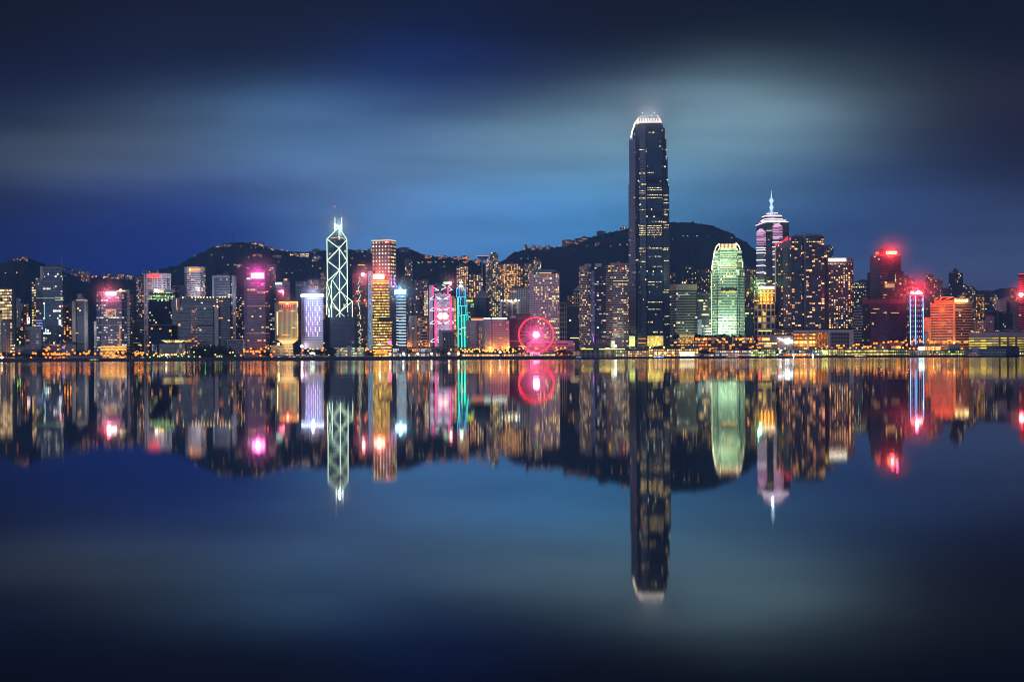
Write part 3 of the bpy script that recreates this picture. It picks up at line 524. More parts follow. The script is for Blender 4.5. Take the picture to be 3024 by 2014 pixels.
s.pbox('sign_panel', 814.5, 826, 857, 836, mat((.2, .23, .33)), 1, 6)
s.plate('red_light_figure', [(823, 852), (832, 850), (838, 848), (841, 854), (839, 864), (834, 858), (829, 857)], -3, .6, emi((1, .25, .3), 7)); s.light(835, 855, -14, 9000, (1, .1, .2))
# inverted-bottle block with star
s = T('military_headquarters', 'gold-lit finned block on a flared waist with a red star on its top edge', 'building', 812, 881, 1370)
fin = fac((.50, .42, .27), (.07, .12, .08), w=.42, h=1.2, p=.03, pf=.03, a=(.8, 1, .5), b=YEL, s=1.4)
s.prism('facade', (824, 880), 893, 26, fin, ybot=992, pitch=1.75, fh=40); s.prism('crown_wall', (824, 881), 884.5, 28, mat((.5, .42, .3)), ybot=893, d0=-1)
s.pbox('window_row', 827, 893.5, 869, 902, fac((.5, .42, .3), (.03, .02, .02), w=.6, h=1.2, p=0, pf=0), -1.5, 1, 2.6, 20); s.prism('left_return', [(812, 12), (824.5, 0)], 886, 18, mat((.5, .42, .32)), ybot=997, d0=1)
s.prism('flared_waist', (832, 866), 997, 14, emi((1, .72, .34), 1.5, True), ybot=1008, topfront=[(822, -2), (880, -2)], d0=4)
s.prism('soffit_band', (818, 881), 991.5, 28, mat((.6, .46, .25)), ybot=997.5, d0=-1.5); s.prism('waist', (834, 864), 1007, 12, mat((.5, .42, .33)), d0=5); s.prism('base_hall', (801, 866), 1014, 14, fac((.42, .38, .32), w=.7, h=.3, p=.3, s=1), d0=-6, fh=4)
s.tube('light_tube', [(826, 885.2, -2.5), (845, 885.2, -2.5)], .55, emi((1, .5, .1), 6)); s.tube('light_tube', [(855, 885.2, -2.5), (880, 885.2, -2.5), (880.5, 900, -2.5)], .55, emi((1, .5, .1), 6)); s.tube('light_tube', [(820, 914, -1), (820, 982, -1)], .6, emi((1, .6, .25), 5))
s.tube('light_tube', [(880.5, 920, -1), (880.5, 990, -1)], .35, emi((1, .5, .1), 3))
st = []
for i in range(10): r_ = 4.6 if i % 2 == 0 else 1.9; an = math.pi/2+i*math.pi/5; st.append((850+r_*math.cos(an), 889.3-r_*math.sin(an)))
s.plate('red_star', st, -3.2, .8, emi((1, .45, .22), 8)); s.light(850, 890, -9, 7000, (1, .06, .02)); s.ball('corner_lamp', 823, 1009, 3.4, emi((1, .7, .3), 12), -6)
s.light(850, 1004, -22, 26000, (1, .6, .2)); s.light(845, 940, -38, 26000, (1, .8, .45)); s.pbox('side_pavilion', 801, 1012, 815, 1036, mat((.62, .5, .36)), -9, 6, ground=True); s.pbox('lit_sign', 837, 1008.5, 856, 1011, emi((1, .5, .2), 1.6), 1, .5)
s.lines('lit_window', 825, 834, [912], emi(YEL, 2), 1.6, -1); s.lines('lit_window', 859, 872, [912.5], emi(YEL, 2), 1.8, -1); s.lines('lit_window', 835, 853, [982], emi(ORG, 3), 2.2, -1); s.lines('lit_window', 862, 873, [961], emi((.8, 1, .4), 2), 1.5, -1)
# white block with violet tubes
s = T('office_tower', 'white gridded block with vertical violet light tubes and a glowing blue-white roof band', 'tower', 890, 955, 1400)
s.prism('facade', [(900, 0), (955, 3)], 869, 26, fac((.58, .62, .80), (.02, .02, .04), w=.6, h=.38, p=.03, pf=0, a=ORG, b=WHITE, s=1.2), pitch=3.0, fh=3.35, nu=9)
s.prism('side_wall', [(890, 8), (900.5, 0)], 870, 18, fac((.56, .54, .72), (.05, .05, .08), w=.5, h=.35, p=0, pf=0), d0=.5, fh=3.35, pitch=2.4); s.pbox('blank_base', 901, 1004, 954, 1024, mat((.6, .58, .68)), -.6, 1, ground=True)
s.prism('glowing_roof_band', [(889, 7), (900, -1), (956, 2)], 862, 26, emi((.72, .78, 1), 5, True), ybot=869); s.light(925, 858, -16, 16000, (.5, .55, 1)); s.light(925, 900, -45, 60000, (.62, .72, 1))
for j, y in enumerate([885.5, 898.5, 916, 929.5, 943, 960, 973.5]):
    xs = [912, 925, 938.5] if j % 2 == 0 else [906, 919, 932, 945]
    for x in xs: s.tube('light_tube', [(x, y, -1), (x, y+13, -1)], .42, emi((.85, .6, 1), 3.2))
s.ball('white_lamp', 892, 1016, 4.2, emi((1, .8, .9), 12), -4); s.light(892, 1016, -8, 4000, (.8, .7, 1))
tower('apartment_tower', 'blue apartment tower with few lights between the gold finned block and the white violet-tube block', bays(874, 909, 3), 827, 1800, fac((.13, .17, .32), w=.6, h=.5, p=.08, a=(.6, .8, 1), b=ORG, s=1.6), cat='apartment tower')
tower('apartment_tower', 'apartment tower dotted with orange lights above the blue-white roof band', bays(911, 947, 3), 822, 1780, fac((.2, .2, .3), w=.45, h=.5, p=.55, pf=0, a=(1, .6, .3), b=WARM, s=2.2), cat='apartment tower', plant=[(920, 938, 816)])
s = tower('apartment_tower', 'narrow orange-lit tower just left of the diagonal-braced tower', bays(948, 968, 2, 4), 802, 1760, fac((.22, .2, .3), w=.6, h=.4, p=.4, pf=.2, a=(1, .6, .35), b=WARM, s=1.8), cat='apartment tower', plant=[(951, 965, 796)])
s = tower('office_tower', 'narrow dark building between the violet-tube block and the dark low block', (953, 968), 925, 1480, fac((.1, .1, .18), p=.12, a=YEL, s=2), cat='office building')
# ------------------------------------------------------------------ middle of the skyline
s = T('braced_tower', 'tall prismatic glass tower outlined with white diagonal light tubes and two masts', 'skyscraper', 967, 1042, 1600)
bg_ = fac((.10, .16, .22), (.08, .14, .21), w=.95, h=.8, p=.03, pf=.02, a=(.7, .9, 1), b=WARM, s=1.0, clump=5)
Yb = 1600
def bp(px, py, d): return Wd(px, py, Yb+d)
def boc():
    L, Cn, R_, Bk = (969, 12), (1005, 0), (1028, 8), (1000, 45)
    mb = MB(); b = [bp(969, 931, 12), bp(1005, 931, 0), bp(1028, 931, 8), bp(1000, 931, 45)]
    def P(px, d): return (Xat(px, Yb+d), Yb+d)
    pts = [P(*L), P(*Cn), P(*R_), P(*Bk)]
    z0 = GZ; mb.prism(pts, z0, s.Z(703), 3, 4, cap=False)
    n = len(mb.v); ap = bp(1005, 666, 22)
    mb.v += [(pts[0][0], pts[0][1], s.Z(701)), (pts[1][0], pts[1][1], s.Z(728)), (pts[2][0], pts[2][1], s.Z(703)), (pts[3][0], pts[3][1], s.Z(690)), tuple(ap)]
    for a, c in ((0, 1), (1, 2), (2, 3), (3, 0)): mb.face([n+a, n+c, n+4], [(0, 0), (9, 0), (5, 9)])
    s.add(mb, 'facade', bg_)
    s.prism('east_quarter', [(1005, 1), (1042, 10)], 916, 20, bg_, fh=4, topfront=None); 
    mb = MB(); q = [P(1028, 8.5), P(1042, 12), P(1036, 36), P(1020, 40)]; mb.prism(q, GZ, s.Z(890), 3, 4); s.add(mb, 'east_wedge', bg_)
    mb = MB(); q = [P(966, 10), P(981, 3), P(1004, 6), P(990, 40)]; mb.prism(q, GZ, s.Z(826), 3, 4, top=[P(968, 12), P(981, 6), P(1004, 8), P(990, 40)]); s.add(mb, 'west_wedge', bg_)
boc()
TU = emi((.80, 1, .76), 2.6); EDGE = [
 ((969, 701, 11), (969, 826, 11)), ((1028, 703, 7), (1028, 931, 7)), ((1005, 666, 20), (1005, 728, -1.2)), ((1005, 728, -1.2), (1005, 931, -1.2)),
 ((969, 701, 11), (1005, 666, 21)), ((1028, 703, 7), (1005, 666, 21)), ((969, 701, 10), (1005, 728.5, -1.2)), ((1028, 703, 6), (1005, 728.5, -1.2)),
 ((969, 764.5, 10), (1005, 728.5, -1.2)), ((1028, 765, 6), (1005, 728.5, -1.2)), ((969, 764.5, 10), (1005, 792.5, -1.2)), ((1028, 765, 6), (1005, 792.5, -1.2)),
 ((969, 825, 10), (1005, 792.5, -1.2)), ((1028, 827, 6), (1005, 792.5, -1.2)), ((984, 822, 1), (1005, 855, -1.2)), ((1028, 827, 6), (1005, 855, -1.2)),
 ((981, 822, 2), (981, 931, 2)), ((968, 826, 9), (966, 931, 9)), ((981, 884, 1), (1005, 855, -1.2)), ((1042, 885, 9), (1005, 855, -1.2)), ((1042, 885, 9), (1005, 917, -1.2)), ((981, 884, 1), (1005, 917, -1.2)),
 ((1042, 885, 9), (1042, 931, 9)), ((1005, 917, -1.2), (993, 930, -1)), ((1005, 917, -1.2), (1019, 930, -1)), ((968, 826, 9), (981, 884, 1)), ((981, 830, 1), (967, 884, 9)), ((967, 884, 9), (975, 931, 4)), ((981, 884, 1), (971, 931, 6)), ((1028, 888, 6), (1010, 855, 0)), ((1028, 888, 6), (1008, 913, 0)), ((984, 898, 1), (1002, 914, 0)), ((984, 822, 1), (1005, 792.5, -1.2))]
for i, (a, b) in enumerate(EDGE): s.tube('light_tube', [a, b], .52 if i < 23 else .34, TU)
for x, yt in ((993.5, 605), (1012.5, 608)):
    s.tube('mast', [(x, 672, 20), (x, 640, 20)], .6, emi((.8, 1, .9), 2)); s.tube('mast', [(x, 640, 20), (x+.4, yt, 20)], .3, emi((.45, .6, .8), .5)); s.tube('mast_base_light', [(x, 674, 20), (x, 655, 20)], .95, emi((1, .95, .9), 4))
for x, y in ((993, 605), (992.6, 637.5), (1013.6, 638.5)): s.ball('beacon', x, y, 1.6, emi((1, .2, .4), 4), 19)
s.tube('light_tube', [(994, 661.5, 19), (1012, 661.5, 19)], .5, TU); s.tube('light_tube', [(994, 661.5, 19), (1003, 668, 19)], .35, TU); s.tube('light_tube', [(1012, 661.5, 19), (1006, 668, 19)], .35, TU)
s.light(1003, 658, 8, 9000, (.5, .95, .9)); s.tube('light_line', [(982, 698, 6), (1005, 695, -1.5), (1020, 700, 3)], .5, emi((1, .6, .35), 2)); s.light(1005, 800, -30, 16000, (.6, .9, 1))
s = T('office_block', 'wide dark navy block with thin horizontal seams in front of the diagonal-braced tower', 'office block', 966, 1049, 1420)
s.prism('facade', (975, 1049), 932, 30, fac((.028, .035, .07), (.025, .032, .06), w=.9, h=.9, p=0, pf=0)); s.prism('side_wall', [(966, 8), (975.5, 0)], 933, 20, mat((.06, .06, .09)), d0=.5)
s.lines('seam', 975, 1049, [948, 963, 979, 995, 1009], mat((.14, .15, .2)), .5, -.6, .4); s.pbox('louvre', 1038.5, 1002, 1045.5, 1009, mat((.35, .4, .5)), -.8, .4)
s = T('town_hall', 'low pale green-lit hall with a short tower at the foot of the dark navy block', 'public building', 987, 1075, 1345)
s.prism('facade', (987, 1075), 1020.5, 14, fac((.5, .52, .44), w=.95, h=.5, p=.85, pf=.6, a=(.75, 1, .65), b=(1, 1, .7), s=.8), fh=3.2); s.pbox('stair_tower', 1026, 1017, 1036, 1040, PALE, -2, 8, ground=True)
s.lines('parapet_line', 989, 1075, [1022, 1029, 1035], mat((.6, .62, .55)), .9, -1, .8)
s = T('office_tower', 'grey steel tower with a zigzag white light down its face, right of the diagonal-braced tower', 'tower', 1042, 1087, 1680)
s.prism('facade', (1042, 1086), 803, 36, fac((.34, .29, .34), (.14, .12, .17), w=.7, h=.5, p=.2, pf=.14, a=(1, .5, .4), b=YEL, s=1.0), fh=4.2, pitch=3.5); s.plant(1050, 1080, 797, 804)
random.seed(11); zz = []
y = 813
while y < 1012: zz.append((1063+random.uniform(-4, 4), y)); y += random.uniform(4, 9)
for k in range(0, len(zz)-3, 4): s.tube('zigzag_light', [(a, b, -1.5) for a, b in zz[k:k+4]], .4, emi((.8, 1, .8), 1.8))
s.ball('rooftop_lamp', 1074, 806, 5.2, emi((1, .62, .6), 12), -6); s.light(1074, 806, -14, 22000, (1, .15, .25))
for x, y in ((1056, 856), (1078.5, 882), (1057, 885)): s.ball('red_lamp', x, y, 2.4, emi((1, .2, .2), 6), -3)
s.pbox('red_sign', 1077, 878, 1080, 887, emi((1, .1, .1), 3), -2, .5)
tower('apartment_tower', 'apartment building with orange rooftop lamps on the slope right of the diagonal-braced tower', (1057, 1087), 779, 2020, fac((.2, .16, .26), p=.2, a=(1, .6, .4), s=1.5), cat='apartment tower', ybot=None)
s.lines('rooftop_lights', 1059, 1078, [778], emi(ORG, 4), 2.2, 40)
# tall gridded tower
s = T('office_tower', 'tall tower gridded with warm spotlights and a small red sign at its top corner', 'skyscraper', 1100, 1171, 1720)
lf = fac((.30, .27, .31), (.16, .14, .19), w=.42, h=.42, p=2.5, pf=.15, a=(1, .80, .55), b=(1, .62, .35), s=3.2, clump=2)
s.prism('facade', [(1100, 7), (1154, 0), (1171, 16)], 707, 34, lf, pitch=5.6, fh=6.4); s.band('lit_cornice', 704.2, 707.2, emi((1, .82, .55), 1.4), .5)
s.lines('floor_line', 1101, 1153, [712+9.6*i for i in range(13)], mat((.45, .4, .44)), .7, -.5, .5)
s.pbox('sign_panel', 1138, 707, 1152, 714, emi((1, .05, .06), 1.8), -3, .8); s.text('sign_letters', 'ckh', 1140.5, 708.5, 1150, 712.5, emi((1, .75, .7), 3), -4)
s.light(1120, 792, -30, 60000, (1, .25, .3), r=1.5); s.plant(1114, 1130, 701.5, 705, STEEL)
for x in (1157, 1166.5): s.tube('violet_tube', [(x, 812, -2), (x, 846, -2)], .5, emi((.62, .3, 1), 3.2))
s.tube('violet_tube', [(1157, 834, -2), (1163, 846, -2)], .4, emi((.8, .4, 1), 3)); s.tube('violet_tube', [(1166.5, 830, -2), (1175, 845, -2)], .4, emi((.8, .4, 1), 3))
# golden tower with slanting glass side
s = T('office_tower', 'tower with gold-lit floors, a slanting pale blue glass side and a red-white roof sign', 'tower', 1086, 1157, 1440)
gf = fac((.10, .07, .06), (.12, .08, .05), w=.92, h=.5, p=1.6, pf=.7, a=(1, .62, .12), b=(1, .75, .25), s=1.9, clump=3)
s.prism('facade', [(1101, 0), (1147, 0), (1151, 6)], 822, 30, gf, fh=4.1, pitch=2.4); s.prism('lower_facade', (1101, 1157), 945, 26, gf, d0=-.8, fh=4.1, pitch=2.4)
s.prism('crown', (1102, 1150), 811, 24, mat((.3, .12, .1)), ybot=822)
mb = MB(); a = [Wd(1085.5, 1030, 1446), Wd(1100, 1030, 1440), Wd(1103, 795, 1440), Wd(1089.5, 798, 1446)]; bk = [v+Vector((1, 22, 0)) for v in a]
mb.v = [tuple(v) for v in a+bk]; mb.face([0, 1, 2, 3], [(0, 0), (6, 0), (6, 40), (0, 40)]); mb.face([1, 5, 6, 2]); mb.face([4, 0, 3, 7]); mb.face([3, 2, 6, 7]); mb.face([5, 4, 7, 6])
s.add(mb, 'slanting_glass_wall', fac((.08, .14, .2), (.5, .65, .8), w=.82, h=.85, p=2, pf=1, a=(.55, .8, 1), b=(.5, .75, .95), s=.42))
s.pbox('dark_recess', 1119, 933, 1151, 944, BLACKM, -2, 1.4); s.pbox('rooftop_sign', 1104, 806.5, 1135.5, 819.5, emi((1, .62, .5), 9, True), -3.5, 1); s.pbox('sign_border_glow', 1101.5, 804, 1138, 822, emi((1, .08, .02), 3.5, True), -2.4, .8); s.pbox('lit_beam', 1101, 824, 1150, 826, emi((1, .35, .05), 4), -1, .8); s.lines('lit_beam', 1102, 1150, [831], emi((1, .5, .1), 4), 1.8, -1)  # glowing border paints the red halo round the white sign
s.light(1120, 810, -12, 90000, (1, .07, .03), r=2); s.pbox('pink_screen', 1147, 1003, 1156, 1013, emi((1, .12, .4), 6), -5, .6); s.ball('white_lamp', 1122, 1013, 3.4, emi((1, .85, .6), 9), -6); s.light(1130, 1022, -14, 14000, (1, .35, .3)); s.pbox('lit_canopy', 1110, 1033, 1137, 1041, emi((1, .45, .08), 1.7), -18, 3)
tower('office_tower', 'blue-grey glass tower squeezed between the gold-lit tower and the striped tower', (1150, 1167), 850, 1560, fac((.12, .14, .22), (.08, .1, .17), w=.9, h=.7, p=.05, a=YEL, s=1.2))
# striped tower
s = T('office_tower', 'slim tower of white light strips under a glowing cyan-white sign', 'tower', 1160, 1202, 1420)
s.prism('facade', [(1160, 5), (1171, 0), (1200, 0)], 866, 24, fac((.07, .09, .14), (.05, .07, .12), w=.9, h=.4, p=.06, pf=.02, a=YEL, s=1.6), fh=4.4)
for i in range(17):
    y = 872+9.0*i; s.pbox('light_strip', 1171, y-.5, 1200, y+.6, emi((.75, .92, 1), 2.2), -1.2, .6); s.pbox('light_strip', 1178, y+1.9, 1199, y+2.6, emi((.7, .9, 1), 1.4), -1.2, .6)
s.pbox('rooftop_sign', 1167, 853, 1199, 864.5, emi((.55, .88, 1), 8, True), -3.5, 1.2); s.pbox('sign_border_glow', 1165, 851, 1201, 866.5, emi((.02, .5, .9), 2.0, True), -2.2, .8); s.light(1183, 850, -16, 26000, (.15, .7, 1)); s.light(1185, 930, -30, 9000, (.4, .8, 1))
s.ball('window_lamp', 1172, 1012, 1.8, emi(YEL, 5), -2)
# dense blue-grey background towers
dense = dict(a=(1, .55, .25), b=(1, .72, .45), s=2.2)
tower('apartment_tower', 'pale rounded-top tower with orange windows behind the cyan-sign tower', [(1184, 4), (1190, 0), (1202, 0), (1207, 4)], 818, 1820, fac((.24, .28, .38), p=.15, **dense), cat='apartment tower', plant=[(1189, 1202, 810)])
tower('apartment_tower', 'tall slim apartment tower with one column of orange windows, left of the truss tower', bays(1197, 1220, 2, 5), 764, 1900, fac((.2, .24, .34), w=.5, h=.5, p=.3, pf=.03, a=(1, .6, .25), b=(1, .8, .5), s=2.4), cat='apartment tower', plant=[(1200, 1212, 760)])
tower('apartment_tower', 'broad blue-grey apartment block with stacked balconies behind the brown office block', bays(1205, 1240, 3), 848, 1700, fac((.17, .2, .3), w=.6, h=.5, p=.12, **dense), cat='apartment tower', plant=[(1212, 1224, 843)])
tower('apartment_tower', 'apartment block topped with orange terrace lights left of the red-white light truss tower', bays(1224, 1266, 5), 828, 1760, fac((.2, .22, .3), w=.5, h=.5, p=.2, **dense), cat='apartment tower', plant=[(1226, 1234, 823), (1248, 1262, 822)])
# brown balcony block
s = T('office_block', 'brown office block with curved dark floor bands beside a pale windowed pier', 'office block', 1205, 1267, 1400)
s.prism('pier', (1208, 1233), 930, 20, mat((.46, .35, .33))); 
for i in range(22): pass
s.pbox('window_column', 1217.5, 934, 1222.5, 1020, fac((.46, .35, .33), (.02, .02, .02), w=1, h=.4, p=.1, a=YEL, s=2), -.5, .4, 6, 3.4)
ch = [(1233, 3), (1236, -1.5), (1249, -3.5), (1262, -1.5), (1265, 3)]
s.prism('facade', ch, 936, 20, fac((.5, .36, .33), (.02, .015, .02), w=1, h=.5, p=.22, pf=.06, a=ORG, b=YEL, s=1.8, clump=2), fh=4.1, pitch=2.4, d0=1); s.prism('crown_wall', ch, 930, 18, mat((.16, .12, .14)), ybot=936.5, d0=1.5)
for x in (1205, 1268): s.light(x, 1020, -6, 7000, ORG); s.pbox('uplit_edge', x-1.2, 960 if x < 1210 else 1000, x+1.2, 1022, mat((.7, .5, .4)), -2, 2)
# truss tower with hexagon emblem
s = T('bank_headquarters', 'steel bank tower with pink ladder masts, white V trusses and a lit hexagon emblem', 'tower', 1267, 1348, 1580)
s.prism('facade', (1285, 1332), 866, 36, fac((.42, .45, .55), (.26, .30, .42), w=.85, h=.6, p=.5, pf=.3, a=(1, .9, .75), b=(.8, .9, 1), s=.55), fh=4.2); s.prism('upper_facade', (1281, 1327), 841, 26, fac((.2, .24, .33), (.05, .06, .1), w=.9, h=.7, p=.04), d0=6, ybot=868)
s.prism('west_core', (1268, 1279), 839, 36, mat((.55, .54, .66), .6), d0=6); s.pbox('core_joint', 1279, 845, 1282, 1020, BLACKM, 6, 2); s.prism('east_core', (1334, 1345), 872, 30, mat((.45, .45, .58), .6), d0=8); s.plant(1284, 1296, 834, 842); s.plant(1300, 1322, 838, 842)
PK = emi((1, .12, .38), 1.7); WT = emi((.92, .9, 1), 3)
def ladder(x0, x1, y0, y1, d):
    mb = MB(); Y = s.Y+d
    for x in (x0, x1): mb.tube(Wd(x, y0, Y), Wd(x, y1, Y), .55)
    y = y0
    while y < y1-5: mb.tube(Wd(x0, y, Y), Wd(x1, y+5, Y), .4); mb.tube(Wd(x1, y+5, Y), Wd(x0, y+6, Y), .3); y += 6
    s.add(mb, 'ladder_mast', PK)
ladder(1285, 1289.5, 881, 1028, -5); ladder(1330.5, 1335, 872, 1028, -5); ladder(1278.5, 1281.5, 840, 870, -1); ladder(1323.5, 1326.5, 846, 872, -1)
mb = MB()
for y0 in (875, 908, 946.5, 1000):
    for pts in ([(1283.5, y0-3), (1272.5, y0+5), (1272.5, y0+7), (1284, y0+7)], [(1290.5, y0), (1305, y0+5.5), (1305, y0+6.5), (1293, y0+7)], [(1329, y0-1), (1313, y0+5.5), (1313, y0+6.5), (1326, y0+7)], [(1335.5, y0), (1345, y0+6), (1345, y0+7), (1335, y0+7)]):
        if y0 == 875 and pts[0][0] > 1335: continue
        s.tube('white_truss', [(a, b, -6) for a, b in pts], .42, WT)
for pts in ([(1283, 847), (1298, 855.5)], [(1285, 855.5), (1298, 855.5)], [(1305, 854), (1319, 847)], [(1308, 838), (1318, 844.5)], [(1327, 843), (1336, 838)], [(1327, 845), (1338, 855), (1328, 856.5)]): s.tube('white_truss', [(a, b, -2) for a, b in pts], .42, WT)
for y0 in (905.5, 943): s.plate('red_banner', [(1292, y0), (1326, y0), (1318, y0+3), (1300, y0+3)], -4.5, .5, emi((1, .04, .18), 2.2))
s.plate('emblem_border', [(1289.5, 931.5), (1299, 919.5), (1319, 919.5), (1328.5, 931.5), (1319, 943), (1299, 943)], -5, .5, emi((1, .06, .14), 2))
s.plate('emblem', [(1290.8, 931.5), (1299.5, 920.8), (1308, 920.8), (1308, 942), (1299.5, 942)], -6, .5, emi((1, .93, .9), 1.8)); s.plate('emblem', [(1309.2, 920.8), (1318.5, 920.8), (1327.2, 931.5), (1318.5, 942), (1309.2, 942)], -6, .5, emi((1, .93, .9), 1.8))
s.plate('emblem_notch', [(1304, 920.7), (1312, 920.7), (1308.5, 926)], -6.4, .3, emi((1, .2, .25), 2)); s.plate('emblem_notch', [(1304, 942), (1312, 942), (1308.5, 937)], -6.4, .3, emi((1, .2, .25), 2))
s.pbox('green_sign', 1311, 831, 1327, 836.5, emi((.4, 1, .6), 2.6), -2, .6); s.ball('red_sign', 1332, 834, 4, emi((1, .45, .42), 9), -3); s.light(1332, 834, -10, 9000, (1, .15, .2)); s.light(1308, 925, -28, 15000, (1, .5, .8)); s.light(1309, 975, -24, 14000, (1, .6, .85)); s.light(1275, 900, -26, 14000, (.8, .75, 1))
s = tower('office_tower', 'slim tower covered in multicoloured dot lights left of the truss tower', (1253, 1266), 856, 1620, fac((.5, .42, .44), (.2, .2, .2), w=.6, h=.6, p=3, pf=.9, a=(1, .7, .3), b=(1, .5, .5), s=1.8, clump=2), pitch=3.6, fh=3.8)
s.lines('green_light', 1254, 1260, [893, 915], emi((.3, 1, .5), 2), 2.5, -1)
tower('lit_annex', 'thin column of yellow and pink lights right of the truss tower', (1341, 1349), 880, 1560, fac((.4, .3, .2), w=.7, h=.7, p=3, pf=.9, a=(1, .7, .05), b=(1, .45, .45), s=2.0), pitch=3, fh=3.4, cat='building')
# stepped neon tower
s = T('stepped_tower', 'stepped slim tower outlined in cyan and turquoise neon with a blue-green ball sign on top', 'tower', 1350, 1384, 1470)
sf = fac((.20, .22, .30), (.05, .06, .1), w=.6, h=.5, p=.1, pf=.04, a=ORG, b=YEL, s=1.8)
NT_ = [emi((.15, .62, 1), 2.6), emi((.12, .72, .95), 2.6), emi((.12, .85, .85), 2.6), emi((.08, .95, .72), 2.4)]
for k, (a, b, y0, dd) in enumerate([(1350, 1376.5, 850, 14), (1353, 1378.5, 876, 9), (1356.5, 1381, 902, 4), (1364, 1384, 929, 0)]):
    s.prism('step_%s' % ['upper', 'middle', 'lower', 'front'][k] if False else 'tier', (a, b), y0, 22, sf, d0=dd, fh=3.6)
    yb = [876, 902, 929, 1024][k]
    s.tube('neon_tube', [(a+.5, yb, dd-1), (a+.5, y0, dd-1), (b-.5, y0, dd-1), (b-.5, yb, dd-1)], .3, NT_[k]); s.tube('neon_tube', [(a+8, yb, dd-1), (a+8, y0, dd-1)], .24, NT_[k]); s.tube('neon_tube', [(b-4, yb, dd-1), (b-4, y0, dd-1)], .24, NT_[k])
for x in (1353, 1355.5, 1363, 1365, 1371.5, 1374): s.tube('neon_tube', [(x, 929, -1.5), (x, 1024, -1.5)], .34, NT_[3])
for x in (1353, 1356): s.tube('neon_tube', [(x, 876, 3), (x, 929, 3)], .3, NT_[2])
for x, y, c in ((1361, 833, (.6, .8, 1)), (1365, 832, (1, .9, .8)), (1363, 841, (.6, 1, .7)), (1360, 844, (.5, .8, 1)), (1366, 844, (.6, 1, .5))): s.ball('ball_sign', x, y, 3.2, emi(c, 7), 10)
s.lines('orange_floor', 1357, 1362, [932], emi(ORG, 3), 1.6, -2); s.light(1363, 838, -6, 12000, (.2, .8, .9)); s.light(1364, 940, -26, 9000, (.1, .8, .8))
s = T('office_block', 'pink-grey block with a deep window grid in front of the truss tower', 'office block', 1296, 1352, 1350)
s.prism('facade', [(1296, 0), (1340, 0), (1352, 8)], 974, 22, mat((.46, .36, .38))); s.pbox('window_grid', 1307.5, 979, 1341, 1041, fac((.36, .28, .3), (.03, .03, .05), w=.7, h=.75, p=.01, pf=0, s=2), -.8, .6, 1.9, 3.6)
s.pbox('side_windows', 1342, 980, 1351, 1040, fac((.5, .36, .3), (.05, .04, .04), w=.7, h=.5, p=.6, a=ORG, b=YEL, s=1.5), 1, 4, 2, 3.2); s.band('parapet', 972.5, 975, mat((.5, .4, .42)), .4)
# mid-level towers behind
for (a, b, y, Y, lab, n, st) in [
 (1349, 1384, 786, 1900, 'dome-topped tower with a dense patch of orange windows behind the neon stepped tower', 3, dict(p=.5, a=(1, .55, .2), b=(1, .7, .4), s=2.2)),
 (1386, 1406, 810, 1880, 'left one of two apartment towers with stacked yellow windows right of the neon stepped tower', 3, dict(p=.35, a=(1, .7, .3), b=ORG, s=2.2)),
 (1408, 1428, 812, 1860, 'right one of two apartment towers with stacked yellow windows right of the neon stepped tower', 3, dict(p=.3, a=(1, .7, .3), b=(1, .85, .5), s=2)),
 (1437, 1455, 801, 1860, 'shorter apartment tower left of the tall twin-antenna apartment tower', 2, dict(p=.2, a=(1, .6, .3), b=(1, .85, .5), s=2)),
 (1448, 1473, 750, 1960, 'tall apartment tower with two roof antennas standing above the hill line', 3, dict(p=.25, a=(1, .6, .25), b=(1, .8, .5), s=2.3)),
 (1473, 1489, 783, 1880, 'slender apartment tower with one strip of yellow windows beside the tall twin-antenna tower', 2, dict(p=.4, a=(1, .75, .3), b=ORG, s=2.2)),
 (1489, 1531, 780, 1820, 'wide apartment tower full of orange windows left of the round-windowed block', 5, dict(p=.5, a=(1, .5, .15), b=(1, .7, .3), s=2.6)),
 (1532, 1546, 788, 1840, 'narrow apartment tower with orange windows, second from the round-windowed block', 2, dict(p=.4, a=(1, .55, .2), b=(1, .7, .4), s=2.3)),
 (1548, 1573, 781, 1860, 'grey apartment tower with orange lights just left of the round-windowed block roof', 3, dict(p=.25, a=(1, .6, .25), b=(1, .8, .4), s=2.2)),
 (1573, 1600, 770, 1900, 'apartment tower with bright windows rising behind the round-windowed block', 3, dict(p=.3, a=(1, .65, .3), b=(1, .85, .5), s=2.2)),
 (1455, 1490, 850, 1720, 'dark apartment tower dotted with yellow windows behind the pyramid-roofed block', 3, dict(p=.3, a=(1, .75, .3), b=(1, .85, .5), s=2))]:
    s = tower('apartment_tower', lab, bays(a, b, n, 5), y, Y, fac((.20, .23, .33), w=.55, h=.55, pf=.04, **{**st, 'p': min(.84, st['p']*1.7), 's': st['s']*1.25}), cat='apartment tower', plant=[(a+(b-a)*.3, a+(b-a)*.75, y-5)])
    if 'dome' in lab: s.ball('dome', 1366, 786, 10, mat((.2, .22, .3)), 14)
    if 'two roof antennas' in lab: s.tube('mast', [(1450, 752, 6), (1450, 737, 6)], .35, STEEL); s.tube('mast', [(1455.5, 748, 6), (1455.5, 736, 6)], .35, STEEL); s.ball('beacon', 1455.5, 747, 1.6, emi((.8, 1, .7), 4), 4)
s = tower('office_tower', 'grey office tower with a stepped pyramid roof in the middle distance', [(1400, 4), (1408, 0), (1436, 0), (1445, 5)], 878, 1640, fac((.2, .22, .28), (.08, .1, .15), w=.9, h=.5, p=.02, pf=.03, a=(.7, 1, .7), b=WHITE, s=1.4))
s.prism('pyramid_roof', (1407, 1440), 851, 30, mat((.26, .32, .4), .5), ybot=872, topfront=[(1424, 13), (1427, 13)]); s.prism('attic', (1405, 1441), 872, 28, mat((.34, .3, .34)), ybot=878, d0=2)
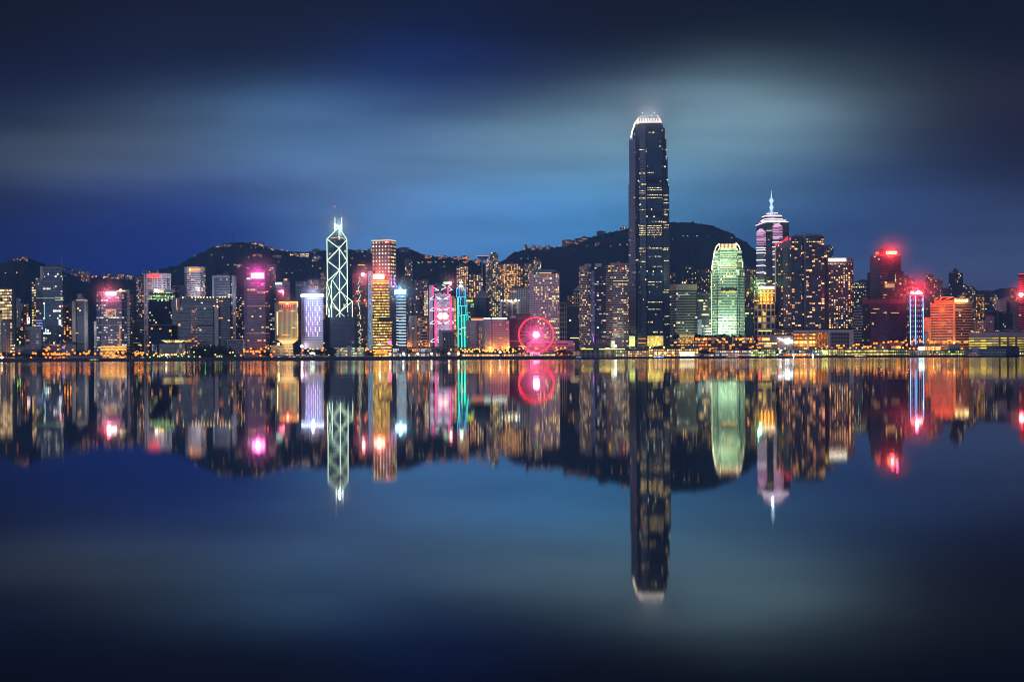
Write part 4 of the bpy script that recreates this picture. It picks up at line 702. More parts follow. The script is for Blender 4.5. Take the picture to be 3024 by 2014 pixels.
s = tower('office_tower', 'dark office tower with a yellow-green glowing roof edge right of the neon stepped tower', (1380, 1401), 889, 1600, fac((.14, .2, .24), (.05, .08, .1), w=.9, h=.5, p=.15, pf=.12, a=(.5, 1, .6), b=(.7, .9, 1), s=.9))
s.pbox('glowing_roof_edge', 1379, 885.5, 1397, 889, emi((.85, 1, .12), 3.4), -2, 3)
for x in (1386, 1393): s.tube('mast', [(x, 886, 3), (x, 868, 3)], .3, STEEL)
# two hotels in front
s = T('hotel_tower', 'mauve hotel with a curved ribbed front and an orange roof line, left of the two', 'hotel', 1379, 1431, 1430)
ch = [(1379, 6), (1388, 0), (1408, -1), (1414, 3)]
s.prism('facade', ch, 946, 22, fac((.50, .40, .46), (.2, .17, .22), w=1, h=.3, p=.02, pf=0), fh=2.8); s.prism('east_wing', (1414, 1431), 940, 22, fac((.46, .36, .38), (.1, .08, .1), w=.5, h=.5, p=.35, a=YEL, b=ORG, s=2), d0=3, fh=3.2, pitch=2.6)
s.prism('penthouse', (1392, 1432), 936, 20, mat((.52, .42, .46)), ybot=946, d0=4); s.pbox('orange_roof_line', 1392, 941.5, 1428, 944, emi((1, .4, .15), 3), 2.5, .6)
s = T('hotel_tower', 'mauve hotel with white-lit roof line and orange uplights at its corners, right of two', 'hotel', 1425, 1503, 1400)
s.prism('facade', [(1453, 0), (1500, 0), (1503, 5)], 949, 24, fac((.50, .38, .38), (.07, .05, .06), w=.62, h=.45, p=.16, pf=.02, a=ORG, b=YEL, s=2.2), pitch=2.4, fh=3.2); s.prism('curved_wing', [(1425, 8), (1432, 2), (1450, 0), (1453.5, 1)], 945, 20, fac((.46, .37, .42), (.18, .15, .2), w=.8, h=.35, p=.02), fh=2.9, d0=1)
s.prism('penthouse', (1432, 1498), 940, 18, fac((.44, .36, .4), (.1, .09, .1), w=.6, h=.5, p=.1, a=WARM), ybot=949, d0=3, fh=3); s.pbox('lit_roof_line', 1429, 938.5, 1449, 941.8, emi((.85, 1, .85), 3.2), 1.5, .7); s.pbox('lit_roof_line', 1454, 938.5, 1497, 941.8, emi((.9, 1, .85), 3.2), 1.5, .7)
for x in (1449, 1502): s.pbox('corner_pier', x-2.6, 946, x+2.6, 1028, mat((.52, .4, .4)), -2, 3, ground=True); s.light(x, 1029, -9, 26000, (1, .4, .05)); s.ball('uplight', x, 1025, 2.8, emi((1, .6, .12), 9), -6)
s = T('office_tower', 'tower with dark window stripes between white piers and roof lamps, behind the mauve hotels', 'tower', 1478, 1538, 1520)
s.prism('facade', (1482, 1527), 892, 24, fac((.30, .2, .22), (.06, .05, .07), w=1, h=.55, p=.12, a=(1, .6, .4), s=.9), fh=3.6); s.prism('lower_facade', (1500, 1514), 940, 8, fac((.4, .28, .26), (.04, .03, .03), w=.9, h=.5, p=.2, a=WARM, s=1), d0=-6, fh=3.2)
for x0, x1 in ((1478, 1483), (1497, 1499), (1512, 1514.5), (1526.5, 1535)): s.pbox('white_pier', x0, 890, x1, 1000, mat((.66, .58, .62)), -2, 3, ground=True)
s.prism('crown_wall', (1478, 1536), 888, 20, mat((.5, .44, .46)), ybot=893, d0=2)
for x, sz in ((1503, 3), (1512, 2), (1525, 4), (1483, 2), (1492, 2), (1534, 2)): s.ball('roof_lamp', x, 887, sz*.8, emi((.95, 1, .7), 8), -1)
s.light(1510, 884, -8, 9000, (.9, 1, .7))
tower('office_block', 'white block with a square window lattice above the striped tower with roof lamps', (1507, 1563), 853, 1600, fac((.60, .55, .6), (.03, .03, .05), w=.62, h=.62, p=.02, a=YEL, s=1.5), pitch=2.9, fh=3.1, cat='office block', plant=[(1514, 1546, 846)])
s = tower('office_block', 'dark maroon block behind the left half of the ferris wheel', [(1503, 0), (1566, 0)], 941, 1420, fac((.16, .06, .12), (.10, .03, .08), w=.9, h=.5, p=.05, pf=.02, a=(1, .8, .5), s=1.6), cat='office block', plant=[(1524, 1566, 927)], fh=4)
s.lines('lit_floor', 1504, 1552, [1008], emi((1, .55, .4), .7), 1.0, -1); s.lines('lit_window', 1532, 1552, [1022], emi(YEL, 2), 2, -1)
# block with round windows
s = T('office_tower', 'pale lilac block of many small round windows with chamfered roof', 'tower', 1564, 1653, 1460)
jm = fac((.58, .53, .58), (.035, .03, .05), w=.5, h=.5, p=.30, pf=.06, a=(1, .75, .25), b=(1, .8, .35), s=3.6, clump=4)
s.prism('facade', [(1577, 0), (1653, 0)], 807, 34, jm, pitch=3.2, fh=3.35, nu=14); s.prism('west_face', [(1564, 12), (1577.3, .3)], 807, 22, fac((.60, .54, .62), (.15, .12, .2), w=1, h=.3, p=0, pf=0), fh=3.35)
s.prism('chamfer_roof', [(1566, 10), (1577, 0), (1653, 0)], 795.5, 30, mat((.38, .38, .46)), ybot=807, topfront=[(1580, 12), (1584, 10), (1638, 10)]); s.pbox('dark_attic', 1578, 804.5, 1650, 809, BLACKM, -.6, 1); s.lines('attic_light', 1593, 1630, [807.3], emi((1, .6, .2), 2.5), 1.2, -1.2); s.ball('green_lamp', 1587.5, 807.6, 1.6, emi((.4, 1, .5), 5), -2)
s = tower('office_block', 'white-framed lattice block right of the round-windowed block', (1654, 1674), 896, 1500, fac((.62, .54, .55), (.03, .03, .04), w=.72, h=.85, p=.02, a=COOL, s=1.2), pitch=3.2, fh=7.5, cat='office block')
tower('apartment_tower', 'brown apartment tower with warm windows behind the white-framed lattice block', bays(1676, 1696, 3), 876, 1680, fac((.2, .17, .18), p=.45, a=ORG, b=YEL, s=1.6), cat='apartment tower')
s = tower('office_tower', 'beige tower with arched windows under a pyramid roof, left of the two banded towers', (1694, 1712), 866, 1640, fac((.42, .38, .36), (.05, .05, .07), w=.6, h=.85, p=.02), pitch=3.6, fh=9)
s.prism('pyramid_roof', (1694, 1712), 845, 14, mat((.34, .4, .5)), ybot=861, topfront=[(1708, 10), (1712, 10)])
s = tower('office_block', 'dark glass block with a bright window strip at its foot, left of the banded towers', (1676, 1710), 906, 1500, fac((.05, .06, .09), (.04, .05, .08), w=.95, h=.7, p=.04, pf=.04, a=YEL, b=(.7, 1, .9), s=1.8), cat='office block'); s.lines('lit_floor', 1685, 1709, [1000], emi((1, .8, .4), 3), 2.2, -1)
# banded twin towers
bs = dict(w=1, h=.46, pf=.12, a=(1, .72, .38), b=(1, .86, .6))
s = T('office_tower', 'brown-banded cylinder-fronted tower with a bright glass seam, left twin', 'tower', 1711, 1789, 1480)
cyl = [(1711, 10), (1714, 4), (1721, 0), (1735, 0), (1742, 3), (1745, 7)]
s.prism('facade', cyl, 791, 34, fac((.46, .41, .33), (.04, .035, .035), p=.14, s=1.5, **bs), fh=3.5, pitch=2); s.prism('crown_wall', cyl, 788, 32, mat((.42, .32, .3)), ybot=796, d0=-.6)
s.prism('glass_seam', [(1745, 3), (1757, 3)], 801, 24, fac((.26, .30, .42), (.2, .24, .36), w=.9, h=.8, p=.1, a=(.6, .8, 1), s=.5), fh=3.5, d0=2); s.prism('east_facade', [(1757, 6), (1776, 6), (1777, 2), (1789, 2)], 790, 30, fac((.16, .13, .14), (.04, .05, .07), w=.9, h=.5, p=.12, pf=.1, a=(1, .7, .4), b=(.7, .9, 1), s=1.5), fh=3.5, d0=2)
s.plant(1728, 1747, 782, 791, PALE); s.plant(1760, 1778, 781, 791, PALE); s.tube('coloured_line', [(1751, 989, -.5), (1754, 1012, -.5)], .5, emi((.8, .3, 1), 1.6))
s = T('office_tower', 'brown-banded tower with serrated edge and greenish glass front, right twin', 'tower', 1789, 1859, 1480)
s.prism('facade', [(1804, 3), (1808, -1), (1812, 0), (1842, 0), (1858, 6)], 786, 34, fac((.42, .39, .34), (.09, .10, .09), p=.12, s=1.4, **bs), fh=3.5, pitch=2); s.prism('crown_wall', [(1802, 4), (1810, -1), (1835, -1), (1858, 6)], 780, 30, mat((.42, .33, .31)), ybot=788, d0=-.4)
s.prism('serrated_edge', [(1790, 5), (1804, 1)], 786, 20, fac((.46, .41, .34), (.02, .02, .02), w=1, h=.55, p=.08, pf=.03), d0=1, fh=3.5); s.ball('roof_dome', 1829, 780, 6, CONC, 12); s.ball('red_lamp', 1843, 797, 2.6, emi((1, .2, .05), 5), -2); s.lines('light_line', 1812, 1857, [833, 926], emi((1, .8, .5), 1.2), 1.2, -1); s.lines('red_lines', 1811, 1828, [979, 983], emi((1, .15, .15), 1.2), .9, -1)
s.light(1830, 990, -25, 12000, (.9, .9, .6))
# low white post office and wheel
s = T('post_office', 'long low white building with horizontal bands behind the ferris wheel', 'public building', 1556, 1698, 1370)
s.prism('facade', (1556, 1698), 1013, 20, fac((.44, .36, .38), (.1, .07, .1), w=1, h=.35, p=.08, a=WARM, s=1), fh=4.5); s.prism('penthouse', (1575, 1694), 1007, 14, mat((.42, .35, .38)), ybot=1013, d0=5); s.lines('parapet_line', 1556, 1698, [1014.5, 1022, 1030], mat((.5, .42, .45)), 1.6, -1.4, 1.2)
s = T('ferris_wheel', 'large observation wheel with glowing red rim and white-hot hub on A-frame legs', 'ferris wheel', 1532, 1636, 1345)
hub = Wd(1584, 989.5, 1345); RR = 51.5/F*1345
def ring(r, rr, part, m, n=72, dy=0, a0=0, a1=2*math.pi):
    mb = MB()
    for i in range(n): a, b = a0+(a1-a0)*i/n, a0+(a1-a0)*(i+1)/n; mb.tube((hub.x+r*math.cos(a), hub.y+dy, hub.z+r*math.sin(a)), (hub.x+r*math.cos(b), hub.y+dy, hub.z+r*math.sin(b)), rr, 5)
    return s.add(mb, part, m)
ring(RR, .62, 'rim', emi((1, .045, .02), 6, True)); ring(RR-1.3, .16, 'inner_rim', mat((.5, .3, .35)), 60, 1)
for i in range(24): a = 2*math.pi*i/24; s.add(MB().tube(hub, (hub.x+(RR-1)*math.cos(a), hub.y, hub.z+(RR-1)*math.sin(a)), .16, 4), 'spoke', emi((1, .15, .3), 1.3))
for i in range(42):
    a = 2*math.pi*i/42+.03; c = Vector((hub.x+(RR+.2)*math.cos(a), hub.y+1.6, hub.z+(RR+.2)*math.sin(a)))
    s.add(MB().sphere(c, .75, 8, 5, 1.15), 'gondola', mat((.6, .6, .7), .3))
s.add(MB().sphere(hub+Vector((0, -1.6, 0)), 4.3, 16, 10), 'hub_light', emi((1, .78, .86), 10, True)); s.add(MB().cyl(hub.x, hub.y, hub.z-1, hub.z+1, 2), 'hub', STEEL)
for dx, dy in ((-16.5, -7), (-13, -5), (-20, 6), (16.5, -7), (13, -5), (20, 6)):
    s.add(MB().tube((hub.x+dx*.04, hub.y+dy*.3, hub.z), (hub.x+dx, hub.y+dy, GZ+1), .5, 8), 'support_leg', emi((1, .32, .42), .75))
s.light(1584, 989, -9, 140000, (1, .04, .24), r=1.5); s.light(1584, 989, 14, 50000, (1, .05, .28), r=2); s.prism('station_platform', (1528, 1632), 1042, 12, fac((.3, .2, .24), w=.8, h=.6, p=.9, pf=.5, a=(1, .5, .6), b=YEL, s=1.6), d0=-12, fh=3, pitch=2.4); s.pbox('pink_sign', 1566, 1040.5, 1580, 1043, emi((1, .1, .5), 9), -14, .6)
s.light(1584, 1040, -16, 12000, (1, .08, .35))
# ------------------------------------------------------------------ the tall tower and the east of the picture
s = T('supertall_tower', 'tallest tower of all, dark blue glass with stepped shoulders and a glowing claw-like crown', 'skyscraper', 1859, 1979, 1640)
tg = fac((.10, .14, .22), (.05, .08, .15), w=.72, h=.55, p=.015, pf=.035, a=(1, .78, .36), b=(1, .86, .52), s=1.5, clump=8)
ws = fac((.30, .26, .33), (.14, .13, .19), w=1, h=.5, p=.03, pf=.03, a=PINKW, b=WARM, s=1.0)
LV = [(1859, 1979, 545, None), (1861.5, 1975, 468, 545), (1866, 1971.5, 412, 468), (1873, 1967, 378, 412), (1880, 1961, 366, 378)]
for i, (a, b, yt, yb) in enumerate(LV):
    ins = i*1.1; ch = [(a, 14+ins), (1878+ins*.6, 9), (1881+ins*.4, 11), (1890, 8), (1892, 3), (1910, 1), (1911, 3.5), (1913, 3.5), (1914, 0), (1958, 0), (1959.5, 3), (1961, 4), (b, 7+ins)]
    ch = [(p, d) for p, d in ch if a <= p <= b]; s.prism('facade', ch, yt, 44-ins*2, tg, ybot=yb, pitch=2.1, fh=4.2, d0=ins)
s.prism('west_wall', [(1858.6, 13.5), (1879, 8.5)], 545, 20, ws, fh=4.2, d0=-.8); s.prism('west_wall', [(1861.2, 15), (1880, 10)], 412, 20, mat((.13, .14, .2), .4), ybot=545, d0=-.4)
for y0, y1 in ((528.5, 538), (630, 640), (793, 801)):
    for a, b in ((1914, 1958),): s.pbox('mechanical_floor', a, y0, b, y1, BLACKM, -1.2, 1)
    s.pbox('mechanical_floor', 1914, y1+3, 1958, y1+6, BLACKM, -1.0, .8)
for x, y in ((1915, 643.5), (1936, 644.5), (1890.5, 539), (1914, 805), (1956, 805), (1976, 537), (1932, 806)): s.ball('wall_lamp', x, y, 1.5, emi((.8, 1, .75), 5), -3)
WF = fac((.12, .12, .14), (.2, .2, .2), w=.72, h=1.4, p=.95, pf=.75, a=(1, .72, .28), b=(1, .86, .5), s=2.3, clump=6)
for (x0, x1, ys) in [(1914, 1957, [559.5, 566, 581, 589, 671.5, 678, 685, 691.5, 698, 738, 762, 837, 897, 918]), (1890, 1909, [568, 575, 590, 624, 672, 679, 686, 692, 698, 738, 747, 777]), (1962, 1978, [582, 605, 624, 670, 677, 738, 775, 861, 939, 962]), (1914, 1934, [514.5, 845]), (1890, 1908, [447, 516.5])]:
    for y in ys: s.pbox('lit_floor', x0, y-1.0, x1, y+1.0, WF, -.7, .5, 2.1, 3)
s.pbox('lit_floor', 1916, 384, 1957, 393, fac((.1, .12, .15), w=.7, h=.8, p=.8, pf=.5, a=(.8, .95, .85), b=(.6, .8, .75), s=1.0), 3.6, .5, 2.2, 3)
s.prism('lobby', (1912, 1959), 996, 4, fac((.8, .7, .35), (.25, .18, .05), w=.72, h=.7, p=2, pf=.6, a=(1, .85, .3), b=(1, .7, .15), s=1.6), ybot=1026, d0=-3, pitch=3.4, fh=4.2)
for x in [1914+3.4*i for i in range(14)]: s.pbox('lobby_fin', x, 997, x+.7, 1018, emi((1, .8, .3), 1.5), -4, .7)
s.light(1936, 1030, -14, 15000, (1, .8, .3)); s.light(1864, 1018, -12, 20000, (.8, 1, .5)); s.pbox('lit_base', 1859, 996, 1876, 1026, fac((.7, .8, .4), (.6, .7, .3), w=.9, h=.6, p=2, pf=1, a=(.9, 1, .5), b=(1, .8, .3), s=1.1), 4, 2, 6, 3)
s.lines('lit_floor', 1885, 1908, [1004, 1017], emi((1, .38, .05), 2), 2, -2)
for i in range(15):   # crown: ring of inward-curving claws
    x = 1888+4.9*i; top = 341+4*abs(i-7)/7; s.tube('crown_claw', [(x, 367, 1), (x+(1922-x)*.04, 355, 1.5)], .55, emi((1, .88, .80), 2.2)); s.tube('crown_claw_tip', [(x+(1922-x)*.04, 355, 1.5), (x+(1922-x)*.20, top, 5)], .3, emi((.9, .8, .78), .55))
for pts in ([(1877, 378, 12), (1881, 368, 10), (1890, 357, 7), (1899, 349, 7)], [(1960, 367, 2), (1956, 356, 4), (1949, 347, 7)], [(1880, 377, 8), (1885, 367, 8), (1894, 356, 7)]): s.tube('crown_claw', pts, .8, emi((1, .78, .7), 2))
s.tube('lit_crown_edge', [(1870, 411, 12), (1874, 392, 11), (1881, 372, 9)], 1.1, emi((1, .85, .65), 3)); s.pbox('crown_base', 1887, 362, 1958, 366.5, emi((1, .85, .76), 1.3), 3, 18)
for x, y in ((1905.5, 339), (1939, 338), (1930, 346)): s.ball('beacon', x, y, 1.1, emi((.8, 1, .95), 5), 4)
s.light(1922, 361, 20, 110000, (1, .95, .9), 'UP', r=10); s.light(1872, 392, -8, 3000, (.9, 1, .9), r=3)
s = T('office_tower', 'flat-topped tan office block with striped floors right of the tallest tower', 'office block', 1979, 2060, 1560)
hf = dict(w=1, h=.46, p=.05, pf=.06, a=(1, .85, .5), b=(.8, 1, .75), s=1.6)
s.prism('facade', [(1979, 12), (1998, 0), (2060, 2)], 861, 30, fac((.38, .36, .27), (.03, .035, .03), **hf), fh=4.3); s.prism('crown_wall', [(1979, 12), (1998, 0), (2060, 2)], 845, 30, mat((.42, .34, .26)), ybot=862, d0=-.5)
s.lines('lit_floor', 2000, 2038, [875.5], emi((.6, 1, .9), 1.1), 1.4, -1.4); s.plant(2010, 2028, 841, 846); s.tube('mast', [(2019, 845, 6), (2019, 820, 6)], .4, STEEL); s.ball('roof_lamp', 2018, 840, 1.8, emi(YEL, 6), 3); s.ball('roof_lamp', 2025, 840, 1.8, emi(YEL, 6), 3); s.light(2030, 1000, -22, 14000, (.9, 1, .6))
for (a, b, y, Y, lab, n, st) in [
 (1980, 1999, 812, 1900, 'small apartment tower peeping above the tan block beside the tallest tower', 2, dict(p=.3, a=PINKW, b=(1, .7, .4), s=2)),
 (2026, 2052, 795, 1880, 'apartment tower with a stepped top left of the green-crowned tower, tallest of three', 3, dict(p=.1, a=(.8, 1, .7), b=YEL, s=2)),
 (2053, 2079, 804, 1860, 'dim apartment tower in the middle of three left of the green-crowned tower', 3, dict(p=.12, a=(1, .7, .3), b=YEL, s=2)),
 (2079, 2103, 802, 1800, 'apartment tower with pink horizontal lines and orange windows touching the green-crowned tower', 2, dict(p=.3, a=(1, .55, .2), b=(1, .8, .4), s=2.4)),
 (2197, 2217, 797, 1880, 'apartment tower right behind the green-crowned tower, left one of two', 2, dict(p=.12, a=(1, .8, .4), b=YEL, s=1.8)),
 (2217, 2237, 804, 1840, 'apartment tower with a column of orange windows left of the pink-banded spire tower', 2, dict(p=.6, a=(1, .6, .15), b=(1, .8, .3), s=2.6)),
 (2200, 2228, 868, 1700, 'dark block with orange lamp on its roof between the green-crowned tower and the gold-columned block', 2, dict(p=.25, a=(1, .7, .4), b=YEL, s=1.8)),
 (2436, 2463, 738, 1800, 'grey tower with one strip of lit windows between the two hotel towers', 3, dict(p=.15, a=(1, .7, .5), b=WHITE, s=1.5)),
 (2522, 2564, 845, 1760, 'grey apartment slab with many small lights right of the hotel with the lit roof letters', 4, dict(p=.3, a=(1, .8, .4), b=(.8, 1, .8), s=1.9))]:
    s = tower('apartment_tower', lab, bays(a, b, n, 5), y, Y, fac((.2, .22, .26), w=.5, h=.5, pf=.03, **st), cat='apartment tower', plant=[(a+(b-a)*.3, a+(b-a)*.7, y-5)])
    if 'orange lamp' in lab: s.ball('roof_lamp', 2210, 872, 2.4, emi(ORG, 7), -3)
s = tower('office_tower', 'dark blue banded glass block between the tan block and the green-crowned tower', [(2061, 0), (2101, 4)], 873, 1560, fac((.09, .12, .17), (.05, .07, .11), w=1, h=.55, p=.08, pf=.12, a=(1, .7, .2), b=(1, .8, .5), s=1.8), fh=4.6)
s.pbox('dark_recess', 2066, 877, 2095, 891, mat((.03, .04, .06)), -.6, .6); s.pbox('sparkling_wing', 2061, 950, 2073, 1000, fac((.3, .38, .46), (.25, .33, .4), w=.6, h=.6, p=.4, a=COOL, b=WHITE, s=.6), -2, 3, 2, 2.4)
# green-crowned tower
s = T('office_tower', 'green-lit glass tower with tapering stepped crown and orange claw-like fins on top', 'skyscraper', 2102, 2200, 1560)
gk = fac((.34, .44, .34), (.08, .13, .12), w=.86, h=.5, p=.10, pf=.07, a=(1, .75, .3), b=(.8, 1, .7), s=1.5, clump=5); gk2 = fac((.5, .7, .5), (.3, .5, .4), w=.7, h=.6, p=.9, pf=.6, a=(.8, 1, .6), b=(.95, 1, .7), s=.9)
s.prism('facade', [(2103, 8), (2120, 2), (2121, 0), (2182, 0), (2183, 3), (2200, 7)], 803, 40, gk, fh=4.4, pitch=2.2)
for a, b, yt, yb, ins in ((2105.5, 2197, 770, 803, 1), (2110, 2193, 745, 770, 3)): s.prism('facade', [(a, 8), (2121, 2), (2182, 2), (b, 7)], yt, 36, gk, ybot=yb, d0=ins, fh=4.4, pitch=2.2)
for y in (752, 759, 765, 776, 785, 791, 798): s.pbox('lit_floor', 2128, y-1.6, 2178, y+1.4, gk2, 1.6-(1.6 if y > 770 else 0)*1, .6, 1.8, 3)
for y0, y1 in ((748, 754), (763, 768), (774, 782)): s.pbox('lit_shoulder', 2112, y0, 2122, y1, emi((.75, 1, .7), .9), 2, 1); s.pbox('lit_shoulder', 2183, y0, 2192, y1, emi((.75, 1, .7), .9), 2, 1)
s.pbox('lit_shoulder', 2177, 804, 2185, 820, gk2, -1, 1, 2, 3); s.lines('orange_floor', 2109, 2194, [793.5], emi((1, .5, .1), 1.5), 1.5, -1.4)
s.tube('lit_edge', [(2105, 803, 6), (2108, 775, 6)], .9, emi((.9, 1, .6), 4)); s.tube('lit_edge', [(2110, 770, 7), (2113.5, 747, 7)], .9, emi((1, .95, .6), 4)); s.tube('lit_edge', [(2196, 800, 7), (2194, 772, 6)], .4, emi((.9, 1, .6), 2)); s.tube('lit_edge', [(2101.8, 996, 6), (2103, 815, 6)], .6, emi((.85, 1, .55), 1.4))
s.prism('crown_drum', (2128, 2178), 738, 26, gk2, ybot=745.5, d0=5, pitch=2)
for i in range(12): x = 2131+4.0*i; s.pbox('crown_fin', x, 727, x+1.4, 741, emi((1, .72, .42), 2.6), 4, 1)
for pts in ([(2115, 745, 6), (2119, 735, 6), (2127, 726, 6), (2129, 741, 6), (2124, 744, 6)], [(2189, 745, 6), (2186, 735, 6), (2177, 725, 6), (2176, 741, 6), (2182, 744, 6)]): s.tube('crown_claw', pts, .9, emi((1, .78, .5), 3))
s.lines('crown_rail', 2129, 2176, [729], emi((1, .6, .4), 2), 1, 5)
for y0, y1 in ((857, 864),): s.pbox('mechanical_floor', 2130, y0, 2178, y1, BLACKM, -.7, .5)
s.lines('orange_floor', 2131, 2176, [870], emi((1, .55, .08), 2.4), 2.2, -1); s.pbox('dark_joint', 2178, 880, 2179.2, 998, BLACKM, -1, 1)
s.light(2152, 1004, -26, 230000, (.78, 1, .58), 'SPOT', aim=(2152, 930, 0), size=1.9, blend=1); s.light(2150, 980, -34, 120000, (.74, 1, .66)); s.light(2152, 780, -34, 110000, (.85, 1, .6)); s.light(2106, 790, -10, 14000, (.6, 1, .8)); s.light(2160, 940, -20, 9000, (.5, .7, 1)); s.light(2196, 900, -12, 4000, (.6, 1, .8))
s = tower('office_block', 'dark green glass block with bright strips between the green-crowned tower and the gold-columned block', (2201, 2225), 921, 1480, fac((.10, .17, .16), (.04, .07, .07), w=.9, h=.5, p=.1, pf=.15, a=(.5, 1, .6), b=YEL, s=2), cat='office block', fh=4.2)
# pink banded spire tower
s = T('office_tower', 'tower with pink-lit bays, tiered pink roof and a glowing silver spire', 'skyscraper', 2235, 2332, 1740)
cf = fac((.13, .18, .22), (.10, .14, .19), w=.94, h=.6, p=.025, pf=.03, a=YEL, b=(.7, 1, .8), s=1.6)
s.prism('facade', [(2236, 12), (2264, 0), (2332, 3)], 665, 46, cf, fh=4.2, topfront=None); s.prism('upper_tier', [(2252, 14), (2262, 8), (2316, 10)], 647, 34, cf, ybot=658, d0=2); s.prism('pyramid_roof', [(2254, 15), (2264, 9), (2314, 11)], 638, 32, emi((1, .62, .78), .55), ybot=646, topfront=[(2268, 18), (2272, 16), (2304, 16)])
s.prism('sloped_eave', [(2236, 12), (2264, 0), (2332, 3)], 657, 46, mat((.5, .45, .55)), ybot=664.5, topfront=[(2250, 14), (2264, 6), (2318, 8)])
PL = emi((1, .80, .94), 3.0)
for pts in ([(2235.5, 674, 11), (2264, 664, -1), (2332, 664, 2)], [(2240, 669, 12), (2264, 659.5, 3), (2326, 659.5, 5)], [(2251, 661, 13), (2262, 655, 7), (2316, 655, 9)], [(2254, 650, 14), (2264, 645.5, 8), (2313, 645.5, 10)], [(2268, 639, 16), (2302, 638, 16)]): s.tube('pink_tube', pts, .6, PL)
def bay(x0, xm, x1, ytop, ysolid, stripes, d):
    pk = fac((.10, .05, .10), (.8, .3, .6), w=1, h=.68, p=9, pf=1, a=(1, .62, .86), b=(1, .72, .9), s=.8)
    s.prism('pink_bay', [(x0, 3), (xm, 0), (x1, 4)], ytop+9, 4, pk, ybot=ysolid, d0=d, fh=3.0, pitch=60); 
    for k in range(4): a = k*2.4; s.pbox('bay_gable', x0+2+a, ytop+9-2.3*(k+1), x1-2-a*1.1, ytop+9-2.3*k-.4, emi((1, .66, .88), 1.1), d, 3)
    s.prism('bay_shaft', [(x0, 3), (xm, 0), (x1, 4)], ysolid, 4, fac((.2, .28, .30), (.15, .22, .25), w=1, h=.5, p=.02), d0=d, fh=4)
    for y in stripes: s.tube('pink_tube', [(x0, y+1, d+2.6), (xm, y, d-.6), (x1, y+1.6, d+3.4)], .6, PL)
bay(2236, 2257, 2264, 684, 734, [739, 746, 754.5, 775.5, 791.5, 812, 844], -4); bay(2284, 2303, 2313, 668, 716, [723, 737, 750, 758, 774, 795, 818, 845], -7)
s.lines('lit_floor', 2265, 2283, [689], emi((1, .8, .4), 1.8), 1.6, -1.5); s.lines('lit_floor', 2268, 2281, [838], emi(YEL, 2), 3, -1.5); s.pbox('dark_belt', 2264, 697, 2331, 700, BLACKM, -.9, .6)
sp = Wd(2282.5, 636, 1768); mb = MB(); prof = [(636, 2.6), (632, 1.5), (629, 2.0), (622, 3.6), (620, 4.2), (617, 2.4), (610, 1.6), (606, 2.6), (601, 4.2), (596, 2.6), (593, 1.2), (585, .8), (571, .15)]
for (ya, ra), (yb_, rb) in zip(prof, prof[1:]): mb.cyl(sp.x, sp.y, Wd(2282, ya, sp.y).z, Wd(2282, yb_, sp.y).z, ra, rb, 10)
s.add(mb, 'spire', emi((.62, .82, 1), 1.5)); s.light(2282, 640, 6, 20000, (.7, .85, 1))
for k in range(4): s.tube('spire_stay', [(2270+8*k, 640, 20), (2279+2*k, 628, 24)], .35, emi((.6, .7, 1), .8))
# gold-columned block
s = T('office_tower', 'block with a golden columned crown, gold sign and a white-green ball lamp', 'tower', 2227, 2291, 1470)
s.prism('facade', [(2228, 6), (2238, 0), (2290, 0)], 904, 26, fac((.42, .38, .30), (.04, .045, .035), w=.68, h=.74, p=.1, pf=.05, a=(1, .75, .25), b=YEL, s=1.5), pitch=6.0, fh=9.5)
s.prism('crown_block', [(2231, 5), (2238, 0), (2290, 0)], 868, 22, mat((.32, .2, .09)), ybot=904, d0=1); s.prism('sign_wall', [(2250, 2), (2290, 2)], 852.5, 16, mat((.4, .24, .08)), ybot=869, d0=2); s.prism('gable', [(2236, 5), (2250, 5)], 862, 12, mat((.3, .24, .12)), ybot=869, d0=2)
for x in (2249, 2259.5, 2270, 2281): 
    for dx in (-1.8, 1.8): s.pbox('column', x+dx-.9, 881, x+dx+.9, 897, mat((.7, .45, .2)), -2.5, 1.6); s.plate('column_glow_wedge', [(x+dx-1.3, 896.8), (x+dx+1.3, 896.8), (x+dx, 884)], -2.9, .3, emi((1, .45, .05), 4))  # glowing wedges paint uplight rising on the columns
    s.ball('uplight', x, 867.5, 1.7, emi((1, .75, .3), 7), -1); s.ball('uplight', x, 879, 1.7, emi((1, .72, .25), 7), -1); s.ball('uplight', x, 902.5, 1.8, emi((1, .7, .22), 7), -1)
s.lines('lit_cornice', 2241, 2289, [872.8], emi((1, .55, .1), 4.5), 1.5, -1.5); s.lines('lit_cornice', 2240, 2289, [881], emi((1, .42, .06), 2), 1, -1.5); s.lines('lit_cornice', 2228, 2242, [895.5], emi((1, .6, .15), 5), 1.6, -1)
s.pbox('sign_panel', 2250, 853, 2290, 863.5, emi((1, .36, .01), 1.5), 1, .6); s.text('sign_letters', '中国农业银行', 2252, 854, 2289, 859, emi((1, .92, .75), 5), 0, bold=.2); s.lines('sign_line', 2252, 2288, [861.5], emi((1, .8, .4), 4), 1.4, .4)
s.ball('ball_lamp', 2246, 858, 4.4, emi((.78, 1, .8), 10), -3); s.light(2246, 857, -8, 16000, (.08, 1, .2)); s.light(2240, 845, 6, 16000, (.08, 1, .25)); s.light(2268, 888, -12, 22000, (1, .42, .05)); s.lines('lit_floor', 2240, 2280, [985], emi((1, .75, .2), 2), 3, -1)
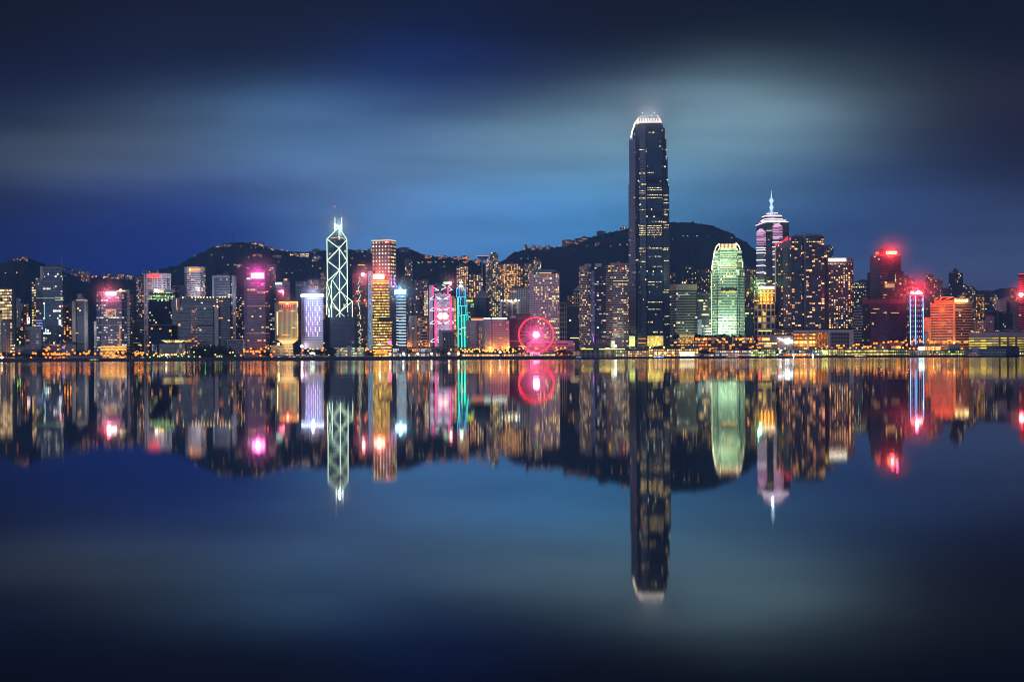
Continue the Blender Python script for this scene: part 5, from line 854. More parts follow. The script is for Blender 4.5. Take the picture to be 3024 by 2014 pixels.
# hotel pair
s = T('apartment_hotel', 'broad dark hotel slab with curved west wing, brown middle belt and red vertical roof letters', 'hotel tower', 2290, 2436, 1480)
hr = dict(a=(1, .5, .12), b=(1, .62, .4), s=2.5)
cw = [(2290, 16), (2300, 9), (2314, 4), (2328, 1), (2339, 0)]
s.prism('west_wing', cw, 740, 30, fac((.22, .21, .22), (.05, .055, .07), w=.55, h=.6, p=.13, pf=0, **hr), fh=3.4, pitch=3.6, ybot=978)
mb = MB(); pl = s.plan(cw, 30); n = len(pl); mb.v = [(x, y, s.Z(740)) for x, y in pl]+[(x, y, s.Z(yy)) for (x, y), yy in zip(pl, [736, 730, 724, 719, 716, 716, 736])]
for i in range(n): j = (i+1) % n; mb.face([i, j, n+j, n+i])
mb.face([n+i for i in range(n)]); s.add(mb, 'sloping_crown', mat((.2, .2, .22)))
s.prism('facade', [(2339, 3), (2366, 3), (2367, 0), (2371, 0)], 707, 30, fac((.18, .19, .23), (.08, .10, .15), w=.86, h=.62, p=.16, pf=.01, **hr), fh=3.4, pitch=4.6, ybot=980); s.prism('recess', (2369, 2384), 712, 26, fac((.05, .055, .07), w=.9, h=.5, p=.12, **hr), d0=5, ybot=980, pitch=4); s.pbox('recess_spine', 2376, 712, 2382, 980, mat((.14, .15, .18)), 3, 4)
s.prism('east_facade', [(2382, 1), (2426, 1), (2427, 4), (2436, 6)], 706, 30, fac((.17, .19, .22), (.08, .10, .15), w=.84, h=.62, p=.18, pf=.01, **hr), fh=3.4, pitch=4.2, ybot=980)
s.prism('penthouse', (2346, 2376), 701, 18, mat((.2, .22, .28)), ybot=708, d0=6); s.prism('penthouse', (2380, 2430), 699, 18, mat((.2, .22, .28)), ybot=707, d0=6); s.tube('crane_arm', [(2368, 697, 12), (2400, 699.5, 12)], .35, STEEL)
s.lines('lit_floor', 2383, 2434, [723.5], fac((.1, .08, .06), w=.7, h=1.4, p=2, pf=.6, a=(1, .8, .3), b=(1, .65, .4), s=2.6), 2.6, -1); s.lines('lit_floor', 2341, 2366, [724.5], fac((.1, .08, .06), w=.7, h=1.4, p=1.2, pf=.6, a=(1, .8, .4), b=(1, .65, .4), s=2.4), 2.2, 1)
for a, b, d in ((2339, 2369, 1.6), (2382, 2428, -.4)): s.pbox('brown_belt', a, 813, b, 825, fac((.20, .11, .10), (.08, .06, .07), w=.6, h=.4, p=.04), d, 2, 4, 4)
s.band('brown_belt', 815, 826, fac((.2, .11, .1), (.08, .06, .07), w=.6, h=.4, p=.03), .6, pl=s.plan(cw, 30)); s.pbox('plinth', 2291, 977, 2436, 985, BLACKM, 4, 26)
for i, x in enumerate((2291.5, 2295, 2300, 2304.5, 2309, 2312.5, 2316.5, 2322, 2325.5, 2328.5, 2333, 2336)):
    yy = 735-(x-2291)*.36; hh = 8 if not 2320 < x < 2330 else 14; s.pbox('red_letter', x-.9, yy-hh, x+.9, yy, emi((1, .05, .10), 2.0), -1+(2339-x)*.3, .6)
for x in (2296, 2302, 2320): s.pbox('red_letter', x-1.6, 735-(x-2291)*.36-6-(.5), x+1.6, 735-(x-2291)*.36-4.8, emi((1, .05, .10), 2.0), -1.2+(2339-x)*.3, .6)
s.pbox('lit_edge', 2291, 740, 2292.4, 900, emi((1, .85, .55), .35), 13, 1); s.ball('pink_lamp', 2311, 744.5, 1.7, emi((1, .15, .4), 5), 0); s.ball('amber_lamp', 2302.5, 734, 1.6, emi((1, .8, .1), 6), 2)
for x, y, c in ((2318, 853, (1, .1, .3)), (2318.5, 860, (1, .2, .3)), (2319, 866, (.9, .6, 1)), (2319, 905, (.6, .7, 1)), (2319, 911, (.8, .9, 1)), (2322, 933, (.1, 1, .4)), (2346, 950, (1, .3, .4)), (2345, 944, (.4, .5, 1))): s.pbox('painted_facade_reflection', x-1, y-2, x+1, y+2, emi(c, 1.6), -2+(2339-x)*.3 if x < 2339 else 1, .4)  # small glowing boxes stand in for coloured reflections on the glass
s = T('hotel_tower', 'hotel tower with white roof letters and columns of orange room windows', 'hotel tower', 2437, 2522, 1500)
s.prism('facade', [(2448, 0), (2505, 0), (2514, 2), (2522, 8)], 774, 28, fac((.20, .20, .23), (.07, .075, .09), w=.5, h=.6, p=.42, pf=0, a=(1, .55, .12), b=(1, .68, .45), s=2.6), fh=3.5, pitch=3.9, ybot=980); s.prism('dark_wing', (2437, 2449), 778, 24, mat((.05, .035, .035)), d0=6, ybot=984)
s.pbox('sign_wall', 2447, 772, 2504, 786, mat((.34, .38, .46)), -1, 6); s.prism('crown', [(2503, 0), (2514, 2), (2522, 8)], 771, 24, mat((.24, .28, .36)), ybot=786, d0=-.5); s.text('sign_letters', 'FOUR SEASONS HOTEL', 2449, 773.5, 2502, 780, emi((1, .88, .66), 6), -2.5, bold=.5); s.light(2475, 777, -12, 3500, (1, .8, .5))
s.lines('lit_floor', 2446, 2500, [790], fac((.1, .08, .06), w=.6, h=1.4, p=1, pf=.4, a=ORG, b=(1, .7, .5), s=2.5), 2.2, -1.2); s.pbox('roof_sign', 2436, 764, 2444, 768, emi((1, .6, .1), 4), 2, 1); s.plant(2440, 2450, 766, 779); s.pbox('plinth', 2446, 978, 2521, 985, BLACKM, 3, 20)
# mall podium
s = T('shopping_mall', 'wide podium framed in white with orange-lit glass halls and a glowing white sign', 'shopping centre', 2240, 2522, 1400)
s.prism('roof_frame', (2343, 2521), 984, 24, mat((.5, .44, .46)), ybot=991, d0=-2); s.prism('hall', (2343, 2521), 990, 20, mat((.2, .14, .12)), d0=1)
s.pbox('lit_hall', 2345, 992, 2385, 1034, fac((.3, .12, .08), (.3, .15, .05), w=.86, h=.62, p=2.4, pf=.9, a=(1, .5, .12), b=(1, .32, .08), s=1.7), -.6, .8, 4.2, 5); s.pbox('lit_hall', 2390, 992, 2409, 1034, fac((.3, .12, .06), (.3, .15, .05), w=.86, h=.62, p=2.4, pf=.9, a=(1, .6, .12), b=(1, .38, .06), s=1.8), -.6, .8, 4.2, 5)
s.pbox('glass_hall', 2410, 992, 2446, 1036, fac((.25, .12, .05), (.25, .1, .04), w=.7, h=.9, p=1.5, pf=.4, a=(1, .5, .1), b=(1, .3, .05), s=.9), -.5, .8, 2.2, 3); s.pbox('dark_windows', 2455, 992, 2509, 1036, fac((.34, .26, .28), (.04, .03, .04), w=.75, h=.62, p=.05, a=ORG), -.5, .8, 4.5, 6)
for x0, x1 in ((2384, 2390), (2446, 2453), (2509, 2521)): s.pbox('white_column', x0, 985, x1, 1042, mat((.5, .43, .44)), -3, 3, ground=True)
for x0, x1 in ((2347, 2358), (2362, 2372), (2374, 2384), (2391, 2399), (2400.5, 2408)): s.pbox('bright_window', x0, 1016, x1, 1024, emi((1, .62, .2), 3.4), -1.8, .5)
s.prism('west_mall', (2240, 2343), 1000, 22, mat((.42, .36, .33)), d0=2); s.pbox('roof_terrace', 2290, 982, 2342, 990, fac((.3, .25, .25), w=1, h=.4, p=.1), 4, 14); s.pbox('terrace_lights', 2292, 990, 2342, 998, fac((.2, .15, .12), w=.7, h=.5, p=.6, pf=.3, a=ORG, b=YEL, s=1.6), 3, 10, 4, 4)
s.pbox('lit_shopfront', 2251, 1006, 2273, 1013.5, emi((1, .58, .16), 2.4), -.6+2, .8); s.pbox('lit_shopfront', 2240, 1019.5, 2295, 1024.5, fac((.3, .2, .1), w=.85, h=.9, p=3, pf=1, a=(1, .55, .12), b=(1, .75, .35), s=2.8), 1, .8, 4, 6); s.pbox('lit_shopfront', 2258, 1027, 2278, 1031.5, emi((1, .6, .3), 2.2), 1, .8)
s.plate('red_logo', [(2238, 1005), (2242, 1008), (2246, 1004), (2247, 1008), (2243, 1014), (2239, 1010)], .5, .5, emi((1, .12, .02), 5)); s.text('sign_letters', 'ife', 2319, 1007, 2343, 1024, emi((.9, 1, 1), 6, True), .4, bold=.3)
s.plate('sign_swoosh', [(2296, 1006), (2303, 1006.5), (2311, 1010), (2319, 1016), (2318, 1018), (2309, 1013.5), (2300, 1010)], .6, .5, emi((.85, .95, 1), 5)); s.plate('sign_swoosh', [(2298, 1017), (2304, 1013), (2311, 1011), (2312, 1013), (2305, 1016), (2299, 1018.5)], .2, .5, emi((1, .25, .05), 4)); s.light(2325, 1016, -8, 2500, (.8, .9, 1))
s.light(2380, 1030, -12, 9000, (1, .5, .15))
s = T('shopping_mall', 'dark terraced mall with planted roof and small orange lit bays left of the white-framed podium', 'shopping centre', 1980, 2240, 1410)
s.prism('lower_floors', (1980, 2242), 1012, 22, fac((.22, .15, .13), (.05, .03, .03), w=.8, h=.5, p=.55, pf=.2, a=ORG, b=(1, .6, .3), s=1.8), fh=4, pitch=5); s.prism('upper_floors', (2040, 2240), 1001, 14, fac((.2, .14, .12), (.04, .03, .03), w=.85, h=.5, p=.7, pf=.2, a=ORG, b=(1, .6, .25), s=1.6), ybot=1013, d0=4, fh=5, pitch=6)
s.pbox('lit_atrium', 2008, 998, 2050, 1020, fac((.6, .4, .1), (.35, .2, .04), w=.8, h=.8, p=2, pf=1, a=(1, .6, .12), b=(1, .72, .25), s=1.0), -2, 2, 2.4, 3); s.pbox('atrium_frame', 2007, 997, 2051, 998.5, emi((1, .65, .2), 1.2), -2.5, 1)
for x0, x1 in ((2104, 2107), (2163, 2166), (2222, 2225), (2200, 2203)): s.pbox('white_post', x0, 999, x1, 1022, PALE, -1, 2)
for x in (2120, 2140, 2175, 2190, 2079, 2065, 2186, 2218): s.ball('amber_lamp', x, 1008.5+(x % 3), 2.2, emi((1, .5, .1), 6), -3)
# left-of-sign right cluster
tower('office_block', 'narrow block of pale horizontal slats right of the white-framed podium', (2522, 2546), 920, 1500, fac((.42, .34, .33), (.04, .03, .04), w=1, h=.5, p=.06, a=YEL, s=1.6), cat='office block', fh=4.2)
s = T('apartment_tower', 'plain brown slab with a grid of tiny windows left of the wide dark block', 'tower', 2547, 2567, 1500); s.prism('facade', (2547, 2567), 895, 22, fac((.22, .13, .13), (.05, .03, .04), w=.4, h=.5, p=.03), pitch=2.6); s.plant(2550, 2562, 889, 896)
# tower with red letters and pyramid
s = T('office_tower', 'dark maroon tower with pyramid roof and glowing red letters', 'skyscraper', 2563, 2671, 1640)
cm = fac((.15, .05, .09), (.06, .025, .05), w=.9, h=.55, p=.02, pf=.03, a=YEL, b=(1, .5, .5), s=1.5)
s.prism('facade', [(2570, 4), (2600, 0), (2602, -2), (2640, -2), (2642, 0), (2663, 3)], 766, 44, cm, fh=4.2); s.prism('west_wing', (2563, 2571), 815, 30, fac((.28, .1, .16), (.05, .02, .04), w=1, h=.5, p=.02), d0=6, fh=5); s.prism('east_wing', (2661, 2670), 812, 30, fac((.28, .1, .16), (.05, .02, .04), w=1, h=.5, p=.02), d0=6, fh=5); s.prism('central_bay', [(2601, 0), (2622, 0)], 812, 6, fac((.34, .12, .18), (.05, .02, .04), w=1, h=.4, p=.03, pf=.03), d0=-6, fh=4.6)
s.prism('crown', [(2585, 6), (2594, 2), (2646, 2), (2656, 6)], 755, 34, mat((.16, .04, .07), .5), ybot=767, d0=1, topfront=[(2588, 7), (2596, 4), (2645, 4), (2654, 7)]); s.prism('pyramid_roof', [(2588, 7), (2596, 4), (2645, 4), (2654, 7)], 735, 32, mat((.2, .05, .07), .5), ybot=755, d0=1, topfront=[(2614, 18), (2615.5, 17), (2617.5, 17), (2619, 18)])
s.text('sign_letters', 'COSCO', 2620.5, 753.8, 2651, 763, emi((1, .62, .30), 7, True), -3.5, bold=.45); s.text('sign_emblem', '6?', 2589, 754.5, 2599.5, 763.5, emi((1, .2, .08), 4), -3.5, bold=.3)
s.light(2636, 758, -10, 80000, (1, .02, .02), r=2); s.light(2636, 758, -32, 12000, (1, .03, .06)); s.light(2594, 760, -10, 4000, (1, .03, .03)); s.light(2650, 745, 8, 16000, (1, .03, .1)); s.pbox('seam', 2585, 766.2, 2660, 767.6, mat((.4, .15, .2)), -3, 1)
s = T('office_block', 'maroon block with gold-lit column crown and an antenna, in front of the pyramid-roofed tower', 'office block', 2609, 2676, 1540)
s.prism('facade', [(2609, 2), (2643, 2), (2644, 0), (2650, 0), (2651, 2), (2676, 5)], 862, 20, fac((.22, .10, .10), (.05, .03, .04), w=.8, h=.4, p=.12, pf=.12, a=(1, .7, .4), b=YEL, s=1.4), fh=4.4); s.prism('crown', (2613, 2645), 848, 14, mat((.35, .2, .12)), ybot=863, d0=3)
for i in range(9): s.pbox('crown_column', 2616+3.1*i, 850, 2617.6+3.1*i, 861, emi((1, .6, .3), 1.0), .5, 1)
s.pbox('crown_roof', 2611, 844.5, 2653, 847, mat((.5, .3, .2)), 1, 14); s.tube('mast', [(2647, 846, 6), (2647, 822, 6)], .4, emi((.8, 1, .6), .8)); s.ball('mast_lamp', 2647, 839, 1.8, emi((.8, 1, .2), 5), 4); s.ball('amber_lamp', 2618.5, 846, 2, emi((1, .5, .05), 6), 0); s.ball('amber_lamp', 2661, 850, 2.2, emi((1, .5, .05), 6), 0)
s = T('office_block', 'wide dark purple glass block with a notched roofline, below the pyramid-roofed tower', 'office block', 2566, 2676, 1450)
s.prism('facade', (2569, 2676), 908, 30, fac((.08, .05, .09), (.055, .035, .07), w=.95, h=.8, p=.006, pf=.012, a=YEL, b=WHITE, s=2), fh=4); s.prism('attic', (2566, 2676), 896, 28, mat((.07, .035, .05)), ybot=908.5, d0=2)
for i in range(9): s.pbox('roof_notch', 2570+12*i, 892.5, 2577+12*i, 897, mat((.08, .04, .055)), 3, 8)
s.lines('lit_window', 2580, 2598, [924], emi(YEL, 1.4), 1.6, -1); s.lines('lit_window', 2632, 2656, [935.5], emi(YEL, 1.4), 1.6, -1); s.lines('lit_window', 2573, 2588, [935.5], emi(YEL, 1.2), 1.5, -1); s.lines('lit_window', 2610, 2618, [935.5], emi(YEL, 1.2), 1.5, -1)
# neon-edged tower
s = T('office_tower', 'slim dark tower edged with blue light tubes under glowing red-white roof signs', 'tower', 2689, 2728, 1400)
s.prism('facade', [(2689, 4), (2705, 0), (2728, 5)], 885, 22, fac((.13, .06, .13), (.05, .03, .08), w=.5, h=.7, p=.06, a=(1, .4, .3), b=PINKW, s=1.4), pitch=3.6, fh=4)
for x, d in ((2689.4, 3), (2705, -1), (2727.6, 4)): s.tube('blue_tube', [(x, 1030, d), (x, 886, d)], .55, emi((.35, .55, 1), 3.4))
for y in range(9):
    yy = 896+15.4*y
    for x in (2694, 2700, 2709.5, 2715.5, 2722): s.tube('blue_dash', [(x, yy, .5), (x, yy+6, .5)], .3, emi((.5, .65, 1), 1.6))
s.tube('blue_tube', [(2689, 886, 3), (2705, 884, -1), (2728, 886, 4)], .45, emi((.6, .4, 1), 2.4)); s.plate('roof_sign', [(2690, 881), (2690, 875), (2696, 872), (2703, 875), (2703, 881)], -2, 1, emi((1, .35, .3), 6, True)); s.plate('roof_sign', [(2705.5, 881), (2706, 876), (2714, 870.5), (2724, 875), (2726.5, 879), (2725, 882)], -2, 1, emi((1, .6, .58), 8, True)); s.pbox('sign_frame', 2688, 882, 2729, 885, emi((1, .06, .06), 2.5), -1.6, 2)
s.light(2708, 872, -9, 70000, (1, .02, .03), r=2.5); s.light(2708, 866, 24, 120000, (1, .02, .06), r=2); s.light(2708, 1035, -14, 9000, (1, .3, .1)); s.ball('white_lamp', 2727, 926, 2.4, emi((1, .9, .85), 8), -3)
s = tower('office_block', 'small block with an orange-washed blank side wall left of the orange banded block', (2728, 2749), 951, 1430, fac((.5, .34, .28), (.05, .03, .03), w=.4, h=.5, p=.02), cat='office block', pitch=2.8)
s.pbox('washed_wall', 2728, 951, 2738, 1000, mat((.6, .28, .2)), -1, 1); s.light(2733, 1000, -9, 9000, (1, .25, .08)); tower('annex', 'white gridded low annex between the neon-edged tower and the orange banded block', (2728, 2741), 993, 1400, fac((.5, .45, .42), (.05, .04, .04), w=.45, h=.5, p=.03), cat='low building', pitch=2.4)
# orange banded block
s = T('office_tower', 'broad block with louvred floors washed orange-red, roof trusses and gold roof characters', 'office block', 2748, 2873, 1430)
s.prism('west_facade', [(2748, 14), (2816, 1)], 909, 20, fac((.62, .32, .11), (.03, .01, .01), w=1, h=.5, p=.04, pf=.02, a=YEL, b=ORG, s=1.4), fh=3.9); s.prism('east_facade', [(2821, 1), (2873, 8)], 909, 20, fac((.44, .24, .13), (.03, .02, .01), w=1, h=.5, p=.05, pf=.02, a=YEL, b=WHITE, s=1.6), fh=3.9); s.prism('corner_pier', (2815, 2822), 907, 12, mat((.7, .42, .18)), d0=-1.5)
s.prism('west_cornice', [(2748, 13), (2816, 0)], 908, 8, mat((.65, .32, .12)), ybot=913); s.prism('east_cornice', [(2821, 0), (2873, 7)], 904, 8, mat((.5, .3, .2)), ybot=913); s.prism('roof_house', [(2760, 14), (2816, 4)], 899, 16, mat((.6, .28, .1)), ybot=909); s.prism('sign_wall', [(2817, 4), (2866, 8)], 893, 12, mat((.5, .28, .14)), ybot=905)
for (a, b) in ((2761, 2773), (2773, 2786), (2787, 2812)): s.plate('roof_truss', [(a, 899), (b, 890 if b < 2790 else 890), (b, 894), (a+6, 899)], 5, 2, mat((.8, .4, .2)))
s.pbox('roof_truss', 2785, 889.5, 2817, 892, mat((.8, .4, .2)), 4, 8); s.ball('roof_dome', 2841, 892, 5, mat((.7, .35, .2)), 9)
s.text('sign_letters', '永安集团', 2820, 897.5, 2860.5, 907, emi((1, .85, .42), 5.5, True), -1.5, bold=.45)
s.light(2782, 922, -30, 60000, (1, .13, .005), r=2); s.light(2782, 965, -28, 26000, (1, .2, .01), r=2); s.light(2800, 896, -12, 16000, (1, .16, .02)); s.light(2818, 1030, -12, 12000, (1, .42, .08)); s.light(2841, 901, -10, 9000, (1, .35, .03)); s.light(2770, 1025, -14, 10000, (1, .4, .1)); s.light(2850, 940, -25, 9000, (1, .2, .08)); s.ball('uplight', 2818, 1026, 2.6, emi((1, .7, .3), 8), -5)
for (a, b, y, Y, lab, n, st, wl) in [
 (2672, 2686, 828, 1860, 'maroon-tinted apartment tower just right of the pyramid-roofed maroon tower', 2, dict(p=.3, a=(1, .6, .3), b=YEL, s=2), (.2, .08, .12)),
 (2686, 2702, 838, 1840, 'reddish apartment tower with bright windows left of the red roof signs', 2, dict(p=.35, a=(1, .7, .3), b=(1, .8, .6), s=2.2), (.24, .06, .09)),
 (2700, 2734, 852, 1800, 'dark red apartment block directly behind the glowing red roof signs', 3, dict(p=.06, a=(1, .4, .3), b=YEL, s=1.4), (.26, .05, .08)),
 (2735, 2760, 826, 1820, 'maroon apartment tower, left of a joined pair right of the red roof signs', 2, dict(p=.2, a=(1, .75, .4), b=YEL, s=2), (.17, .08, .12)),
 (2759, 2785, 841, 1790, 'maroon apartment tower with two columns of small lights, right of a joined pair', 3, dict(p=.35, a=(1, .75, .4), b=YEL, s=2), (.17, .08, .12)),
 (2803, 2845, 820, 1800, 'dark flat-topped apartment tower with a domed roof room standing alone against the sky', 3, dict(p=.10, a=(1, .75, .4), b=(1, .85, .6), s=2.2), (.08, .05, .07)),
 (2845, 2860, 857, 1860, 'slender grey apartment tower right of the domed dark tower', 2, dict(p=.25, a=YEL, b=WHITE, s=1.8), (.13, .11, .15)),
 (2860, 2882, 863, 1840, 'grey apartment tower with bright corner windows, second right of the domed dark tower', 2, dict(p=.3, a=YEL, b=WHITE, s=2), (.13, .11, .15)),
 (2883, 2908, 886, 1800, 'dark apartment block with orange windows left of the mast-free pair at far right', 3, dict(p=.5, a=(1, .5, .1), b=YEL, s=2.4), (.1, .08, .1)),
 (2909, 2931, 876, 1820, 'dark apartment tower, tallest in the far-right cluster below the wooded ridge', 3, dict(p=.2, a=YEL, b=(.8, 1, .9), s=2), (.1, .08, .11)),
 (2932, 2948, 886, 1780, 'apartment tower with yellow-lit balconies left of the pyramid-roofed pale block', 2, dict(p=.5, a=(1, .8, .3), b=WHITE, s=2.4), (.12, .1, .1)),
 (2985, 3008, 868, 1860, 'grey apartment tower behind the pale wall next to the red tower at the right edge', 3, dict(p=.3, a=(1, .7, .3), b=WHITE, s=2), (.1, .1, .13)),
 (2876, 2911, 962, 1560, 'beige low-rise apartments with orange windows behind the right end of the car park', 3, dict(p=.4, a=(1, .55, .15), b=YEL, s=2), (.42, .32, .28)),
 (2911, 2937, 949, 1580, 'grey-pink office slab with pale stripes behind the car park', 2, dict(p=.06, a=YEL, b=WHITE, s=1.5), (.4, .32, .36)),
 (2920, 2963, 935, 1640, 'black apartment block with almost no lights behind the car park', 3, dict(p=.01, a=YEL, b=WHITE, s=1.5), (.02, .025, .03)),
 (2962, 2990, 940, 1600, 'brown apartment block with faint windows behind the car park', 3, dict(p=.03, a=YEL, b=WHITE, s=1), (.09, .06, .07))]:
    s = tower('apartment_tower', lab, bays(a, b, n, 5), y, Y, fac(wl, w=.5, h=.5, pf=.02, **st), cat='apartment tower', plant=[(a+(b-a)*.3, a+(b-a)*.7, y-4)])
    if 'domed roof room' in lab: s.prism('roof_room', (2816, 2832), 812, 10, mat((.12, .06, .08)), ybot=820, d0=6); s.ball('dome', 2824, 813, 6.5, mat((.12, .06, .08)), 12)
s = T('office_block', 'pale pinkish block with serrated sides and a shallow pyramid roof at the far right', 'office block', 2940, 2994, 1640)
s.prism('facade', [(2942, 6), (2972, 0), (2992, 4)], 901, 26, fac((.42, .32, .36), (.12, .08, .1), w=.3, h=.4, p=.02), fh=4, pitch=6); s.prism('pyramid_roof', [(2940, 6), (2972, -1), (2994, 4)], 890.5, 28, mat((.5, .42, .5)), ybot=901, topfront=[(2975, 14), (2977, 13), (2979, 14)]); s.pbox('dark_slot', 2974, 905, 2983, 940, BLACKM, 0, 2)
tower('blank_wall_block', 'tall plain pinkish wall block beside the red tower at the right edge', (2992, 3012), 905, 1600, mat((.3, .2, .23)), cat='office block')
s = T('office_tower', 'red-lit striped tower with dark belts and a white-red lamp, cut off by the right edge', 'tower', 3009, 3052, 1500)
s.prism('facade', (3010, 3052), 825, 24, fac((.55, .07, .10), (.08, .01, .02), w=1, h=.5, p=.03), fh=3.6)
for y0, y1 in ((828, 832), (913, 919)): s.pbox('dark_belt', 3009, y0, 3052, y1, BLACKM, -1, 2)
s.ball('roundel_lamp', 3017, 886, 6.3, emi((1, .72, .68), 9), -5); s.light(3014, 886, -10, 26000, (1, .02, .03), r=2); s.light(3020, 860, -20, 26000, (1, .05, .06)); s.pbox('red_roof_sign', 3011, 824, 3052, 826.5, emi((1, .1, .1), 1.5), -1.6, 1)
s = T('car_park', 'long low car park with five yellow-lit decks at the right edge', 'car park', 2861, 3060, 1380)
s.prism('decks', [(2861, 14), (2948, 0), (3060, 0)], 1010, 30, fac((.2, .16, .1), (.3, .2, .03), w=.96, h=.52, p=5, pf=1, a=(1, .72, .08), b=(1, .8, .2), s=1.2), fh=3.5, pitch=7); s.prism('blank_storey', [(2861, 13), (2948, -1), (3060, -1)], 997, 32, mat((.4, .29, .3)), ybot=1010.5); s.prism('rooftop_rail', (2960, 3060), 988, 14, mat((.3, .2, .25)), ybot=990, d0=10); s.prism('rooftop_deck', (2945, 3060), 993.5, 20, mat((.18, .13, .16)), ybot=997.5, d0=6)
for x in (2952, 2976, 3001): s.pbox('stair_pier', x, 1010, x+3.5, 1042, mat((.16, .12, .1)), -2.5, 3, ground=True)
# ------------------------------------------------------------------ houses and lamps on the hills
def hill_house(label, x0, x1, ytop, ybase, wl=(.3, .3, .34), p=.4, a=WHITE, b=WARM, sg=2.2, roof=False, name='hillside_block', group=None):
    xc = (x0+x1)/2; Y = hit(xc, ybase)-4; s = T(name, label, 'hillside building', x0, x1, Y, group, z=terr(xc, Y)-6)
    n = max(1, round((x1-x0)/9)); s.prism('facade', bays(x0, x1, n, 4) if n > 1 else (x0, x1), ytop, 14, fac(wl, w=.6, h=.5, p=p, pf=.04, a=a, b=b, s=sg), pitch=3.4, fh=3.6)
    s.prism('roof_room', (x0+(x1-x0)*.3, x0+(x1-x0)*.7), ytop-2.2, 6, mat((.2, .2, .24)), ybot=ytop, d0=4); return s
R1 = [('hilltop villa row with one orange light on the leftmost summit', 65, 84, 744, 753, .5), ('dim hilltop block left of the orange-lit one on the leftmost summit', 38, 64, 748, 756, .15),
 ('pale seven-storey block on the slope right of the stepped blue glass tower', 211, 240, 783, 802, .15), ('taller pale hillside block with orange lights on its right edge, above the banded glass tower', 241, 268, 790, 820, .3),
 ('first small block of the ridge row left of the white hotel slab', 300, 318, 799, 812, .35), ('second small block of the ridge row left of the white hotel slab', 320, 345, 797, 811, .35), ('third small block of the ridge row left of the white hotel slab', 347, 368, 799, 813, .3), ('fourth small block of the ridge row left of the white hotel slab', 370, 398, 801, 815, .3), ('low block where the ridge row meets the white hotel slab', 400, 428, 806, 818, .2),
 ('terraced block on the ridge just above the white hotel slab roof', 420, 445, 788, 800, .12), ('second ridge block above the white hotel slab roof', 447, 474, 789, 799, .12),
 ('long low house on the main left summit, west of the mast', 636, 662, 715, 722, .25), ('long low house on the main left summit, beside the mast', 664, 686, 714, 722, .2),
 ('lit house on the summit shoulder, right of the mast', 744, 762, 707, 716, .4), ('block among trees at the right shoulder of the left summit', 764, 782, 709, 722, .3), ('house with pink lights on the upper slope above the magenta-sign tower', 748, 776, 743, 750, .8), ('house with pale lights halfway down the slope left of the magenta-sign tower', 700, 720, 773, 781, .6),
 ('ridge house left of the lit terraces beyond the left summit', 792, 812, 722, 730, .4), ('lit terraces high on the slope, upper left of the braced tower', 858, 884, 741, 750, .7), ('pale terrace of houses on the ridge left of the braced tower', 888, 914, 742, 752, .6), ('broad block on the slope left of the braced tower, below the ridge', 924, 952, 751, 764, .35), ('small house cluster below the ridge, far left of the braced tower', 808, 832, 748, 756, .4),
 ('flat ridge-top block immediately left of the braced tower', 924, 948, 730, 738, .08), ('flat ridge-top block immediately right of the braced tower', 1052, 1074, 734, 742, .3), ('ridge-top block just left of the tall gridded tower', 1085, 1100, 732, 744, .1), ('dark flat-roofed block on the crest right of the tall gridded tower', 1180, 1210, 728, 742, .06),
 ('first orange-lit terrace along the crest above the truss tower', 1256, 1278, 753, 761, .9), ('second orange-lit terrace along the crest above the truss tower', 1296, 1322, 753, 760, .8), ('third orange-lit terrace along the crest above the truss tower', 1334, 1358, 757, 764, .8), ('fourth orange-lit terrace along the crest above the truss tower', 1362, 1386, 755, 764, .9),
 ('small orange-lit house below the crest above the truss tower', 1264, 1276, 770, 776, .9), ('small orange-lit house below the crest, left of the look-out building', 1368, 1382, 770, 777, .9), ('pink-lit low block left of the look-out building', 1396, 1418, 767, 777, .9),
 ('first block on the right-hand hill crest', 1549, 1561, 725, 737, .5), ('second block on the right-hand hill crest', 1569, 1585, 726, 738, .5), ('third block on the right-hand hill crest', 1590, 1606, 729, 739, .4), ('fourth block on the right-hand hill crest', 1612, 1627, 727, 738, .3),
 ('large flat block with a string of orange roof lights high on the right-hand hill', 1661, 1700, 711, 726, .25), ('long lit block higher up the right-hand hill', 1700, 1738, 706, 719, .4), ('dark block near the top of the right-hand hill slope', 1718, 1738, 702, 708, .15), ('small orange-lit terrace under the right-hand hill crest', 1758, 1774, 720, 727, .8), ('dark block close to the tallest tower on the hill crest', 1764, 1790, 686, 692, .1), ('small lit house on the crest touching the tallest tower', 1834, 1850, 673, 679, .5)]
for (lab, a, b, yt, yb, p) in R1:
    o = 'orange' in lab or 'pink' in lab
    hill_house(lab, a, b, yt, yb, wl=(.22, .22, .27) if not o else (.34, .26, .24), p=p, a=ORG if o else WHITE, b=(1, .6, .3) if o else WARM, sg=2.6)
s = T('lookout_tower', 'wok-shaped look-out building with a lit rim on the low saddle of the ridge', 'public building', 1411, 1446, 2640, z=60)
c = Wd(1429, 757, 2655); s.add(MB().cyl(c.x, 2660, c.z-9, c.z, 6, 17, 20), 'wok_roof', mat((.5, .42, .42))); s.add(MB().cyl(c.x, 2660, c.z, c.z+1.2, 18, 18, 20), 'lit_rim', emi((1, .6, .45), 1.3)); s.prism('west_leg', (1423, 1427), 762, 10, CONC, d0=10); s.prism('lit_core', (1436, 1446), 764, 12, fac((.4, .35, .3), w=.8, h=.5, p=.8, a=(1, .8, .6), b=ORG, s=2.2), d0=10)
s = T('mast', 'lone radio mast on the left summit', 'mast', 692, 694, yridge(693)-10, z=terr(693, yridge(693)-10)-5); s.tube('shaft', [(693.5, 712), (693.5, 683)], 1.2, mat((.12, .13, .18)))
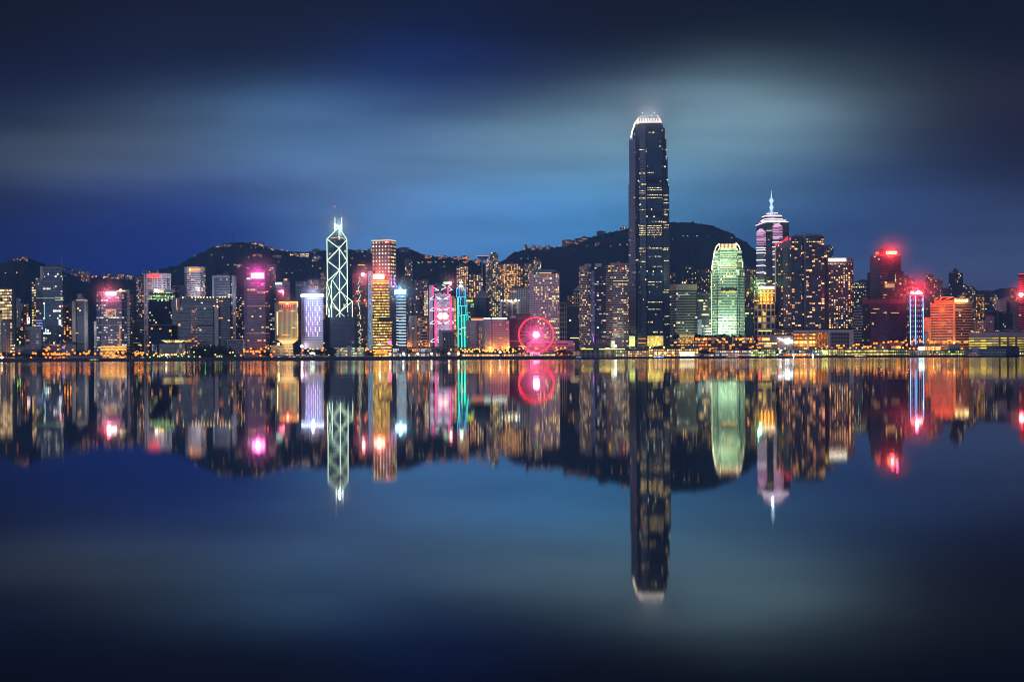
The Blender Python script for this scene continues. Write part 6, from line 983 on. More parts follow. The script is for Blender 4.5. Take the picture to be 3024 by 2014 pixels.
# lamps ----------------------------------------------------------------
def lamp_proto(c, st, rad):
    o = bpy.data.objects.new('street_lamp', None); COL.objects.link(o)
    p = MB().cyl(0, 0, 0, 1, .14, .09, 6).build('post', mat((.12, .12, .12)), o); g = MB().sphere((0, 0, 0), rad, 10, 6).build('lamp_globe', emi(c, st), o); g.location.z = 1
    return [o, p, g, True]
def place_lamp(pr, px, py, Y, z0, label, group, cat='street lamp'):
    z = Wd(px, py, Y).z; h = max(1.2, z-z0)
    if pr[3]: o, p, g = pr[:3]; pr[3] = False
    else:
        o, p, g = (x.copy() for x in pr[:3])
        for x in (o, p, g): COL.objects.link(x)
        p.parent = o; g.parent = o
    o.location = (Xat(px, Y, py), Y, z-h); p.scale = (1, 1, h); g.location = (0, 0, h); g.scale = (1, 1, 1)
    tag(o, label, cat, group)
L_OR, L_YE, L_WH, L_RD, L_GN = lamp_proto((1, .36, .05), 2.4, 1.5), lamp_proto((1, .60, .18), 2.4, 1.15), lamp_proto((1, .9, .65), 8, 1.6), lamp_proto((1, .06, .04), 6, .85), lamp_proto((.35, 1, .3), 4, .7)
HO, HW = lamp_proto((1, .42, .08), 3.4, 1.6), lamp_proto((.95, .95, .75), 2.6, 1.1)
for (x, y) in [(19, 791), (52, 790), (88, 789), (232, 802), (252, 816), (278, 804), (286, 804), (287, 803), (262, 794), (275, 806), (611, 840), (520, 835), (755, 785), (783, 781), (810, 779), (908, 750), (926, 780), (948, 787), (714, 720), (745, 724), (661, 752), (732, 783), (738, 785), (1038, 778), (1043, 759), (1098, 820), (1170, 777), (1265, 758), (1275, 759), (1312, 758), (1318, 758), (1356, 760), (1380, 760), (1584, 762), (1834, 726), (2062, 703), (2165, 710), (2186, 715), (836, 731), (852, 735), (862, 751), (795, 806)]:
    Y = hit(x, y)-5; place_lamp(HO, x, y, Y, terr(x, Y)-1, 'orange street lamp on the dark wooded hillside', 'orange lamps on the hillsides')
for (x, y) in [(345, 808), (352, 810), (366, 812), (395, 808), (160, 795), (196, 802), (312, 803), (320, 805), (467, 789), (578, 744), (628, 744), (519, 793), (676, 773), (695, 773), (701, 763), (737, 752), (758, 723), (748, 711), (826, 766), (891, 792), (932, 742), (865, 799), (848, 800), (700, 775), (1020, 747), (1080, 752), (1175, 739), (1290, 772), (1314, 772), (1340, 772), (1346, 760), (1329, 783), (1307, 789), (1314, 785), (1276, 795), (1250, 772), (1240, 774), (1237, 772), (1542, 764), (1562, 764), (1738, 729), (1807, 730), (1855, 726), (2021, 702), (2035, 702), (2095, 704), (2125, 704), (1655, 729), (1701, 737), (1641, 732), (1888, 700), (1990, 712)]:
    Y = hit(x, y)-5; place_lamp(HW, x, y, Y, terr(x, Y)-1, 'small pale lamp on the dark wooded hillside', 'pale lamps on the hillsides')
def lamps(pr, pts, Y, label, group):
    for (x, y) in pts: place_lamp(pr, x, y, Y+random.uniform(-4, 4), GZ, label, group)
lamps(L_OR, [(3, 1030), (41, 1032), (57, 1028), (98, 1028), (105, 1029)], 1325, 'orange street lamp among the trees near the left edge', 'orange lamps by the left edge')
lamps(L_OR, [(137, 1017), (138, 1021), (146, 1016), (143, 1012), (172, 1018), (128, 1030), (131, 1032), (142, 1031.5), (153, 1031), (158, 1032), (162, 1028), (165, 1032), (168, 1032), (171, 1032.5), (176, 1032), (184, 1032), (190, 1030), (197, 1032), (203, 1032), (215, 1020), (136, 1041), (148, 1042), (188, 1042), (92, 1042)], 1330, 'orange street lamp in the dense cluster below the twin-pillar tower', 'orange lamps below the twin-pillar tower')
lamps(L_OR, [(221, 1029), (237, 1032), (248, 1029), (254, 1032), (257, 1031), (262, 1029), (264, 1024), (281, 1032), (298, 1032), (317, 1029), (332, 1036), (349, 1029), (361, 1029), (364, 1031), (309, 1038), (320, 1038)], 1325, 'orange street lamp at the foot of the banded glass tower', 'orange lamps below the banded tower')
lamps(L_OR, [(399, 1030), (409, 1032), (404, 1034), (416, 1031), (423, 1031), (401, 1037), (416, 1008), (461, 1032), (520, 1036), (439, 1009)], 1325, 'orange street lamp below the white hotel slab', 'orange lamps below the white hotel')
lamps(L_YE, [(455, 1037), (478, 1039), (483, 1037), (498, 1037), (508, 1037), (515, 1037), (536, 1036), (543, 1035), (466, 1041), (557, 1043), (590, 1044), (636, 1038), (648, 1043), (680, 1033), (688, 1032), (546, 1030), (573, 1030), (420, 1037), (435, 1036)], 1318, 'yellow park lamp in front of the council chamber', 'yellow lamps in the park')
lamps(L_GN, [(443, 1044), (453, 1040), (472, 1042), (526, 1042), (538, 1042), (574, 1044), (606, 1024), (641, 1044), (655, 1044), (694, 1042), (520, 1038), (494, 1045)], 1316, 'green-white park lamp behind the seawall', 'green-white lamps in the park')
lamps(L_OR, [(741, 1021), (722, 1030), (731, 1030), (741, 1030), (748, 1030), (757, 1030), (763, 1030.5), (767, 1032), (782, 1030), (771, 1023), (786, 1018), (769, 1042), (712, 1041), (749, 1036), (721, 1024)], 1330, 'orange street lamp below the magenta-sign tower', 'orange lamps below the magenta sign')
lamps(L_OR, [(847, 1028), (894, 1029), (952, 1029), (800, 1040), (809, 1031), (1007, 1029), (1061, 1029), (1083, 1024), (1087, 1027), (1095, 1034), (1112, 1034), (1122, 1031), (1140, 1042), (1153, 1032), (1220, 1031), (1332, 1031), (1354, 1037), (1141, 1035)], 1320, 'orange street lamp along the middle of the waterfront', 'orange lamps along the middle waterfront')
lamps(L_YE, [(849, 1042), (857, 1043), (868, 1044), (876, 1046), (884, 1047), (893, 1043), (930, 1043), (971, 1044), (1023, 1043), (910, 1030), (916, 1024), (924, 1025), (938, 1024), (955, 1022), (1080, 1030)], 1312, 'yellow-white lamp above the promenade below the violet-tube block', 'yellow-white lamps on the promenade')
lamps(L_WH, [(1152, 1042), (1191, 1041), (1234, 1042), (1274.5, 1042), (1326, 1042), (1354, 1043), (491, 1037), (6, 1040), (1477, 1040)], 1308, 'powerful white floodlight lamp on a post at the seawall', 'white floodlights along the seawall')
lamps(L_YE, [(1362, 1029), (1367, 1034), (1374, 1030), (1379, 1035), (1385, 1031), (1391, 1036), (1396, 1032), (1402, 1030), (1409, 1029), (1415, 1031), (1417, 1037), (1426, 1033), (1433, 1036), (1441, 1034), (1450, 1033), (1457, 1034), (1463, 1038), (1471, 1033), (1484, 1033), (1489, 1039), (1497, 1035), (1503, 1040), (1515, 1031), (1534, 1031), (1546, 1030), (1517, 1035), (1514, 1039), (1524, 1037), (1437, 1037), (1446, 1038), (1395, 1038), (1453, 1038)], 1326, 'warm yellow lamp among the fairground trees left of the ferris wheel', 'yellow lamps of the fairground')
lamps(L_OR, [(1428, 1033), (1482, 1030), (1488, 1033), (1492, 1042), (1581, 1029), (1587, 1030), (1643, 1028), (1657, 1030), (1669, 1029), (1646, 1034), (1658, 1047), (1681, 1047), (1720, 1047), (1671, 1043), (1647, 1044), (1653, 1053), (1748, 1037), (1699, 1044), (1639, 1043)], 1318, 'orange lamp near the ferris wheel and pier', 'orange lamps around the ferris wheel')
lamps(L_OR, [(2086, 1024), (2071, 1035), (2097, 1037), (2113, 1037), (2116, 1036), (2068, 1038), (2158, 1029), (2223, 1031), (2244, 1035), (2157, 1035), (1898, 1047), (1923, 1052)], 1320, 'orange lamp behind the ferry piers right of the tallest tower', 'orange lamps behind the middle piers')
lamps(L_YE, [(2300, 1038), (2319, 1037), (2376, 1038), (2381, 1038), (2409, 1038), (2441, 1039), (2427, 1038), (2444, 1032), (2477, 1038), (2484, 1038), (2486, 1039), (2511, 1038), (2529, 1038), (2547, 1038), (2564, 1038), (2583, 1038), (2607, 1038), (2634, 1038), (2667, 1039)], 1322, 'yellow lamp in the long row above the right-hand piers', 'yellow lamps above the right-hand piers')
lamps(L_OR, [(2472, 1031), (2478, 1031), (2492, 1031), (2521, 1031), (2530, 1028), (2536, 1028), (2552, 1035), (2555, 1035), (2562, 1035), (2571, 1034), (2582, 1025), (2589, 1025), (2610, 1023), (2624, 1022), (2632, 1021), (2650, 1020), (2644, 1022), (2662, 1024), (2668, 1023), (2675, 1018), (2678, 1031), (2693, 1021), (2700, 1017), (2717, 1017), (2718, 1021), (2742, 1017), (2751, 1021), (2754, 1025), (2748, 1025), (2763, 1022), (2786, 1023), (2790, 1023), (2798, 1023), (2800, 1019), (2807, 1019), (2811, 1022), (2822, 1022), (2829, 1022), (2849, 1024), (2854, 1024), (2857, 1023), (2687, 1042), (2699, 1042), (2711, 1042), (2748, 1042), (2755, 1042), (2733, 1039), (2841, 1043)], 1330, 'orange street lamp on the elevated road by the orange banded block', 'orange lamps on the right-hand road')
lamps(L_RD, [(804, 1045), (1720, 1048), (2248, 1036), (2278, 1037), (2457, 1037), (2648, 1041), (2807, 1057), (2851, 1058), (2979, 1059), (3003, 1059), (189, 1044), (172, 1043), (161, 1044)], 1300, 'small red signal light near the water', 'red signal lights')
# trees -----------------------------------------------------------------
leafm = mat((.045, .07, .035), .9, 0, .6, .8); barkm = mat((.08, .06, .05), .9)
def tree_mesh(seed, w_, h_, n):
    rnd = random.Random(seed); mb = MB(); cl = [(rnd.uniform(-.75, .75)*w_, rnd.uniform(-.75, .75)*w_, h_*rnd.uniform(.48, .9), w_*rnd.uniform(.28, .5)) for _ in range(11)]
    for _ in range(n):
        cx, cy, cz, r = rnd.choice(cl); th, ph = rnd.uniform(0, 6.28), math.acos(rnd.uniform(-1, 1)); rr = r*rnd.uniform(.7, 1.1)
        p = Vector((cx+rr*math.sin(ph)*math.cos(th), cy+rr*math.sin(ph)*math.sin(th), cz+rr*.8*math.cos(ph))); a = Vector((rnd.uniform(-1, 1), rnd.uniform(-1, 1), rnd.uniform(-1, 1))).normalized()*.55; b_ = a.cross(Vector((rnd.uniform(-1, 1), rnd.uniform(-1, 1), rnd.uniform(-1, 1)))).normalized()*.4
        k = len(mb.v); mb.v += [tuple(p-a), tuple(p+b_), tuple(p+a), tuple(p-b_)]; mb.face([k, k+1, k+2, k+3])
    return mb
def tree_proto(seed, w_, h_, n=700):
    o = bpy.data.objects.new('tree', None); COL.objects.link(o); tree_mesh(seed, w_, h_, n).build('crown', leafm, o)
    mb = MB().cyl(0, 0, 0, h_*.55, .35, .2, 7)
    for k in range(5): a = k*1.26; mb.tube((0, 0, h_*.35), (w_*.5*math.cos(a), w_*.5*math.sin(a), h_*.68), .12, 5)
    mb.build('trunk', barkm, o); return [o, True]
TP = [tree_proto(1, 4.2, 8), tree_proto(2, 3.4, 9), tree_proto(3, 5.5, 10, 1000)]
def place_tree(px, sc, Y, label, group):
    pr = random.choice(TP)
    if pr[1]: o = pr[0]; ch = []; pr[1] = False
    else:
        o = pr[0].copy(); COL.objects.link(o)
        for c in list(pr[0].children): d = c.copy(); COL.objects.link(d); d.parent = o
    o.location = (Xat(px, Y), Y, GZ-.3); o.scale = (sc*random.uniform(.9, 1.15), sc*random.uniform(.9, 1.15), sc); o.rotation_euler.z = random.uniform(0, 6.28); tag(o, label, 'tree', group)
for x in list(range(12, 62, 9))+[77, 92, 118, 131]: place_tree(x, random.uniform(.8, 1.2), 1336, 'dark waterfront tree near the left edge', 'trees by the left edge')
for x in (226, 234, 242, 250, 352, 372, 380, 388, 396, 432, 446): place_tree(x, random.uniform(.9, 1.3), 1338, 'dark tree beside the foot of the banded glass tower', 'trees by the banded tower')
for x in (576, 586, 595, 604, 612, 622, 630, 638, 648, 657, 603, 618): place_tree(x, random.uniform(1.2, 1.75), 1352, 'tall dark park tree in front of the gate-shaped offices', 'park trees by the gate-shaped offices')
for x in (771, 780, 789, 796, 905, 915, 926, 938, 950, 961, 970, 979): place_tree(x, random.uniform(1.0, 1.5), 1345, 'dark tree in front of the violet-tube block', 'trees by the violet-tube block')
for x in (1165, 1178, 1190, 1203, 1216, 1228, 1240, 1252, 1262, 1275, 1285, 1294, 1302, 1362, 1398, 1420, 1440, 1466, 1490, 1512, 1524): place_tree(x, random.uniform(.9, 1.35), 1334, 'dark tree along the fairground and market hall', 'trees by the fairground')
for x in (1642, 1652, 1664, 1676, 1688, 2074, 2082, 2092, 2104): place_tree(x, random.uniform(.7, 1.0), 1316, 'dark tree beside the ferry piers', 'trees by the ferry piers')
for x in (1992, 2001, 2060, 2072, 2086, 2098, 2113, 2133, 2150, 2170, 2186, 2200, 2212, 2228): place_tree(x, .95, 1424, 'tree on the planted roof of the terraced mall', 'trees on the mall roof')
for o in bpy.data.objects:
    if o.get('group') == 'trees on the mall roof': o.location.z = Wd(2100, 1008, 1424).z-2
for x in (2270, 2282, 2296, 2310, 2690, 2860): place_tree(x, .8, 1340, 'dark tree behind the right-hand piers', 'trees behind the right-hand piers')
# piers and waterside halls ----------------------------------------------
def pier(name, label, x0, x1, Y, roof_y, storeys, lit, roofc=(.10, .15, .24), cat='pier', roof='hip', deck=True, col_n=10, base=1052):
    s = T(name, label, cat, x0, x1, Y, z=0); Yd = 34
    s.add(MB().box(Xat(x0-2, Y), Y-2, .2, Xat(x1+2, Y), Y+Yd+2, 2.6), 'deck', mat((.05, .05, .055)))
    zt = s.Z(roof_y+ (4 if roof != 'flat' else 2)); z0 = 2.6; fhh = (zt-z0)/storeys
    pl = s.plan((x0, x1), Yd); s.add(MB().prism(pl, z0, zt, 3.0, fhh), 'hall', lit)
    for k in range(1, storeys+1): q = [(x+(-1.2 if i in (0, 3) else 1.2), y+(-1.4 if i < 2 else 1)) for i, (x, y) in enumerate(pl)]; zz = z0+fhh*k; s.add(MB().prism(q, zz-.45, zz+.02, bottom=True), 'floor_slab', mat((.4, .37, .33)))
    mb = MB(); xa, xb = pl[0][0], pl[1][0]
    for i in range(col_n+1): x = xa+(xb-xa)*i/col_n; mb.box(x-.22, Y-1.3, 2.6, x+.22, Y-.9, zt)
    s.add(mb, 'colonnade', mat((.5, .46, .4)))
    if roof == 'hip':
        q = [(pl[0][0]-2.5, Y-3), (pl[1][0]+2.5, Y-3), (pl[2][0]+2.5, Y+Yd+2), (pl[3][0]-2.5, Y+Yd+2)]; m_ = Y+Yd/2; w_ = (q[1][0]-q[0][0])*.18+3
        s.add(MB().prism(q, zt+.03, s.Z(roof_y-3)+1, top=[(q[0][0]+w_, m_-3), (q[1][0]-w_, m_-3), (q[2][0]-w_, m_+3), (q[3][0]+w_, m_+3)], bottom=True), 'roof', mat(roofc, .5))
    elif roof == 'flat': q = [(pl[0][0]-1.5, Y-2), (pl[1][0]+1.5, Y-2), (pl[2][0]+1.5, Y+Yd+1), (pl[3][0]-1.5, Y+Yd+1)]; s.add(MB().prism(q, zt+.03, zt+1.1, bottom=True), 'roof', mat(roofc, .6))
    elif roof == 'arch':
        mb = MB(); n = 16; hh = s.Z(roof_y-5)-zt; b = 0
        for i in range(n+1): a = math.pi*i/n; x = (xa+xb)/2-(xb-xa)/2*1.06*math.cos(a); mb.v += [(x, Y-3, zt+.05+hh*math.sin(a)), (x, Y+Yd, zt+.05+hh*math.sin(a)), (x, Y-3, zt-.5+hh*math.sin(a)*.9), (x, Y+Yd, zt-.5+hh*math.sin(a)*.9)]
        for i in range(n): k = 4*i; mb.face([k, k+4, k+5, k+1]); mb.face([k+2, k+3, k+7, k+6]); mb.face([k, k+2, k+6, k+4])
        s.add(mb, 'roof', mat(roofc, .5))
    return s
ol = lambda p=2.0, s_=2.2, a=(1, .5, .12), b=(1, .75, .4), pf=.5, w=.7, h=.62: fac((.3, .22, .16), (.06, .05, .04), w=w, h=h, p=p, pf=pf, a=a, b=b, s=s_*1.1, clump=3)
pier('market_hall', 'dark low hall with dim shop lights behind the seawall floodlights', 1160, 1300, 1330, 1022, 2, ol(.5, 1.2, b=COOL, pf=.1), (.04, .04, .045), 'market hall', 'flat')
pier('fair_tents', 'long row of small orange-lit stalls right of the seawall floodlights', 1368, 1450, 1306, 1041, 1, ol(1.6, 2.2, pf=.3), (.09, .07, .06), 'market stalls', 'flat', col_n=24)
pier('fair_tents', 'row of white-lit stalls under the left side of the ferris wheel', 1450, 1526, 1305, 1042, 1, ol(1.4, 2.2, a=(1, .8, .6), b=(1, .5, .2), pf=.3), (.09, .06, .07), 'market stalls', 'flat', col_n=20)
pier('fair_tents', 'brightly lit stalls just right of the ferris wheel base', 1610, 1640, 1304, 1043, 1, ol(2.4, 2.6, a=(1, .7, .2), pf=.8), (.2, .12, .05), 'market stalls', 'flat')
s = pier('lit_stage', 'block of blazing white-orange lights in front of the neon stepped tower', 1364, 1416, 1340, 1028, 1, ol(3, 4.2, a=(1, .8, .45), b=(1, .6, .2), pf=.9, w=.5, h=.6), (.2, .15, .1), 'stage', 'flat')
s = pier('ferry_pier', 'pier hall with dark blue columns on a black deck, right of the ferris wheel', 1714, 1818, 1290, 1033, 2, fac((.12, .14, .2), (.03, .05, .12), w=.7, h=.85, p=.02), (.10, .14, .22), col_n=28)
s.pbox('gold_eave', 1716, 1031.5, 1752, 1034.5, emi((1, .7, .15), 2.2), -4, 1); s.pbox('gold_eave', 1770, 1032.5, 1846, 1035, emi((1, .8, .25), 4), -4.4, 1); s.pbox('gold_eave', 1788, 1030.5, 1800, 1034, emi((1, .75, .2), 4), -4.8, .8); s.light(1800, 1040, -10, 2500, (1, .75, .3))
pier('ferry_pier', 'small hipped pavilion with pale lit hall between the blue-columned pier and the star-roofed pier', 1818, 1850, 1292, 1033, 2, ol(1.6, 1.1, a=(1, .8, .4), b=(.8, 1, .7), pf=.3), (.14, .16, .17), col_n=8)
s = T('clock_tower', 'small pale green-lit clock tower rising above the pier roofs', 'clock tower', 1804, 1817, 1315); s.prism('shaft', (1804, 1817), 1008, 7, mat((.55, .6, .45))); s.prism('cupola', (1806, 1815), 1004, 5, mat((.3, .4, .45)), ybot=1008, d0=1, topfront=[(1809.5, 3), (1811.5, 3)]); c = Wd(1811.5, 1013.5, 1314); s.plate('clock_face', [(1811.5+4*math.cos(k*math.pi/8), 1014-4*math.sin(k*math.pi/8)) for k in range(16)], -.6, .3, emi((.95, 1, .7), 1.6)); s.tube('clock_hand', [(1811.5, 1014, -.9), (1811.5, 1011, -.9)], .15, BLACKM); s.tube('clock_hand', [(1811.5, 1014, -.9), (1814, 1014.5, -.9)], .15, BLACKM); s.light(1808, 1020, -8, 2500, (.8, 1, .5)); s.ball('white_lamp', 1818, 1025, 4.2, emi((1, .95, .85), 9), -6)
tower('ventilation_block', 'plain beige box building behind the clock tower', (1817, 1838), 1002, 1420, mat((.5, .42, .38)), cat='low building'); tower('ventilation_block', 'low brown hall left of the clock tower', (1760, 1805), 1007, 1430, fac((.38, .28, .27), w=.5, h=.3, p=.1), cat='low building')
s = pier('blue_roof_hall', 'flat blue-roofed walkway hall above the first ferry pier', 1740, 1800, 1330, 1023, 1, mat((.3, .25, .22)), (.14, .2, .3), 'pier hall', 'hip')
pier('blue_roof_hall', 'dark low roof between the post office and the first ferry pier', 1680, 1716, 1318, 1032, 1, ol(.3, 1), (.06, .08, .12), 'pier hall', 'arch')
s = pier('ferry_pier', 'pier with a row of dark domed roofs and orange-lit arcades, directly below the tallest tower', 1854, 1916, 1288, 1036, 3, ol(1.6, 2.0), (.08, .12, .19), roof='none', col_n=16)
for i in range(6): c = Wd(1859+10.6*i, 1034, 1300); s.add(MB().sphere((c.x, 1300, s.Z(1041)), 3.1, 10, 6, 1.0), 'roof_dome', mat((.07, .1, .16), .5))
s = pier('ferry_pier', 'large blue hip-roofed ferry pier with two bright orange and white arcades', 1916, 2062, 1286, 1031, 3, ol(2.2, 2.5, a=(1, .5, .1), b=(1, .8, .45)), (.07, .11, .2), col_n=30)
s.pbox('bright_arcade', 2008, 1045, 2051, 1050.5, emi((1, .86, .5), 4.5), -2.2, .6); s.pbox('bright_arcade', 2008, 1053, 2051, 1056, emi((.8, .9, 1), 3), -2.2, .6); s.plate('gable', [(2020, 1032), (2038, 1023.5), (2066, 1034), (2063, 1035)], -4, 3, mat((.2, .24, .28))); s.pbox('orange_lantern', 2012, 1031, 2022, 1033, emi((1, .45, .05), 4), -4.6, 1)
for x in (1920, 1961, 1923): s.ball('gold_lamp', x, 1031 if x != 1923 else 1055, 3, emi((1, .65, .08), 3), -5)
for x in (1934, 1945, 1962, 1985): s.pbox('bright_arcade', x, 1044.5, x+6, 1050, emi((1, .6, .2), 4.5), -2.2, .6)
pier('ferry_pier', 'long low white terminal with an arched dark roof and orange shopfronts', 2112, 2218, 1288, 1037, 2, fac((.5, .42, .42), (.1, .08, .08), w=.8, h=.5, p=1.2, pf=.4, a=(1, .42, .08), b=(.8, .95, 1), s=2.2), (.12, .08, .08), 'ferry terminal', 'arch', col_n=18)
pier('promenade_hall', 'pale strip of quay sheds in front of the arched terminal', 2060, 2112, 1286, 1051, 1, ol(.8, 1.2, a=(1, .7, .5), b=(.5, 1, .6)), (.4, .36, .33), 'shed', 'flat', col_n=8)
s = pier('ferry_pier', 'boxy glass pier full of green-yellow light, left of the white twin-deck pier', 2218, 2290, 1284, 1037, 3, fac((.06, .08, .05), (.04, .06, .04), w=.8, h=.8, p=1.1, pf=.3, a=(.8, 1, .4), b=(1, .8, .35), s=1.4), (.04, .045, .05), roof='flat', col_n=14)
s = pier('ferry_pier', 'white twin-deck pier with an orange-lit lower arcade', 2300, 2426, 1284, 1041, 2, fac((.5, .48, .48), (.1, .12, .12), w=.8, h=.6, p=.5, pf=.2, a=(.8, 1, .85), b=YEL, s=1.6), (.55, .5, .52), roof='flat', col_n=20); s.pbox('orange_arcade', 2312, 1055, 2392, 1061, fac((.5, .15, .04), w=.8, h=1.4, p=2.5, pf=1, a=(1, .26, .02), b=(1, .5, .1), s=2.4), -1.7, .6, 3, 9)
for x, y in ((2307, 1043), (2304, 1050), (2343, 1056), (2376, 1056), (2400, 1057), (2344, 1060), (2401, 1062), (2296, 1056)): s.ball('white_lamp', x, y, 2.2, emi((1, .95, .75), 8), -3)
s = pier('ferry_pier', 'glass pier with orange upper floor and green lower floor, centre of the right-hand piers', 2427, 2492, 1282, 1040, 2, fac((.1, .08, .06), (.1, .06, .03), w=.85, h=.75, p=1.6, pf=.5, a=(1, .5, .12), b=(.7, 1, .4), s=1.3), (.1, .08, .08), roof='flat', col_n=10)
for k in range(9): s.ball('green_lamp', 2428+2*k, 1045+(k*37 % 11), 1.6, emi((.6, 1, .35) if k % 2 else (1, .9, .4), 6), -3)
s = pier('ferry_pier', 'very long pier with two continuous bands of yellow light', 2494, 2622, 1284, 1041, 2, fac((.4, .33, .22), (.2, .15, .04), w=.9, h=.5, p=4, pf=1, a=(1, .75, .12), b=(1, .82, .35), s=2.4), (.42, .36, .33), roof='flat', col_n=30)
s = pier('ferry_pier', 'pier hall overgrown with yellow-green fairy lights', 2622, 2680, 1284, 1042, 2, fac((.14, .15, .06), (.05, .06, .02), w=.4, h=.4, p=3, pf=1, a=(.9, 1, .2), b=(1, .8, .3), s=3), (.12, .1, .09), roof='flat')
s = pier('ferry_pier', 'pier with small warm lit windows and a cyan-white screen on its roof', 2681, 2778, 1284, 1048, 2, fac((.2, .12, .13), (.05, .03, .03), w=.6, h=.55, p=.9, pf=.3, a=(1, .75, .4), b=(1, .5, .2), s=2), (.3, .24, .28), roof='flat', col_n=12); s.pbox('screen', 2714, 1036, 2730, 1046, emi((.75, 1, .98), 5, True), -2, .8); s.light(2722, 1042, -10, 3000, (.6, 1, 1))
s = pier('market_hall', 'strip of blazing orange-white shop lights behind the cyan screen', 2728, 2778, 1335, 1028, 1, ol(5, 4.5, a=(1, .75, .4), b=(1, .5, .12), pf=1, w=.8), (.2, .12, .08), 'shops', 'flat')
s = pier('restaurant_pavilion', 'small pagoda-like pavilion glowing orange above the long yellow pier', 2632, 2660, 1310, 1027, 2, ol(5, 2.6, a=(1, .45, .06), b=(1, .55, .1), pf=1, w=.9), (.8, .35, .1), 'pavilion'); pier('ferry_pier', 'green-lit low pier between the warm-windowed pier and the dark ferry terminal', 2779, 2848, 1286, 1047, 2, fac((.1, .14, .05), (.05, .08, .02), w=.7, h=.6, p=.8, pf=.4, a=(.75, 1, .25), b=(1, .85, .3), s=2), (.08, .08, .07), roof='flat')
s = pier('ferry_terminal', 'dark grey ferry terminal with a row of square windows and sloping east end', 2850, 2968, 1284, 1046, 2, fac((.42, .40, .44), (.04, .05, .08), w=.75, h=.55, p=.02, pf=0), (.3, .29, .33), 'ferry terminal', 'flat', col_n=6)
s.pbox('stair_tower', 2874, 1041, 2888, 1062, mat((.42, .4, .44)), -2.5, 6); s.pbox('dark_hull_shed', 2962, 1040, 3010, 1064, mat((.03, .035, .05)), 2, 20); pier('ferry_pier', 'small yellow-lit pier cut off by the right edge', 3010, 3060, 1286, 1055, 1, ol(4, 2, a=(1, .85, .2), pf=1), (.3, .25, .15), roof='flat')
s = T('grey_hall', 'curved grey-blue hall above the warm-windowed pier', 'hall', 2790, 2834, 1350); s.prism('hall', [(2790, 6), (2800, 0), (2834, 0)], 1029, 20, mat((.24, .27, .34), .5)); s.prism('dark_base', (2806, 2836), 1041, 8, DARKC, d0=-6)
s = T('footbridge_hall', 'dark arched canopy between the ferry terminal and the car park', 'canopy', 2915, 3000, 1345); s.prism('canopy', [(2915, 4), (2940, 0), (2980, 0), (3000, 4)], 1036, 16, mat((.05, .05, .07), .5))
pier('promenade_hall', 'low waterside hall with columns and lit openings below the gold finned block', 800, 892, 1306, 1043, 1, ol(.7, 1.3, a=(1, .8, .6)), (.3, .28, .28), 'pier hall', 'flat', col_n=14)
for a, b, lab in ((898, 927, 'small kiosk of four orange-lit openings below the violet-tube block'), (972, 993, 'small kiosk of orange-lit openings below the dark navy block')): pier('kiosk', lab, a, b, 1303, 1048, 1, ol(5, 2.2, a=(1, .42, .06), b=(1, .45, .06), pf=1, w=.66, h=.7), (.25, .1, .06), 'kiosk', 'flat', col_n=4)
pier('promenade_hall', 'pale flat-roofed colonnade along the water between the two orange-lit kiosks', 927, 971, 1306, 1044, 1, ol(.5, 1, a=WHITE), (.4, .38, .4), 'pier hall', 'flat', col_n=10); pier('promenade_hall', 'long pale shed right of the second orange-lit kiosk', 994, 1098, 1306, 1047, 1, ol(.3, 1, a=WARM), (.42, .36, .36), 'shed', 'flat', col_n=12)
s = T('cyan_sign', 'glowing cyan-white oval sign on posts below the violet-tube block', 'sign', 914, 932, 1310); s.plate('sign_plate', [(922.5+8*math.cos(k*math.pi/12), 1037-2.6*math.sin(k*math.pi/12)) for k in range(24)], 0, .6, emi((.7, 1, 1), 7)); s.tube('post', [(917, 1040, .5), (917, 1052, .5)], .2, STEEL); s.tube('post', [(929, 1040, .5), (929, 1052, .5)], .2, STEEL)
# elevated road and hoarding on the left, light ribbons of terraces
s = T('retaining_wall', 'long pinkish parapet of the coastal road near the left edge', 'wall', 10, 250, 1310); s.prism('parapet', (14, 190), 1043.5, 1, mat((.42, .26, .27)), ybot=1047); s.prism('plinth', (14, 190), 1046.8, 1.4, mat((.2, .17, .18)))
s = T('temporary_shed', 'grey rounded site shed on the quay in front of the twin-pillar tower', 'shed', 208, 302, 1312); s.prism('shed', [(208, 1), (238, 0), (290, 0), (302, 3)], 1038, 10, mat((.2, .23, .28))); s.prism('roof', [(206, 1), (238, -1), (290, -1), (304, 3)], 1036.6, 12, mat((.3, .34, .4)), ybot=1038, topfront=[(212, 3), (238, 2), (288, 2), (298, 4)]); s.pbox('green_strip', 229, 1045, 300, 1046.5, mat((.15, .5, .4)), -1, .5)
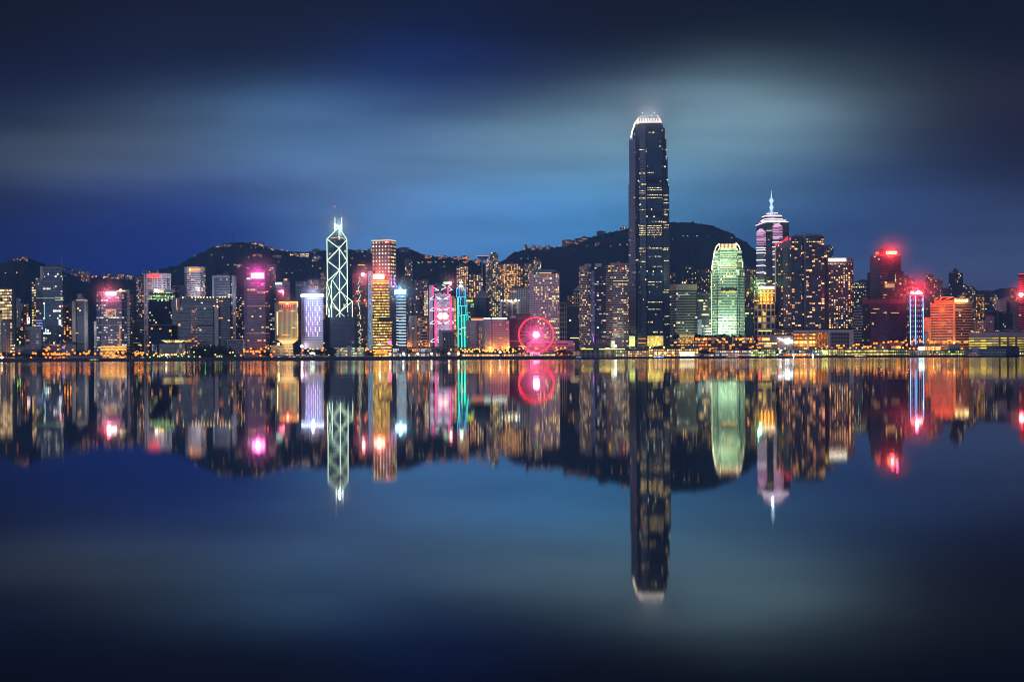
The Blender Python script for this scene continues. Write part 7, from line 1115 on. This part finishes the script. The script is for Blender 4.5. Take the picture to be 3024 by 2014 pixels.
# boats -------------------------------------------------------------------
def boat(label, x0, x1, Y, hull, cabc, lightc, st, decks=1, name='boat'):
    s = T(name, label, 'boat', x0, x1, Y, z=0); xa, xb = Xat(x0, Y), Xat(x1, Y); L = xb-xa; w_ = L*.1+1.2
    pts = [(xa, Y), (xa+L*.05, Y-w_), (xb-L*.18, Y-w_), (xb, Y), (xb-L*.18, Y+w_), (xa+L*.05, Y+w_)]; bot = [(x*.94+(xa+xb)/2*.06, Y+(y-Y)*.6) for x, y in pts]
    s.add(MB().prism(bot, -.3, 1.5, top=pts), 'hull', mat(hull, .5)); z = 1.5
    for k in range(decks):
        i_ = .1+.08*k; q = [(xa+L*i_, Y-w_*.75), (xb-L*(i_+.14), Y-w_*.75), (xb-L*(i_+.14), Y+w_*.75), (xa+L*i_, Y+w_*.75)]
        s.add(MB().prism(q, z, z+2.3, 2.0, 2.3), 'cabin', fac(cabc, (.1, .1, .12), w=.7, h=.5, p=3, pf=1, a=lightc, b=lightc, s=st)); q2 = [(x+(-.5 if i in (0, 3) else .5), y+(-.4 if i < 2 else .4)) for i, (x, y) in enumerate(q)]; s.add(MB().prism(q2, z+2.32, z+2.6, bottom=True), 'cabin_roof', mat(cabc)); z += 2.62
    s.add(MB().cyl((xa+xb)/2, Y, z, z+3, .12, .06, 6), 'mast', STEEL); return s
boat('small boat with a bright blue-lit side moored at the big blue-roofed pier', 1927, 1970, 1270, (.05, .05, .1), (.3, .3, .4), (.35, .55, 1), 5)
boat('white ferry with orange cabin lights in front of the arched terminal', 2142, 2190, 1268, (.4, .4, .38), (.6, .58, .55), (1, .55, .25), 1.6, 2, 'ferry')
boat('dark sleek launch in front of the long yellow-lit pier', 2520, 2566, 1268, (.1, .1, .11), (.5, .5, .5), (1, .85, .4), 1.6, 1)
boat('pale motor boat lying before the glass green-lit pier', 2240, 2262, 1272, (.3, .32, .3), (.5, .5, .5), (.8, 1, .6), 1.4, 1)
boat('low dark barge along the seawall right of the ferris wheel stalls', 1700, 1722, 1276, (.04, .04, .05), (.3, .35, .5), (.4, .5, 1), 3, 1)
boat('dark catamaran ferry lying at the grey terminal on the right', 2856, 2900, 1270, (.06, .06, .08), (.3, .3, .35), (1, .5, .3), .6, 2, 'ferry')
boat('grey workboat low against the seawall at left', 262, 300, 1286, (.12, .15, .15), (.3, .36, .34), (1, .7, .3), .8, 1)
HAZE = 0.00019; MIST = 0.018
# ------------------------------------------------------------------ damp night air and the low cloud that wraps the tallest tower, plus mist balls added for sign glow
def haze(name, x0, y0, z0, x1, y1, z1, dens, col, kind='stuff', label=None):
    o = MB().box(x0, y0, z0, x1, y1, z1).build(name, mat((.5, .5, .5))); m = bpy.data.materials.new(name); m.use_nodes = True; m.node_tree.nodes.clear(); t = NT(m.node_tree)
    v = t.n('ShaderNodeVolumePrincipled'); v.inputs['Density'].default_value = dens; v.inputs['Color'].default_value = (*col, 1); v.inputs['Anisotropy'].default_value = -.05
    oo = t.n('ShaderNodeOutputMaterial'); t.l(v.outputs[0], oo.inputs['Volume']); o.data.materials.clear(); o.data.materials.append(m); tag(o, label, None, None, kind); return o
if HAZE: haze('haze', -3400, -70, -31, 3400, 3800, 430, HAZE, (.28, .5, 1))

def mist_material(kf=1.0, mc=(.95, .95, 1)):
    m = bpy.data.materials.new('mist'); m.use_nodes = True; m.node_tree.nodes.clear(); t = NT(m.node_tree)
    tc = t.n('ShaderNodeTexCoord'); ln = t.n('ShaderNodeVectorMath', operation='LENGTH'); t.l(tc.outputs['Object'], ln.inputs[0])
    f = t.m('POWER', t.m('SUBTRACT', 1.0, ln.outputs[1], clamp=True), 1.7)
    v = t.n('ShaderNodeVolumePrincipled'); v.inputs['Color'].default_value = (*mc, 1); t.l(t.m('MULTIPLY', f, MIST*kf), v.inputs['Density'])
    o = t.n('ShaderNodeOutputMaterial'); t.l(v.outputs[0], o.inputs['Volume']); return m
if MIST:  # mist balls added to spread sign glow; only the crown one is cloud
    mm = mist_material(); first = MB().sphere((0, 0, 0), 1, 20, 12)
    for (px, py, Y, r, lab, lc, le, lr) in [(762, 806, 1452, 85, 'added mist ball for the glow round the magenta rooftop sign', (1, .06, .45), 50000, 3.5), (322, 854, 1412, 65, 'added mist ball for the glow round the red-white sign of the banded tower', (1, .1, .2), 34000, 3),
        (2636, 757, 1632, 80, 'added mist ball for the red glow round the maroon pyramid-roofed tower letters', (1, .02, .05), 60000, 2.5), (2708, 872, 1394, 95, 'added mist ball for the red glow round the blue-edged tower roof signs', (1, .02, .04), 80000, 2.5),
        (1922, 358, 1640, 145, 'low cloud wrapping the crown of the tallest tower', None, 0, 0), (1120, 812, 1434, 70, 'added mist ball for the glow over the gold-lit tower sign', (1, .07, .03), 50000, 3), (1183, 858, 1414, 65, 'added mist ball for the cyan glow round the striped tower sign', (.2, .7, 1), 24000, 2.5),
        (1003, 662, 1616, 80, 'added mist ball for the glow at the masts of the braced tower', (.6, 1, .9), 9000, 1.5), (1584, 989.5, 1343, 85, 'added mist ball for the pink glow round the ferris wheel hub', (1, .05, .28), 60000, 4), (2246, 858, 1466, 50, 'added mist ball for the green glow round the ball lamp', (.1, 1, .2), 14000, 2),
        (1074, 806, 1672, 50, 'added mist ball for the red glow round the roof lamp beside the braced tower', (1, .12, .2), 16000, 2.5), (1332, 834, 1576, 45, 'added mist ball for the red glow over the truss tower', (1, .15, .2), 9000, 2), (850, 889, 1366, 42, 'added mist ball for the red glow round the star', (1, .06, .03), 8000, 1.8),
        (3016, 886, 1494, 60, 'added mist ball for the red glow round the lamp at the right edge', (1, .03, .05), 26000, 3), (925, 864, 1396, 60, 'added mist ball for the blue glow over the roof band', (.45, .55, 1), 14000, 2.5)]:
        if lc:
            l = bpy.data.lights.new('added_sign_glow', 'POINT'); l.energy = le; l.color = lc; l.shadow_soft_size = lr; lo = bpy.data.objects.new('added_sign_glow', l); COL.objects.link(lo); lo.location = Wd(px, py, Y-2.5)  # point light added inside each sign to light its mist ball
        mk = mm if r < 140 else mist_material(.4)
        o = first.build('mist', mk); o.location = Wd(px, py, Y); k = r/F*Y; o.scale = (k, k, k); tag(o, lab, 'mist', None, 'stuff')
